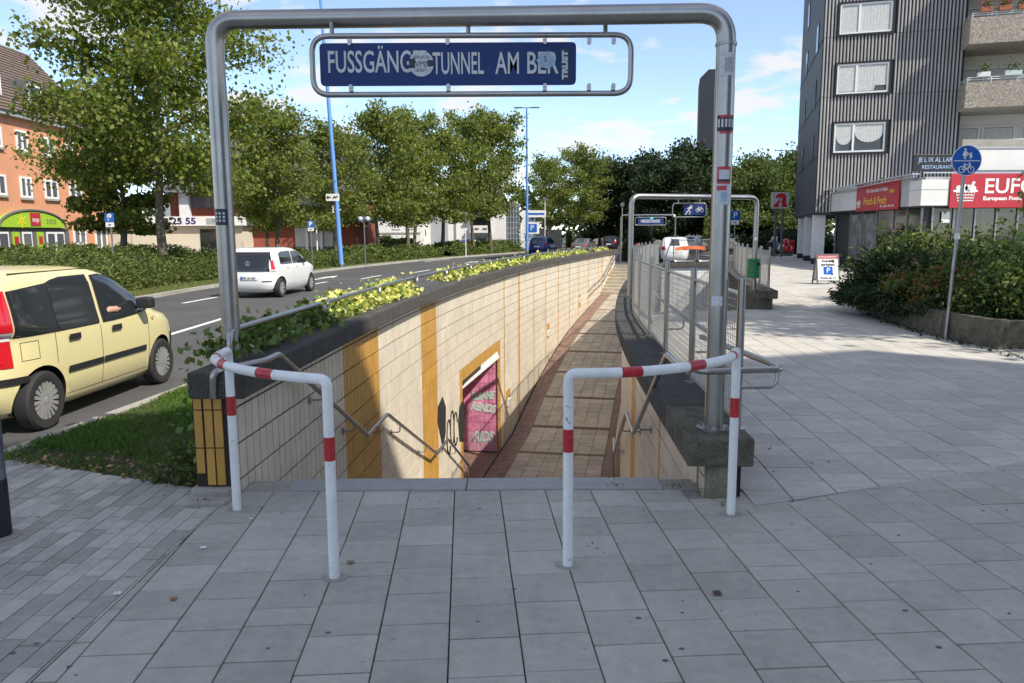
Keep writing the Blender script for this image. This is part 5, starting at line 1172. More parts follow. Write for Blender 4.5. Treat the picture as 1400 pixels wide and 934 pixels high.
BT = M('black_tailgate', (.016, .018, .02), .15, coat=.5)
VW = car('small white hatchback with a black glass tailgate, driving away', (-7.75, 22.4), radians(90 - 6), L2, VWP, (.58, 3.0), .29, .17, [[(1.5, .985, 1.36), (1.85, .985, 1.38), (2.1, .985, 1.31), (2.42, .99, 1.10), (2.5, 1.0, 1.04)], [(.55, .995, 1.30), (.72, .985, 1.36), (1.42, .985, 1.38)]],
    None, [(2.30, 2.62, .86, 1.12, LRED, 'tail_lamp'), (2.30, 2.62, .80, .855, LWH, 'reverse_lamp')], name='white_hatchback', spokes=8, front=[(-.6, 1.06, 1.36), (.6, 1.06, 1.36)])
end_panel_f(MB(), L2, .90, .79, 1.36, .012).build('tailgate_glass', BT, VW, smooth=True)
end_panel(MB(), L2, [(-.62, 1.36, 1.385), (.62, 1.36, 1.385)], .05).build('roof_spoiler', VWP, VW); end_panel(MB(), L2, [(-.30, .545, .655), (.22, .545, .655)], .02).build('number_plate', WHITE, VW)
end_panel(MB(), L2, [(.17, .55, .65), (.22, .55, .65)], .024).build('plate_band', SIGNB2, VW); text('ME·UA 402', .10, BLACK, VW, (-.028, -.04, .60), (pi / 2, 0, -pi / 2), sx=.85, ext=.002)
m = MB(); Mv = Matrix.Translation((.035, 0, 1.02)) @ Matrix.Rotation(-pi / 2, 4, 'Y'); m.lathe([(.075, 0), (.075, .014), (.062, .014), (.062, 0)], 20, Mv, closed=True); m.build('badge_ring', RIM, VW)
text('V', .07, RIM, VW, (.012, 0, 1.045), (pi / 2, 0, -pi / 2), 'badge', ext=.004); text('W', .075, RIM, VW, (.012, 0, .992), (pi / 2, 0, -pi / 2), 'badge', ext=.004)
for sd in (1, -1):
    for x in (.95, 1.7): side_panel(MB(), L2, [(x, .87, .91), (x + .17, .87, .91)], .02, sd).build('door_handle', VWP, VW)
    side_panel(MB(), L2, [(1.455, .3, 1.38), (1.462, .3, 1.38)], .002, sd, nz=12).build('panel_gap', SEAMM, VW); corner_panel(MB(), L2, 2.5, 2.95, .49, .515, .012, sd).build('bumper_line', BLACK, VW)
    m = MB(); m.prism([(2.2, 0), (2.36, 0), (2.38, .10), (2.24, .16)], .98, 1.12); m.v = [(p[0], sd * (.77 + p[1]), p[2]) for p in m.v]; m.build('door_mirror', BLACK, VW, bevel=.02)
LS = [(.2, .15, 4.5, .75, 5), (.35, .03, 4.62, .86, 5), (.55, .0, 4.65, .89, 5), (.75, .02, 4.6, .90, 5), (.92, .06, 4.35, .89, 5), (1.0, .08, 3.7, .88, 6), (1.06, .1, 3.45, .86, 6), (1.3, .22, 3.05, .79, 6), (1.5, .4, 2.7, .72, 5), (1.58, .6, 2.45, .62, 5), (1.62, 1.0, 2.2, .45, 4)]
LSD = [(.18, .15, 4.5, .72, 5), (.3, .03, 4.6, .83, 5), (.5, .0, 4.62, .87, 5), (.7, .03, 4.58, .88, 5), (.85, .1, 4.3, .87, 5), (.93, .25, 3.6, .85, 6), (1.0, .75, 3.3, .82, 6), (1.2, 1.1, 2.9, .75, 6), (1.34, 1.45, 2.55, .68, 5), (1.40, 1.7, 2.3, .58, 4)]
def wside(LL, top, s=1): return [[(1.0 * s + .1, 1.08, top - .02), (1.9, 1.08, top), (2.02, 1.08, top)], [(2.08, 1.08, top), (2.6, 1.08, top - .06), (3.0, 1.08, top - .28), (3.15, 1.1, 1.14)], [(.5, 1.12, top - .14), (.95, 1.08, top - .05)]]
DP = lambda n, c: M(n, c, .25, coat=.7)
BLUEC = DP('blue_car_paint', (.02, .045, .22)); GREYC = DP('grey_car_paint', (.10, .10, .105)); BLKC = DP('black_car_paint', (.015, .015, .018)); WHC = VWP; SILC = DP('silver_car_paint', (.42, .44, .46))
def suv(label, x, y, rz, p, **k):
    r = car(label, (x, y, k.pop('z', RZ)), radians(rz), LS, p, (.85, 3.6), .34, .22, wside(LS, 1.48), [(-.6, 1.1, 1.5), (.6, 1.1, 1.5)], [(2.45, 2.9, .85, 1.08, LRED, 'tail_lamp')], front=[(-.6, 1.12, 1.5), (.6, 1.12, 1.5)], **k)
    end_panel(MB(), LS, [(-.26, .70, .81), (.26, .70, .81)], .015).build('number_plate', WHITE, r); return r
def sedan(label, x, y, rz, p, **k):
    r = car(label, (x, y, k.pop('z', RZ)), radians(rz), LSD, p, (.9, 3.55), .31, .2, [[(1.35, 1.0, 1.26), (1.75, 1.0, 1.31), (2.05, 1.0, 1.31)], [(2.1, 1.0, 1.31), (2.5, 1.0, 1.25), (2.95, 1.02, 1.08)]], [(-.55, 1.0, 1.3), (.55, 1.0, 1.3)], [(2.45, 2.9, .66, .84, LRED, 'tail_lamp')], front=[(-.55, 1.02, 1.3), (.55, 1.02, 1.3)], **k)
    end_panel(MB(), LSD, [(-.26, .55, .66), (.26, .55, .66)], .015).build('number_plate', WHITE, r); return r
G_ = 'vehicles queuing in the distance'
suv('metallic blue estate car at the head of the far queue', 2.2, 66, 74, BLUEC, group=G_)
sedan('grey saloon car just right of the blue car', 6.3, 72.5, 70, GREYC, group=G_)
suv('black estate car behind the grey saloon', 10.0, 79, 68, BLKC, group=G_)
suv('white off-roader farthest back behind the HEIDESTRASSE sign frame', 15.0, 92, 62, WHC, group=G_)
suv('white off-roader parked behind the mesh fence posts', 9.7, 45.6, 78, WHC, name='parked_car')
suv('silver car behind the orange tape, farther than the white off-roader', 15.4, 66, 70, SILC)
sedan('dark blue saloon parked under the trees between two trunks', -6.2, 78, 20, BLUEC)
sedan('silver saloon parked in front of the long white house', -13.6, 75, 15, SILC)
sedan('black saloon half hidden beside the black estate', 12.3, 78.5, 60, BLKC)
# ------------------------------------------------------------------ median with hedge, trees
KF = cat_path([(-11.2, 2, 0), (-10.95, 12, 0), (-10.75, 21.5, 0), (-10.6, 28, 0), (-9.7, 37, 0), (-7.9, 47, 0), (-5.0, 58, 0), (.9, 74.8, 0), (5, 86, 0), (12, 104, 0)], 8)
_kx = np.array([p.x for p in KF]); _ky = np.array([p.y for p in KF]); KX = lambda y: float(np.interp(y, _ky, _kx))
GRND = M('worn_grass_ground', (.10, .12, .04), .95, noise=[(3, .3), (40, .3)], bump=.6, bscale=50)
m = MB(); L_ = [(p.x - .16, p.y) for p in KF if p.y < 100]; m.prism([(p[0], p[1]) for p in L_] + [(p[0] - 6 if p[1] < 40 else p[0] - 4.5, p[1]) for p in L_[::-1]], RZ - .02, -.03); tag(m.build('median', GRND), kind='structure')
kr = tag(MB().prism([(p.x - .15, p.y) for p in KF] + [(p.x - .05, p.y) for p in KF[::-1]], RZ - .06, -.07).build('kerb', JOINT), kind='structure')
kk = walk([p for p in KF if p.y > 8], 1.0)
for a, b in zip(kk[:-1], kk[1:]):
    d = (b - a).normalized(); n = Vector((-d.y, d.x, 0)); MB().prism([(p.x, p.y) for p in (a + d * .008, b - d * .008, b - d * .008 + n * .15, a + d * .008 + n * .15)], RZ - .05, -.02).build('kerb_stone', KERB, kr)
m = MB(); m.prism([(-40, 40), (-17.5, 40), (-11.5, 62), (-6, 80), (-12, 83), (-40, 60)], RZ - .01, RZ + .012); tag(m.build('far_pavement', CONCL), kind='structure')
def tree_mesh(h, cb, R, nl, size, seed, trunk_r, leafm, lean=0, flat=.9, droop=0):
    rr = random.Random(seed); w_ = MB(); tips = []; top = h * .86
    def P(z): return Vector((lean * z / h + .12 * sin(z * .9 + seed), .1 * cos(z * .7 + seed), z))
    zs = [top * i / 10 for i in range(11)]; w_.tube([P(z) for z in zs], [trunk_r * (1.25 if i == 0 else 1 - .82 * i / 10) for i in range(11)], 9)
    nb = 20
    for i in range(nb):
        u = i / (nb - 1); z0 = cb * .8 + (top - cb * .8) * u; a = i * 2.4 + rr.random(); el = .15 + .75 * u
        env = R * sqrt(max(.08, 1 - ((u - .38) / .68) ** 2)) * rr.uniform(.78, 1.12); p0 = P(z0); d = Vector((cos(a), sin(a), el)); p3 = p0 + Vector((cos(a), sin(a), 0)) * env + Vector((0, 0, el * env * .75 - droop * (1 - u) * env * .35))
        pts = [p0, p0.lerp(p3, .35) + Vector((0, 0, .12 * env)), p0.lerp(p3, .7) + Vector((rr.uniform(-.2, .2), rr.uniform(-.2, .2), .1 * env)), p3]
        w_.tube(cat_path(pts, 3), [max(.012, trunk_r * .38 * (1 - .09 * k)) for k in range(10)], 5)
        for k in range(7): t = .32 + .68 * k / 6; q = p0.lerp(p3, t) + Vector((rr.gauss(0, .22), rr.gauss(0, .22), rr.gauss(.1, .2))) * R * .32; tips.append((q, .6 + .5 * rr.random())); w_.tube([p0.lerp(p3, t * .95), q], [.03, .01], 4, cap=False)
    tips.append((P(top) + Vector((0, 0, .3)), .7))
    T = np.array([t[0][:] for t in tips]); S = np.array([t[1] for t in tips]) * R * .165; idx = RNG.integers(0, len(T), nl)
    C = T[idx] + RNG.normal(size=(nl, 3)) * (S[idx][:, None]) * np.array([1, 1, .62]); C = C[C[:, 2] > cb * .72]
    PP, Q = leaves(C, RNG.uniform(size * .5, size * 1.45, len(C)), 1.35, up=.7)
    tr = w_.build('trunk', BARK, None, smooth=True, sharp=80); cr = fast_mesh('crown', PP, Q, leafm)
    return tr, cr
def tree(pair, label, x, y, z=0, rz=0, sc=1, group=None, name='plane_tree', cat='tree', leafm=None, first=[]):
    root = thing(name, label, cat, (x, y, z), rz, group); root.scale = (sc, sc, sc) if not isinstance(sc, tuple) else sc
    for o in pair:
        c = o.copy() if o.users_collection and o.parent else o
        if c is not o: COL.objects.link(c)
        c.parent = root
        if leafm and c.name.startswith('crown'): c.data = c.data.copy(); c.data.materials[0] = leafm
    return root
A_ = tree_mesh(12.2, 4.3, 4.25, 46000, .165, 3, .20, LEAFA, droop=.35)
tree(A_, 'large plane tree filling the upper left, behind the hedge', -12.9, 28.5, RZ + .25, .6, (.92, .92, 1.0))
B_ = tree_mesh(7.2, 2.5, 1.8, 10500, .20, 5, .16, LEAFA, droop=.6)
tree(B_, 'smaller plane tree with low foliage in front of the orange house', -15.7, 31, RZ + .1, .2)
T1 = tree_mesh(10.4, 3.7, 2.9, 13500, .20, 11, .17, LEAFB, droop=.1); T2 = tree_mesh(11.6, 3.6, 3.2, 13500, .21, 12, .18, LEAFB, lean=.5, droop=.1); T3 = tree_mesh(9.6, 3.4, 2.6, 12000, .20, 17, .16, LEAFB, lean=-.4, droop=.1)
GT = 'street trees along the median'
for pr_, x, y, rz, s, lb in (
    (T1, -11.9, 39, .3, .82, 'street tree just left of the blue lamp post, beyond the white hatchback'),
    (T3, -15.5, 49, 1.3, .80, 'street tree set back left of the blue lamp post'),
    (T2, -10.5, 46, 2.0, .74, 'street tree whose trunk touches the foot of the blue lamp post'),
    (T1, -9.0, 52, 2.4, (.9, .9, 1.0), 'street tree right of the blue lamp post, in front of the white house'),
    (T3, -7.7, 56, 4.0, (1.1, 1.0, .93), 'street tree with a pale leaning trunk'),
    (T2, -7.6, 60, .9, (.85, .85, 1.0), 'street tree behind the one with the pale leaning trunk'),
    (T1, -5.7, 63, 5.1, (1.0, 1.1, 1.0), 'street tree in front of the narrow white annex'),
    (T2, -3.3, 67, 3.6, (.9, .9, 1.08), 'street tree in front of the recessed balcony'),
    (T3, -2.0, 70, 2.2, (1.15, 1.15, 1.34), 'tallest street tree, left of the far blue lamp post'),
    (T1, 4.0, 84, 1.0, .98, 'street tree right of the far blue lamp post'),
    (T2, 7.9, 86, 2.7, 1.0, 'street tree with a bare spiky top behind the blue car'),
    (T3, 11.0, 95, 5.7, 1.15, 'roadside tree behind the black estate car')):
    tree(pr_, lb, x, y, RZ + .05, rz, s, GT, 'street_tree')
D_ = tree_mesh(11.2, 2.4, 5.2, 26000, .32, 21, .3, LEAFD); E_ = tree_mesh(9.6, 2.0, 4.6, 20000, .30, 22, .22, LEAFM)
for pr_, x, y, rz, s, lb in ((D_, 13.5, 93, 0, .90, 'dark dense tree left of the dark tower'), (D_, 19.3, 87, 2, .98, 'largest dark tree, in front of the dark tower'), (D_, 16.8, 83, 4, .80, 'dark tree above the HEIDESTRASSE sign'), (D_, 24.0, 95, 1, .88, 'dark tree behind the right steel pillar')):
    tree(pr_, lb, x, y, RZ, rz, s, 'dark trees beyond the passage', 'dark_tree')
for pr_, x, y, rz, s, lb in ((E_, 26.5, 80, 0, .92, 'mid green tree left of the pharmacy sign'), (E_, 30.5, 84, 2, 1.02, 'mid green tree partly hidden by the tower block'), (E_, 23.5, 76, 4, .80, 'smaller green tree behind the second steel frame')):
    tree(pr_, lb, x, y, RZ, rz, s, 'green trees beside the pharmacy sign', 'green_tree')
# tree standing outside the frame on the right, shading a strip of the promenade
tree(T1, 'street tree out of view on the right whose shade crosses the promenade', 14.3, 9.0, 0, .4, (.95, .95, 1.35), None, 'street_tree')
def leafstuff(name, C, size, mat, label=None, cat=None, asp=1.5, up=.5, D=None, parent=None, kind='stuff'):
    P, Q = leaves(C, size, asp, up, D); o = fast_mesh(name, P, Q, mat, parent)
    if label: tag(o, label, cat)
    if kind: tag(o, kind=kind)
    return o
# juniper hedge
def mound(name, label, cx, hw, y0, y1, h, n, mat, size, core, seed=0, cat='hedge', asp=3.0, y_dep=True):
    root = thing(name, label, cat, (cx(y0), y0, RZ))
    ph = RNG.uniform(0, 6, 8)
    def H(u, y): return h * (1 - abs(u) ** 3.2) * (.84 + .13 * np.sin(y * 1.1 + ph[0]) + .10 * np.sin(y * 3.1 + u * 2 + ph[1]) + .05 * np.sin(y * 6.7 + u * 5 + ph[2]))
    ys = np.arange(y0, y1 + .01, .5); us = np.linspace(-1, 1, 11)
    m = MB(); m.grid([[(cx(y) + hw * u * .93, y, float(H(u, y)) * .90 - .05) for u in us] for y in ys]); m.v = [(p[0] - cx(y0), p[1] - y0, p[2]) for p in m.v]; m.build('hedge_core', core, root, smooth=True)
    y = RNG.uniform(y0, y1, n); 
    if y_dep: y = y0 + (y1 - y0) * RNG.uniform(0, 1, n) ** 1.25
    u = RNG.uniform(-1, 1, n) * .99; u = np.sign(u) * np.abs(u) ** .75
    z = H(u, y) * RNG.uniform(.84, 1.08, n); C = np.stack([np.array([cx(t) for t in y]) + hw * u + RNG.normal(0, .05, n) - cx(y0), y - y0, z], 1)
    ii = RNG.uniform(0, 1, n) < .3; C[ii, 2] *= RNG.uniform(.1, 1, ii.sum()); C[ii, 0] = np.where(u[ii] > 0, 1, -1) * hw * .97 + np.array([cx(t) for t in y[ii]]) - cx(y0) + RNG.normal(0, .06, ii.sum())
    D = np.stack([u * .9 + .4, RNG.normal(0, .5, n), np.full(n, .55)], 1); leafstuff('foliage', C, RNG.uniform(size * .7, size * 1.5, n), mat, asp=asp, D=D, parent=root); return root
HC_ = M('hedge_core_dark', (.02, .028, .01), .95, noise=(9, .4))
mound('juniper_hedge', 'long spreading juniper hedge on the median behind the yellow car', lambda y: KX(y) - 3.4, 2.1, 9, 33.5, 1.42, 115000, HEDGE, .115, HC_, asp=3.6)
mound('low_shrub_bed', 'lower shrub bed on the median beyond the white hatchback', lambda y: KX(y) - 2.6, 1.55, 34, 49.5, 1.05, 36000, HEDGE, .13, HC_)
mound('low_shrub_bed', 'shrub bed under the middle street trees, before the paved gap', lambda y: KX(y) - 2.4, 1.4, 49.2, 60, 1.1, 10000, HEDGE, .22, HC_)
mound('low_shrub_bed', 'farthest shrub bed on the median, next to the blue car', lambda y: KX(y) - 2.4, 1.5, 62, 78, 1.2, 9000, HEDGE, .26, HC_)
mound('clipped_hedge', 'green clipped hedge in front of the long white house', lambda y: -19 + (y - 66) * .9, 1.6, 66, 76, 1.6, 9000, LEAFM, .2, HC_, asp=1.6)
mound('round_bush', 'dark bush at the corner of the white house, behind the tree row', lambda y: -15.5, 1.5, 62, 65.5, 3.2, 5000, LEAFD, .25, HC_, asp=1.6)
mound('shrubbery', 'dark shrubbery beyond the promenade end, behind the pram', lambda y: 22.5 + (y - 62) * .2, 3.6, 62, 70, 2.0, 9000, LEAFD, .26, HC_, asp=1.6)
mound('shrubbery', 'light green shrubs under the trees right of the second steel frame', lambda y: 22.0 + (y - 70) * .3, 4.5, 70, 78, 4.2, 12000, LEAFM, .3, HC_, asp=1.6)
mound('round_bush', 'upright bush standing left of the parked white off-roader', lambda y: 8.6, .9, 51, 53.2, 2.3, 3500, LEAFD, .18, HC_, asp=1.6)
mound('verge_shrubs', 'grassy bank with shrubs behind the far cars', lambda y: 14 + (y - 96) * .2, 7.5, 98, 104, 2.6, 8000, LEAFM, .35, HC_, asp=1.6)
mound('facade_hedge', 'planting at the foot of the orange house', lambda y: -24.5, 1.2, 36, 50, 1.3, 7000, LEAFM, .22, HC_, asp=1.6)
C = np.stack([RNG.uniform(-190, 190, 26000), RNG.uniform(128, 150, 26000), np.zeros(26000)], 1); C[:, 2] = RNG.uniform(0, 1, 26000) ** .8 * (7.5 + 2.0 * np.sin(C[:, 0] * .11) + 1.4 * np.sin(C[:, 0] * .37) + 1.0 * np.sin(C[:, 0] * .93))
C = C[(C[:, 0] < 34) | (C[:, 0] > 43)]
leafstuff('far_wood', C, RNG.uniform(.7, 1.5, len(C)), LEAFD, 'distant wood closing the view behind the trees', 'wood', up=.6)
# ------------------------------------------------------------------ lawn by the wall
poly = [(-4.0, 5.75), (-3.0, 5.40), (-2.55, 5.12), (-2.12, 5.02)]
def inlawn(n, y0, y1, lo, hi):
    y = RNG.uniform(y0, y1, n); x = lo(y) + (hi(y) - lo(y)) * RNG.uniform(0, 1, n); return x, y
kxl = lambda y: np.interp(y, [p.y for p in kp], [p.x for p in kp]) + .14
wxl = lambda y: np.interp(y, [5, 7, 10, 14, 20], [-2.10, -2.02, -1.82, -1.4, -.5])
x, y = inlawn(85000, 4.95, 13, kxl, wxl); lowy = np.interp(x, [-4.1, -3.0, -2.55, -2.1], [5.74, 5.40, 5.14, 5.02]); k = (y > lowy) & (RNG.uniform(0, 1, len(x)) < np.clip(1.5 - (y - 5) * .12, .3, 1)); x, y = x[k], y[k]
pn = np.sin(x * 3.1 + 1) * np.sin(y * 2.3) + .5 * np.sin(x * 7 + y * 5); dry = (y < lowy[k] + .45) & (pn > -.2); k2 = ~(dry & (RNG.uniform(0, 1, len(x)) < .75)); x, y, pn = x[k2], y[k2], pn[k2]
hgt = RNG.uniform(.035, .085, len(x)) * (1 + .35 * pn.clip(-1, 1)); C = np.stack([x, y, -.03 + hgt * .42], 1)
leafstuff('lawn_grass', C, hgt, GRASSM, 'short rough grass between the kerb and the ochre wall end', 'grass', asp=9, D=np.stack([RNG.normal(0, .35, len(x)), RNG.normal(0, .35, len(x)), np.ones(len(x))], 1))
x = RNG.uniform(-3.9, -2.1, 240); ly = np.interp(x, [-4.1, -3.0, -2.55, -2.1], [5.74, 5.40, 5.14, 5.02]); y = ly + np.abs(RNG.normal(0, .20, 240)) - .04; C = np.stack([x, y, RNG.uniform(-.015, .03, 240)], 1)
leafstuff('fallen_leaves', C, RNG.uniform(.02, .06, 240), DRYLEAF, 'dry brown leaves and twigs gathered along the lawn edge', 'fallen leaves', asp=1.7, up=2)
x = RNG.normal(-2.35, .14, 500).clip(-2.8, -2.12); y = np.interp(x, [-4.1, -3.0, -2.55, -2.1], [5.74, 5.40, 5.14, 5.02]) + RNG.uniform(.0, .7, 500); C = np.stack([x, y, RNG.uniform(0, .22, 500) * (1 - (y - 5) * .5)], 1)
leafstuff('weeds', C, RNG.uniform(.04, .09, 500), LEAFM, 'dark leafy weeds growing against the ochre wall end', 'weeds', asp=2.2, up=.9)
n = 26000; y = 14 + 24 * RNG.uniform(0, 1, n); x = np.array([KX(t) for t in y]) - RNG.uniform(.2, 1.7, n); C = np.stack([x, y, np.full(n, .0)], 1)
leafstuff('median_grass', C, RNG.uniform(.06, .11, n), M('sunlit_dry_grass', (.15, .17, .05), .8, trans=.2, island=.4, hue=.03), 'mown yellow-green grass strip in front of the juniper hedge', 'grass', asp=7, D=np.stack([RNG.normal(0, .5, n), RNG.normal(0, .5, n), np.ones(n)], 1))
# ------------------------------------------------------------------ creepers on the left parapet
def creeper(label, y0, y1, n, mat, size, spread, hgt, clump, dens):
    root = thing('creeper', label, 'climbing plant', (*W(sY(y0), -.2), .85)); o0 = Vector(root.location); gm = VLEAF
    cs = np.sort(RNG.uniform(y0, y1, clump)); ci = RNG.integers(0, clump, n); y = cs[ci] + RNG.normal(0, dens, n); off = -.22 + RNG.normal(0, spread, n); zz = np.abs(RNG.normal(0, hgt, n))
    y = np.clip(y, y0 - .1, y1); sel = off > -.78; y, off, zz = y[sel], off[sel], zz[sel]
    zz = zz * np.clip(1.15 - np.abs(off + .28) * 2.2, .12, 1)
    S = np.interp(y, _Y, _S); tx = np.interp(S + .1, _S, _X) - np.interp(S - .1, _S, _X); ty = np.interp(S + .1, _S, _Y) - np.interp(S - .1, _S, _Y); l = np.hypot(tx, ty)
    X = np.interp(S, _S, _X) + ty / l * off; Y = np.interp(S, _S, _Y) - tx / l * off; Z = .87 + zz
    over = off > .13; Z[over] -= (off[over] - .13) * 1.5; over = off < -.55; Z[over] -= (-off[over] - .55) * 1.2
    C = np.stack([X, Y, Z], 1) - np.array(o0); 
    h_ = RNG.uniform(0, 1, len(C)) < (.22 if mat is YLEAF else 0); leafstuff('foliage', C[~h_], RNG.uniform(size * .7, size * 1.35, (~h_).sum()), mat, asp=1.25, up=.9, parent=root)
    if h_.any(): leafstuff('foliage', C[h_], RNG.uniform(size * .7, size * 1.35, h_.sum()), gm, asp=1.25, up=.9, parent=root)
    m = MB(); rr = random.Random(int(y0 * 7))
    for k in range(int((y1 - y0) * 2.2)):
        a = rr.uniform(y0, y1 - .6); pts = [Vector((*W(sY(a + t * .25), -.3 + rr.uniform(-.15, .2)), .86 + rr.uniform(.0, .10))) - o0 for t in range(4)]; m.tube(cat_path(pts, 3), .004, 4)
    tag(m.build('stems', BARK, root), kind='stuff'); return root
creeper('dark green creeper trailing over the near end of the left parapet', 5.35, 8.4, 1150, VLEAF, .065, .12, .09, 14, .16)
creeper('yellow-green variegated creeper along the near middle of the left parapet', 7.6, 15.5, 4600, YLEAF, .065, .11, .085, 17, .22)
creeper('yellow-green variegated creeper on the far stretch of the left parapet', 15.5, 41, 6500, YLEAF, .085, .11, .075, 26, .30)
sp = creeper('sprig of vine hanging off the near end of the left parapet', 5.1, 5.5, 60, VLEAF, .06, .10, .06, 4, .06)
C = np.stack([-2.13 + RNG.normal(0, .04, 90), 5.05 + RNG.normal(0, .12, 90), RNG.uniform(.25, .98, 90)], 1); leafstuff('foliage', C - np.array(sp.location), RNG.uniform(.035, .075, 90), VLEAF, asp=1.3, parent=sp)
# ------------------------------------------------------------------ planter with shrubs on the right
PW = thing('planter_wall', 'low mossy concrete planter wall at the right edge of the promenade', 'wall', (7.2, 11.2, 0))
pp = [Vector(p) for p in ((12.5, 10.7, 0), (7.22, 11.12, 0), (7.14, 12.4, 0), (7.22, 13.6, 0), (7.6, 15.6, 0), (8.6, 19.3, 0), (9.5, 21.5, 0))]
for a, b in zip(pp[:-1], pp[1:]):
    k = max(1, round((b - a).length / 1.6))
    for i in range(k):
        p = a.lerp(b, i / k); q = a.lerp(b, (i + 1) / k); d = (q - p).normalized(); m = MB(); m.bar(p + d * .006 + Vector((0, 0, .19)), q - d * .006 + Vector((0, 0, .19)), .16, .46); o = m.build('wall_block', CONCM, None, bevel=.012); sub(o, PW)
MB().prism([(7.14, 11.06), (7.30, 11.04), (7.30, 11.22), (7.14, 11.24)], -.03, .435).build('wall_post', CONCM, None, bevel=.012)
sub(bpy.data.objects['wall_post'], PW)
m = MB(); m.prism([(7.3, 11.2), (12.5, 10.8), (14, 21.5), (9.6, 21.5), (8.7, 19.3), (7.7, 15.6), (7.3, 13.6), (7.22, 12.4)], -.05, .36); tag(m.build('planting_bed', SOIL), kind='structure')
m = MB(); m.prism([(6.9, 10.05), (14, 8.6), (14, 10.7), (7.22, 11.02)], -.04, .008); tag(m.build('bare_soil_strip', CONCL), kind='structure')
RLEAF = M('rusty_leaf', (.22, .085, .03), .6, island=.5, hue=.03, trans=.2); PLEAF = M('pale_leaf', (.20, .25, .07), .55, island=.4, hue=.03, trans=.3)
def bush(label, c, r, n, mat, size, asp=1.5, D=None, name='shrub', base_z=.36, stems=9, extra=None):
    root = thing(name, label, 'shrub', (c[0], c[1], base_z)); k = max(6, n // 160); cc = unit(RNG.normal(size=(k, 3))) * RNG.uniform(.45, 1, (k, 1)); cc[:, 2] = np.abs(cc[:, 2])
    idx = RNG.integers(0, k, n); C = cc[idx] + RNG.normal(size=(n, 3)) * .17; C = C * np.array(r); C[:, 2] = np.maximum(C[:, 2], -.25 + 0 * C[:, 2])
    DD = None if D is None else np.tile(np.array(D), (n, 1)) + C * .5
    leafstuff('foliage', C, RNG.uniform(size * .6, size * 1.4, n), mat, asp=asp, up=.6, D=DD, parent=root)
    if extra: i2 = RNG.integers(0, n, extra[1]); leafstuff('foliage', C[i2] * 1.03 + RNG.normal(size=(extra[1], 3)) * .03, RNG.uniform(size * .6, size * 1.3, extra[1]), extra[0], asp=asp, up=.6, parent=root)
    m = MB(); rr = random.Random(n)
    for s_ in range(stems): q = cc[s_ % k] * np.array(r); m.tube([(rr.uniform(-.1, .1), rr.uniform(-.1, .1), -.1), tuple(q * .5 + np.array([0, 0, .1])), tuple(q)], [.018, .012, .005], 5)
    m.build('stems', BARK, root); return root
bush('broad dark shrub at the far left end of the planter', (10.0, 19.0), (1.35, 1.5, 1.35), 6500, LEAFM, .10, extra=(RLEAF, 500))
bush('feathery dark juniper spilling over the planter wall', (8.75, 16.0), (1.35, 1.9, .95), 9000, LEAFD, .17, 4.0, (-.8, -.5, .25), 'juniper')
bush('tall mixed green shrub behind the juniper, against the shop windows', (10.6, 17.5), (2.0, 1.8, 1.5), 8000, LEAFM, .10, extra=(PLEAF, 500))
bush('rust-tinged shrub left of the cycle path sign pole', (7.75, 13.9), (.8, .9, .75), 4200, LEAFM, .075, extra=(RLEAF, 1600))
bush('green shrub in the middle of the planter beneath the EUFO sign', (9.2, 13.9), (1.6, 1.3, 1.1), 7500, LEAFM, .085, extra=(PLEAF, 700))
bush('yellowish shrub right of the cycle path sign pole', (8.1, 12.3), (.85, .8, .95), 6000, LEAFM, .075, extra=(PLEAF, 1500))
bush('dense shrub at the right edge, over the corner of the planter wall', (9.0, 11.9), (1.2, .9, 1.2), 7500, LEAFM, .08, extra=(RLEAF, 700))
bush('low green ground shrub hanging over the planter wall by the pole', (7.45, 12.8), (.42, 1.0, .42), 3200, LEAFD, .07, 2.2)
bush('feathery juniper sprays spilling down the left face of the planter wall', (7.35, 15.0), (.40, 2.0, .35), 5200, LEAFD, .15, 4.0, (-.9, -.3, -.1), 'juniper', base_z=.30)
bush('ragged low growth at the far left foot of the planter', (9.15, 18.9), (.45, 1.4, .7), 2600, LEAFM, .09, base_z=.12, extra=(RLEAF, 500))
for (x, y, h_, lb) in ((7.95, 16.4, 1.95, 'tall pale-leaved sprig rising at the left end of the planter'), (8.4, 12.6, 2.35, 'tall thin climbing sprig right of the cycle path sign'), (9.1, 12.2, 2.2, 'thin sprig of pale leaves at the right edge above the shrubs')):
    r = thing('sprig', lb, 'shrub', (x, y, .36)); q = np.linspace(0, 1, 160) ** .8; C = np.stack([.10 * np.sin(q * 4) + RNG.normal(0, .07, 160), RNG.normal(0, .06, 160), q * (h_ - .36)], 1); leafstuff('foliage', C, RNG.uniform(.06, .11, 160), PLEAF, parent=r); MB().tube([(.10 * sin(t * 4), 0, t * (h_ - .36)) for t in np.linspace(0, 1, 7)], .009, 5).build('stem', BARK, r)
C = np.stack([RNG.uniform(6.9, 7.6, 260), RNG.uniform(10.2, 16.5, 260), RNG.uniform(.005, .03, 260)], 1); C[:, 0] = np.interp(C[:, 1], [10.2, 11.1, 12.4, 15.6, 16.5], [7.0, 7.05, 7.0, 7.45, 7.7]) - np.abs(RNG.normal(0, .10, 260))
leafstuff('fallen_leaves', C, RNG.uniform(.03, .07, 260), LEAFD, 'leaf litter along the foot of the planter wall', 'fallen leaves', up=2)
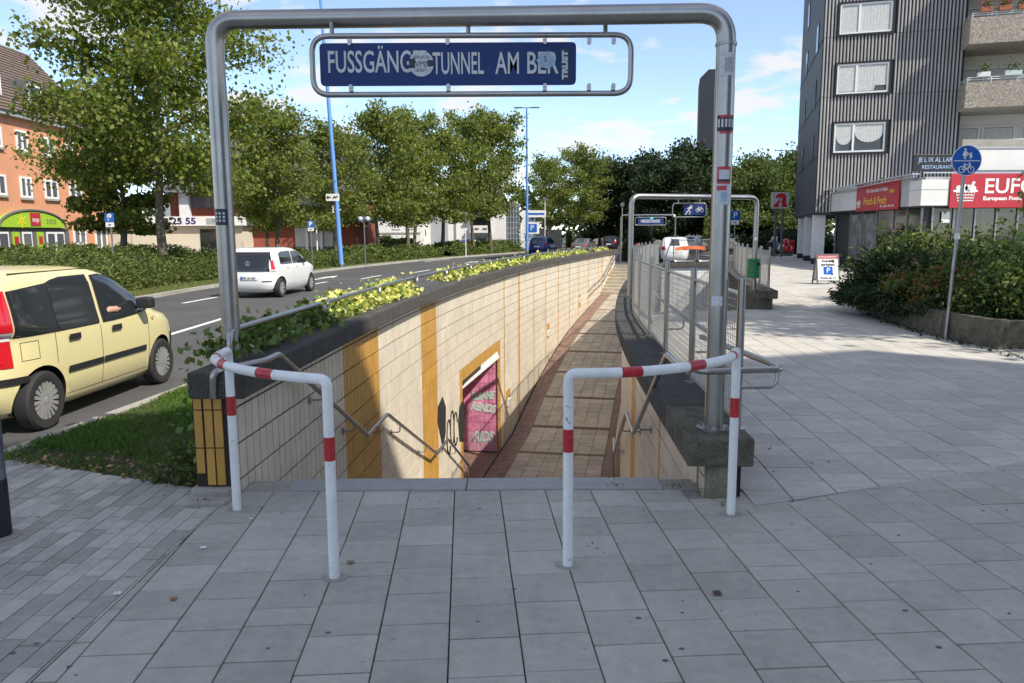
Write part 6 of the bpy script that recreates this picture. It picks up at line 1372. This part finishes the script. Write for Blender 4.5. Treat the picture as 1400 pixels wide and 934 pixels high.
# ------------------------------------------------------------------ street furniture
def lamp_post(label, x, y, h, r0, r1, lean=0, arms=True, z=RZ, group='tall blue lamp posts'):
    root = thing('lamp_post', label, 'street lamp', (x, y, z), 0, group)
    n = 8; m = MB(); m.tube([(lean * i / n, 0, h * i / n) for i in range(n + 1)], [r0 + (r1 - r0) * i / n for i in range(n + 1)], 14); m.build('pole', BLUEP, root, smooth=True)
    MB().lathe([(r0 * 1.4, 0), (r0 * 1.4, .25), (r0 * 1.05, .3)], 14).build('base_sleeve', STEELD, root)
    if arms:
        for s in (-1, 1):
            m = MB(); m.bar((lean, 0, h), (lean + s * .5, 0, h + .02), .10, .06); m.build('arm', SLATE, root); m = MB(); m.prism([(.4, -.13), (1.2, -.10), (1.2, .10), (.4, .13)], h - .03, h + .07); m.v = [(lean + s * p[0], p[1], p[2]) for p in m.v]; m.build('lamp_head', SLATE, root, bevel=.02)
    return root
lamp_post('thick blue lamp post carrying a small white arrow sign', -9.35, 42, 15.5, .135, .075, -.65)
lamp_post('slim blue lamp post with a double head, beyond the tall trees', 1.5, 74, 13.6, .15, .08)
lamp_post('far lamp post whose head shows above the dark tree', 26.8, 120, 16, .16, .08); lamp_post('far lamp post seen just left of the tower block', 38.8, 110, 13.3, .15, .08)
def sign_plate(root, cx, z, w_, h_, mat, y=-.05, name='sign_plate', th=.02, rim=None):
    m = MB(); pts = fillet_closed([(cx - w_ / 2, z - h_ / 2, 0), (cx + w_ / 2, z - h_ / 2, 0), (cx + w_ / 2, z + h_ / 2, 0), (cx - w_ / 2, z + h_ / 2, 0)], .05 * w_, 3); m.prism([(p.x, p.y) for p in pts], 0, th); m.v = [(p[0], y - p[2], p[1]) for p in m.v]; m.f = [f[::-1] for f in m.f]; return m.build(name, mat, root)
s = thing('direction_sign', 'small white sign with black arrow and bend symbol on the thick blue post', 'sign', (-9.62, 41.72, 3.72)); sign_plate(s, 0, 0, .72, .38, WHITE); text('←', .5, BLACK, s, (-.2, -.075, 0), UP, ext=.003); m = MB()
m.bar((-.30, -.074, 0), (-.08, -.074, 0), .01, .05); m.bar((-.31, -.074, 0), (-.22, -.074, .08), .01, .05); m.bar((-.31, -.074, 0), (-.22, -.074, -.08), .01, .05)
m.bar((.02, -.074, -.08), (.1, -.074, .06), .01, .06); m.bar((.1, -.074, .06), (.17, -.074, -.04), .01, .06); m.bar((.17, -.074, -.04), (.27, -.074, .08), .01, .06); m.build('bend_symbol', BLACK, s); MB().bar((0, .06, -.12), (0, .06, .12), .1, .05).build('clamp', STEELD, s)
for c_ in list(s.children):
    if c_.name.startswith('lettering'): bpy.data.objects.remove(c_)
def parking(label, x, y, zc, sz, pole=True, below=True, group='blue parking signs', z0=RZ):
    s = thing('parking_sign', label, 'sign', (x, y, z0), 0, group); zc -= z0
    if pole: MB().tube([(0, 0, 0), (0, 0, zc + sz * .5)], .03, 8).build('pole', STEELD, s, smooth=True)
    o = sign_plate(s, 0, zc, sz, sz, SIGNB2); text('P', sz * .95, WHITE, o, (0, -.075, zc), UP, ext=.003, off=.01)
    if below: q = sign_plate(s, 0, zc - sz * .78, sz * .9, sz * .5, WHITE, name='plate'); MB().bar((-.14 * sz, -.078, zc - sz * .78), (.14 * sz, -.078, zc - sz * .78), .01, .1 * sz).build('symbol', BLACK, q)
parking('parking sign on a pale pole by the smaller plane tree', -14.05, 27, 2.36, .32); parking('parking sign left of the thick blue lamp post', -9.95, 38.2, 2.25, .33)
parking('parking sign on the promenade beyond the second steel frame', 18.0, 62, 3.1, .72, z0=0)
s = thing('parking_sign', 'large parking sign under a white direction board behind the blue car', 'sign', (2.0, 80, RZ), 0); MB().tube([(-.4, 0, 0), (-.4, 0, 4.1)], .05, 8).build('pole', BLUEP, s); MB().tube([(.4, 0, 0), (.4, 0, 4.1)], .05, 8).build('pole', BLUEP, s)
o = sign_plate(s, .15, 2.45, 1.5, 1.2, WHITE); q = sign_plate(s, .15, 2.45, 1.0, .85, SIGNB2, -.08, 'panel'); text('P', .8, WHITE, q, (.15, -.105, 2.45), UP, ext=.003)
m = MB(); m.prism([(-1.2, 3.9), (-.9, 3.55), (1.6, 3.55), (1.6, 4.25), (-.9, 4.25)], 0, .04); m.v = [(p[0], -.05 - p[2], p[1]) for p in m.v]; q = m.build('direction_board', WHITE, s); MB().box(-.5, 1.4, -.11, -.095, 3.8, 4.0).build('board_print', SIGNB2, q)
# cycle and pedestrian path sign
s = thing('path_sign', 'round blue sign with adult and child above a bicycle on a grey pole', 'sign', (7.02, 12.2, 0))
MB().tube([(0, 0, -.02), (.05, 0, 1.4), (.11, .0, 3.0)], .029, 12).build('pole', STEELD, s, smooth=True)
cx, cz, R_ = .10, 2.82, .235
m = MB(); disc(m, (cx, -.035, cz), R_, seg=36, th=.006); o = m.build('sign_disc', WHITE, s); m = MB(); disc(m, (cx, -.042, cz), R_ * .955, seg=36, th=.003); m.build('blue_field', SIGNB2, o)
m = MB(); m.box(cx - R_ * .86, cx + R_ * .86, -.048, -.046, cz - .012, cz + .0); m.build('divider', WHITE, o)
m = MB(); bicycle(m, cx, cz - .14, .115, -.047, .13); m.build('bicycle_pictogram', WHITE, o)
def figure(x, z, h): 
    m = MB(); disc(m, (x, -.046, z + h * .9), h * .11, seg=14, th=.003)
    P = [(-.14, .75), (.14, .75), (.24, .30), (.10, .30), (.10, 0), (.02, 0), (.02, .28), (-.02, .28), (-.02, 0), (-.10, 0), (-.10, .30), (-.24, .30)]
    m.prism([(x + a * h, z + b * h) for a, b in P], .046, .049); k = len(P) * 2; m.v[-k:] = [(p[0], -p[2], p[1]) for p in m.v[-k:]]; return m
figure(cx - .035, cz + .02, .165).build('adult_pictogram', WHITE, o); figure(cx + .055, cz + .02, .105).build('child_pictogram', WHITE, o)
m = MB(); m.bar((cx - .01, -.047, cz + .12), (cx + .045, -.047, cz + .085), .003, .016); m.build('joined_hands', WHITE, o)
for z in (2.72, 2.92): MB().box(cx - .05, cx + .05, -.034, .035, z - .015, z + .015).build('clamp', STEELD, s)
MB().box(-.0, .09, -.034, -.028, 1.60, 1.70).build('sticker', STW, s)
# pharmacy sign
s = thing('pharmacy_sign', 'square pale sign with a red pharmacy letter A on a dark post', 'sign', (19.1, 55, 0)); MB().box(-.28, -.14, -.05, .1, 0, 4.5).build('post', SLATE, s); MB().box(.2, .34, -.05, .1, 0, 4.5).build('post', SLATE, s); sign_plate(s, 0, 3.98, 1.25, 1.15, M('sign_pale', (.55, .57, .57), .5), -.06, th=.1)
RA = M('pharmacy_red', (.62, .02, .03), .4)
P = [(-.50, -.48), (-.12, -.48), (-.12, -.30), (-.22, -.20), (.12, -.20), (.12, -.48), (.50, -.48), (.50, -.30), (.40, -.25), (.40, .30), (.28, .48), (-.05, .52), (-.30, .40), (-.38, .22), (-.30, .14), (-.22, .22), (-.12, .30), (-.12, .05), (-.34, -.22), (-.50, -.34)]
m = MB(); m.prism([(x_ * .95, z_ * .95) for x_, z_ in P], 0, .03); m.v = [(p[0], -.17 - p[2], 3.98 + p[1]) for p in m.v]; m.build('letter_a', RA, s)
m = MB(); m.lathe([(.02, 0), (.14, .13), (.13, .13), (.02, .03)], 12, Matrix.Translation((.02, -.2, 3.95))); m.tube([(.02, -.2, 3.72), (.02, -.2, 3.97)], .02, 5); m.tube([(.1, -.22, 3.75), (-.08, -.22, 3.85), (.1, -.22, 3.95), (.0, -.22, 4.12), (.12, -.22, 4.2)], .018, 5); m.build('snake_and_bowl', WHITE, s)
# A-board
s = thing('a_board', 'white folding A-board with red header and blue parking symbol on the promenade', 'sign board', (10.6, 25.7, 0), radians(-4))
def tilt(m, lean): m.v = [(p[0], p[1] - .28 + lean * p[2], p[2]) for p in m.v]; return m
for sgn in (1, -1):
    m = MB(); m.box(-.34, .34, -.02, .02, .12, .97); tilt(m, .27 if sgn > 0 else .27)
    if sgn < 0: m.v = [(p[0], -p[1], p[2]) for p in m.v]
    o = m.build('board', WHITE, s)
    m = MB(); m.box(-.37, -.335, -.03, .03, 0, 1.0); m.box(.335, .37, -.03, .03, 0, 1.0); m.box(-.335, .335, -.03, .03, .965, 1.0); m.box(-.335, .335, -.03, .03, .10, .13); tilt(m, .27)
    if sgn < 0: m.v = [(p[0], -p[1], p[2]) for p in m.v]
    m.build('frame', SLATE, s)
    if sgn > 0:
        tl = lambda z: -.28 + .27 * z - .0215
        m = MB(); m.box(-.33, .33, -.024, -.0205, .84, .96); tilt(m, .27).build('header', SHOPR, o); m = MB(); m.box(-.15, .15, -.024, -.0205, .32, .58); tilt(m, .27).build('parking_panel', SIGNB2, o)
        R3 = (pi / 2 - .264, 0, 0)
        text('P', .25, WHITE, o, (0, tl(.45) - .006, .45), R3, ext=.002); text('EUROPAMARKT', .085, WHITE, o, (0, tl(.90) - .006, .90), R3, ext=.002); text('Kunden', .12, BLACK, o, (0, tl(.77) - .006, .77), R3, ext=.002, off=.003); text('parkplatz', .12, BLACK, o, (0, tl(.65) - .006, .65), R3, ext=.002, off=.003); text('Parken bis 2 h', .09, BLACK, o, (0, tl(.21) - .006, .21), R3, ext=.002, off=.002)
# globe lamp
s = thing('globe_lamp', 'short dark post with two round grey globes in front of the white house', 'street lamp', (-8.65 - .0, 45.2, RZ)); MB().tube([(0, 0, 0), (0, 0, 2.95)], .045, 8).build('post', SLATE, s)
GLB = M('globe_glass', (.45, .50, .58), .2)
for x in (-.21, .21): MB().bar((0, 0, 2.6), (x, 0, 2.6), .04, .04).build('arm', SLATE, s); MB().lathe([(.16 * sin(a), 2.76 - .16 * cos(a)) for a in np.linspace(.05, pi - .05, 9)], 14, Matrix.Translation((x, 0, 0))).build('globe', GLB, s, smooth=True)
# traffic signal at the left edge
s = thing('traffic_signal', 'grey traffic signal mast with a black foot at the left edge', 'traffic light', (-2.99, 4.22, 0)); MB().tube([(0, 0, .34), (.0, 0, 3.3)], .069, 20).build('mast', M('galvanised_mast', (.20, .22, .24), .5, .5, noise=(7, .25)), s, smooth=True); MB().tube([(0, 0, 0), (0, 0, .34)], .071, 20).build('black_foot', BLACK, s, smooth=True)
MB().tube([(0, 0, .97), (0, 0, 1.10)], .0705, 20).build('yellow_box_band', M('signal_yellow', (.6, .35, .02), .5), s, smooth=True); m = MB(); m.box(-.12, .12, -.30, -.09, 2.15, 2.95); m.build('signal_head', BLACK, s, bevel=.02)
for z in (2.3, 2.55, 2.8): MB().lathe([(.085, 0), (.085, .12), (.08, .12), (.08, .0)], 16, Matrix.Translation((0, -.30, z)) @ Matrix.Rotation(pi / 2, 4, 'X'), closed=True).build('visor', BLACK, s)
m = MB(); m.prism([(-2.99 + .13 * cos(a), 4.2 + .12 * sin(a)) for a in np.linspace(0, 2 * pi, 17)[:-1]], -.03, .006); tag(m.build('mortar_patch', CONCL), 'pale mortar patch round the traffic signal foot', 'patch')
# small poles in the background
for x, y, h_, lb, mt in ((-10.9, 43, 2.6, 'thin white post with a dark disc before the flat brick hall', WHITE), (-3.7, 62, 3.6, 'thin white signpost in front of the recessed balcony', WHITE), (3.4, 78, 5.5, 'thin pale pole right of the parking sign behind the blue car', WHITE), (11.5, 80, 5.0, 'thin pale pole above the black estate car', CONCL)):
    s = thing('thin_pole', lb, 'post', (x, y, RZ)); MB().tube([(0, 0, 0), (0, 0, h_)], .04, 8).build('pole', mt, s); m = MB(); disc(m, (0, -.05, h_ - .2), .22, seg=16, th=.02); m.build('disc', SLATE, s)
s = thing('signal_light', 'distant traffic light showing green behind the second frame', 'traffic light', (12.0, 66, RZ)); MB().tube([(0, 0, 0), (0, 0, 4)], .06, 8).build('pole', SLATE, s); MB().box(-.18, .18, -.2, 0, 2.9, 3.9).build('signal_head', BLACK, s); MB().lathe([(.11, 0), (.11, .02)], 12, Matrix.Translation((0, -.2, 3.1)) @ Matrix.Rotation(pi / 2, 4, 'X')).build('green_lens', M('green_lens', (0, .5, .3), .4, emit=((0, .9, .5), 2.5)), s)
s = thing('shop_banner', 'turquoise awning seen through the far street frame', 'awning', (18.2, 88, RZ)); m = MB(); m.grid([[(x, 0, 2.9 - .25 * abs(x) ** 1.2 + .1 * sin(3 * x)), (x, -1.2, 2.1 - .1 * abs(x))] for x in np.linspace(-2, 2, 9)]); o = m.build('canopy', M('turquoise', (.25, .55, .62), .6), s); md = o.modifiers.new('s', 'SOLIDIFY'); md.thickness = .05; MB().tube([(-1.8, 0, 0), (-1.8, 0, 2.5)], .04, 6).build('leg', WHITE, s); MB().tube([(1.8, 0, 0), (1.8, 0, 2.5)], .04, 6).build('leg', WHITE, s)
# ------------------------------------------------------------------ people
def skin_body(name, V, E, R, mat, parent, root=0, sub_=1):
    me = bpy.data.meshes.new(name); me.from_pydata(V, E, []); o = link(name, me); sk = o.modifiers.new('s', 'SKIN'); sk.use_smooth_shade = True
    for i, r in enumerate(R): me.skin_vertices[0].data[i].radius = r if isinstance(r, tuple) else (r, r)
    for i in range(len(V)): me.skin_vertices[0].data[i].use_root = (i == root)
    s2 = o.modifiers.new('d', 'SUBSURF'); s2.levels = sub_; s2.render_levels = sub_
    dg = bpy.context.evaluated_depsgraph_get(); m2 = bpy.data.meshes.new_from_object(o.evaluated_get(dg)); m2.materials.clear(); m2.materials.append(mat); bpy.data.objects.remove(o); m2.name = name
    return link(name, m2, parent)
def person(label, loc, rz, top, legs, hair, pose='stand', skirt=False):
    """faces local -y"""
    p = thing('person', label, 'person', loc, rz)
    lean = .10 if pose == 'push' else .03; st = .14
    J = dict(pel=(0, 0, .95), sp=(0, -lean * .4, 1.15), ch=(0, -lean, 1.36), nk=(0, -lean, 1.48), hd=(0, -lean - .03, 1.60), tp=(0, -lean - .02, 1.70))
    V = [J['pel'], J['sp'], J['ch'], J['nk'], J['hd'], J['tp']]; E = [(0, 1), (1, 2), (2, 3), (3, 4), (4, 5)]; R = [(.15, .11), (.13, .10), (.165, .11), (.055, .055), (.085, .10), (.07, .08)]
    for sd in (1, -1):
        b = len(V); f = st * sd; V += [(.09 * sd, 0, .88), (.10 * sd, -f * .3 - .03, .50), (.10 * sd, f, .09), (.10 * sd, f - .16, .04)]; E += [(0, b), (b, b + 1), (b + 1, b + 2), (b + 2, b + 3)]; R += [.095, .062, .045, .035]
        b = len(V)
        if pose == 'push': A = [(.19 * sd, -lean, 1.38), (.24 * sd, -lean - .10, 1.12), (.17 * sd, -lean - .38, 1.04), (.16 * sd, -lean - .46, 1.03)]
        else: A = [(.19 * sd, -lean, 1.38), (.25 * sd, .02, 1.10), (.22 * sd, -.16, .90), (.22 * sd, -.19, .82)]
        V += A; E += [(2, b), (b, b + 1), (b + 1, b + 2), (b + 2, b + 3)]; R += [.06, .042, .03, .034]
        for k in range(4): c = len(V); d = Vector(A[3]); V += [(d.x + (k - 1.5) * .018, d.y - .04, d.z - .05)]; E += [(b + 3, c)]; R += [.009]
    skin_body('body', V, E, R, SKIN, p)
    TV = [J['pel'], J['sp'], J['ch'], (0, -lean, 1.45)]; TE = [(0, 1), (1, 2), (2, 3)]; TR = [(.175, .13), (.155, .12), (.19, .13), (.07, .07)]
    for sd in (1, -1): b = len(TV); TV += [(.2 * sd, -lean, 1.38), ((.24 if pose == 'push' else .25) * sd, (-lean - .10) if pose == 'push' else .02, 1.11), ((.18 if pose == 'push' else .225) * sd, (-lean - .30) if pose == 'push' else -.13, 1.06 if pose == 'push' else .94)]; TE += [(2, b), (b, b + 1), (b + 1, b + 2)]; TR += [.072, .055, .042]
    skin_body('jacket', TV, TE, TR, top, p)
    LV = [(0, 0, .97)]; LE = []; LR = [(.165, .12)]
    for sd in (1, -1): f = st * sd; b = len(LV); LV += [(.09 * sd, 0, .86), (.10 * sd, -f * .3 - .03, .50), (.10 * sd, f, .12)]; LE += [(0, b), (b, b + 1), (b + 1, b + 2)]; LR += [.11, .078, .06]
    skin_body('trousers', LV, LE, LR, legs, p)
    m = MB(); m.lathe([(.02, 1.775), (.07, 1.76), (.10, 1.70), (.105, 1.62), (.10, 1.54), (.06, 1.48)], 14, Matrix.Translation((0, -lean + .025, 0))); m.build('hair', hair, p, smooth=True)
    for sd in (1, -1): f = st * sd; MB().box(.055 * sd - .045 + .045 * sd, .055 * sd + .045 + .045 * sd, f - .22, f + .06, 0, .075).build('shoe', BLACK, p, bevel=.02)
    for sd in (1, -1): MB().lathe([(.012, 0), (.012, .004)], 8, Matrix.Translation((.035 * sd, -lean - .115, 1.63)) @ Matrix.Rotation(pi / 2, 4, 'X')).build('eye', BLACK, p)
    return p
JB = M('grey_blue_jacket', (.20, .24, .30), .8); TD_ = M('dark_trousers', (.025, .028, .035), .85); WS = M('white_top', (.62, .62, .66), .8); HB = M('dark_hair', (.02, .014, .01), .7)
person('woman in a white top pushing a pram at the far end of the promenade', (19.75, 57.3, 0), radians(-65), WS, TD_, HB, 'push')
person('person in a grey-blue jacket at the shop door behind the white pillars', (18.95, 43.6, .06), radians(150), JB, TD_, HB)
# pram
s = thing('pram', 'dark pram with a light blue bag on its handle, far down the promenade', 'pram', (19.25, 57.0, 0), radians(-65)); BLU = M('light_blue_fabric', (.10, .28, .42), .8)
m = MB(); m.lathe([(.05, .45), (.24, .55), (.27, .8), (.22, .98), (.08, 1.05)], 14); o = m.build('carrycot', M('black_fabric', (.02, .02, .025), .9), s, smooth=True); m = MB(); m.tube([(-.2, .25, .4), (-.22, .45, .95), (.22, .45, .95), (.2, .25, .4)], .014, 6); m.tube([(-.22, .2, .25), (-.2, -.2, .6)], .014, 6); m.tube([(.22, .2, .25), (.2, -.2, .6)], .014, 6); m.build('frame', BLACK, s)
for x in (-.26, .26):
    for y in (-.3, .3): MB().lathe([(.10, -.02), (.14, -.02), (.14, .02), (.10, .02)], 16, Matrix.Translation((x, y, .14)) @ Matrix.Rotation(pi / 2, 4, 'Y'), closed=True).build('wheel', BLACK, s)
MB().box(-.25, .25, .4, .62, .62, 1.02).build('bag', BLU, s, bevel=.05)
s = thing('kiddie_ride', 'red coin-operated ride standing at the corner of the white pillars', 'ride', (20.6, 57.2, 0)); REDC = M('red_gloss', (.55, .02, .02), .25, coat=.5)
m = MB(); m.lathe([(.05, .25), (.32, .32), (.38, .55), (.30, .75), (.1, .8)], 16); m.build('ride_body', REDC, s, smooth=True); m = MB(); m.lathe([(.05, .78), (.22, .85), (.25, 1.05), (.15, 1.22), (.03, 1.26)], 14, Matrix.Translation((-.15, 0, 0))); m.build('ride_head', REDC, s, smooth=True); MB().box(-.35, .35, -.25, .25, 0, .25).build('ride_base', SLATE, s, bevel=.03); MB().box(.15, .5, -.1, .2, .2, 1.1).build('coin_box', REDC, s, bevel=.04)
# driver of the yellow car: seated body, head and right arm with the hand on the sill
d = thing('person', 'driver of the yellow car, bare forearm and hand resting on the door sill', 'person', FP.location, FP.rotation_euler[2])
V = [(1.50, -.36, .55), (1.46, -.36, .85), (1.42, -.36, 1.04), (1.42, -.36, 1.12), (1.45, -.36, 1.24), (1.46, -.36, 1.32), (1.46, -.54, 1.03), (1.66, -.66, .99), (1.80, -.755, 1.045), (1.90, -.775, 1.035), (1.50, -.18, 1.0), (1.72, -.18, .9), (1.95, -.3, 1.0), (1.85, -.42, .58), (2.1, -.42, .35)]
E = [(0, 1), (1, 2), (2, 3), (3, 4), (4, 5), (2, 6), (6, 7), (7, 8), (8, 9), (2, 10), (10, 11), (11, 12), (0, 13), (13, 14)]; R = [(.16, .13), (.16, .11), (.14, .10), .05, (.085, .085), .06, .055, .045, .042, .032, .055, .045, .035, .09, .06]
for k in range(4): V.append((1.975 - k * .004, -.785 + .012 * k - .01, 1.045 - .018 * k)); E.append((9, len(V) - 1)); R.append(.010)
V.append((1.94, -.765, 1.07)); E.append((9, len(V) - 1)); R.append(.011)
skin_body('body', V, E, R, SKIN, d)
skin_body('shirt', [V[0], V[1], V[2], V[6], V[7]], [(0, 1), (1, 2), (2, 3), (3, 4)], [(.175, .145), (.175, .125), (.15, .11), .065, .055], TD_, d); m = MB(); m.lathe([(.02, 1.40), (.08, 1.37), (.095, 1.28), (.08, 1.18)], 12, Matrix.Translation((1.44, -.36, 0))); m.build('hair', HB, d, smooth=True)
# litter on the slabs
for x, y, w_, mt, lb in ((-1.62, 3.42, .03, DRYLEAF, 'small curled brown leaf lying on a slab near the left edge'), (-.86, 3.82, .035, DRYLEAF, 'curled dry leaf beside the foot of the left barrier'), (-1.6, 4.45, .02, WHITE, 'tiny white scrap on the paver seam left of the barrier'), (-1.72, 4.02, .03, WHITE, 'white scrap of paper farther left on the paver seam'), (.98, 3.45, .04, M('brown_stub', (.10, .05, .03), .8), 'small reddish brown stub on a slab right of the barriers'), (-1.92, 3.48, .03, WHITE, 'white scrap on the grey pavers at lower left')):
    m = MB(); m.grid([[(x + u * w_, y + v_ * w_ * .5, .004 + .25 * w_ * (u * u + .4 * v_ * v_) + .003 * sin(9 * u)) for v_ in np.linspace(-1, 1, 5) * (1 - .6 * abs(u) ** 2)] for u in np.linspace(-.5, .5, 6)]); o = m.build('litter', mt); md = o.modifiers.new('s', 'SOLIDIFY'); md.thickness = .0015; tag(o, lb, 'litter', 'scraps and leaves on the slabs')
GUM = M('chewing_gum', (.11, .11, .115), .8); rr = random.Random(4); g_ = MB()
for k in range(150):
    x, y = rr.uniform(-3.5, 5), rr.uniform(2.5, 7.5); a0 = rr.random() * 6; r0 = rr.uniform(.004, .013)
    if y > 4.9 and x < 1.7: continue
    g_.prism([(x + r0 * (1 + .2 * sin(2 * a + a0)) * cos(a), y + r0 * .8 * sin(a)) for a in np.linspace(0, 2 * pi, 9)[:-1]], 0, .0022 + .001 * (y > 4.7) - .002 * (y > 5))
tag(g_.build('gum_spots', GUM), 'dark trodden gum spots scattered over the slabs', 'gum spots', kind='stuff')
C = []
for (x, y, n) in ((.44, 3.98, 5), (.46, 3.9, 4), (1.22, 4.82, 30), (1.34, 4.62, 26), (.70, 5.02, 18), (1.1, 5.0, 30), (-2.0, 4.72, 20)): C += [(x + RNG.normal(0, .03), y + RNG.normal(0, .02), .012 + abs(RNG.normal(0, .02))) for _ in range(n)]
leafstuff('joint_weeds', np.array(C), RNG.uniform(.010, .024, len(C)), LEAFM, 'small weeds sprouting from joints round the stair head', 'weeds', asp=2, up=.8)
# ------------------------------------------------------------------ unseen building added outside the frame, footprint traced back from the forecourt shade edge
b = thing('shade_block', 'tall plain unseen block added behind the viewer to shade the forecourt', 'building', (16, -6, RZ))
H = 22; sh = Vector((SD.x, SD.y)) * (H - RZ) / SD.z
foot = [(-4.9, 6.5), (-2.1, 8.85), (5.0, 11.3), (6.9, 9.75), (16, 2), (8, -14), (-9, -2)]
foot = [(p[0] + sh.x - 16, p[1] + sh.y + 6) for p in foot]
MB().prism(foot[::-1], 0, H).build('wall', RENDG, b)
for k in range(len(foot)):
    p, q = Vector(foot[k]), Vector(foot[(k + 1) % len(foot)]); L = (q - p).length; d = (q - p) / L; n = Vector((d.y, -d.x)) 
    for i in range(int(L / 3)):
        for fl_ in range(7):
            c = p + d * (1.5 + 3 * i); m = MB(); m.bar((c.x - d.x * .7 , c.y - d.y * .7, 2.2 + 3 * fl_), (c.x + d.x * .7, c.y + d.y * .7, 2.2 + 3 * fl_), .1, 1.3); m.build('window', GLASSH, b)
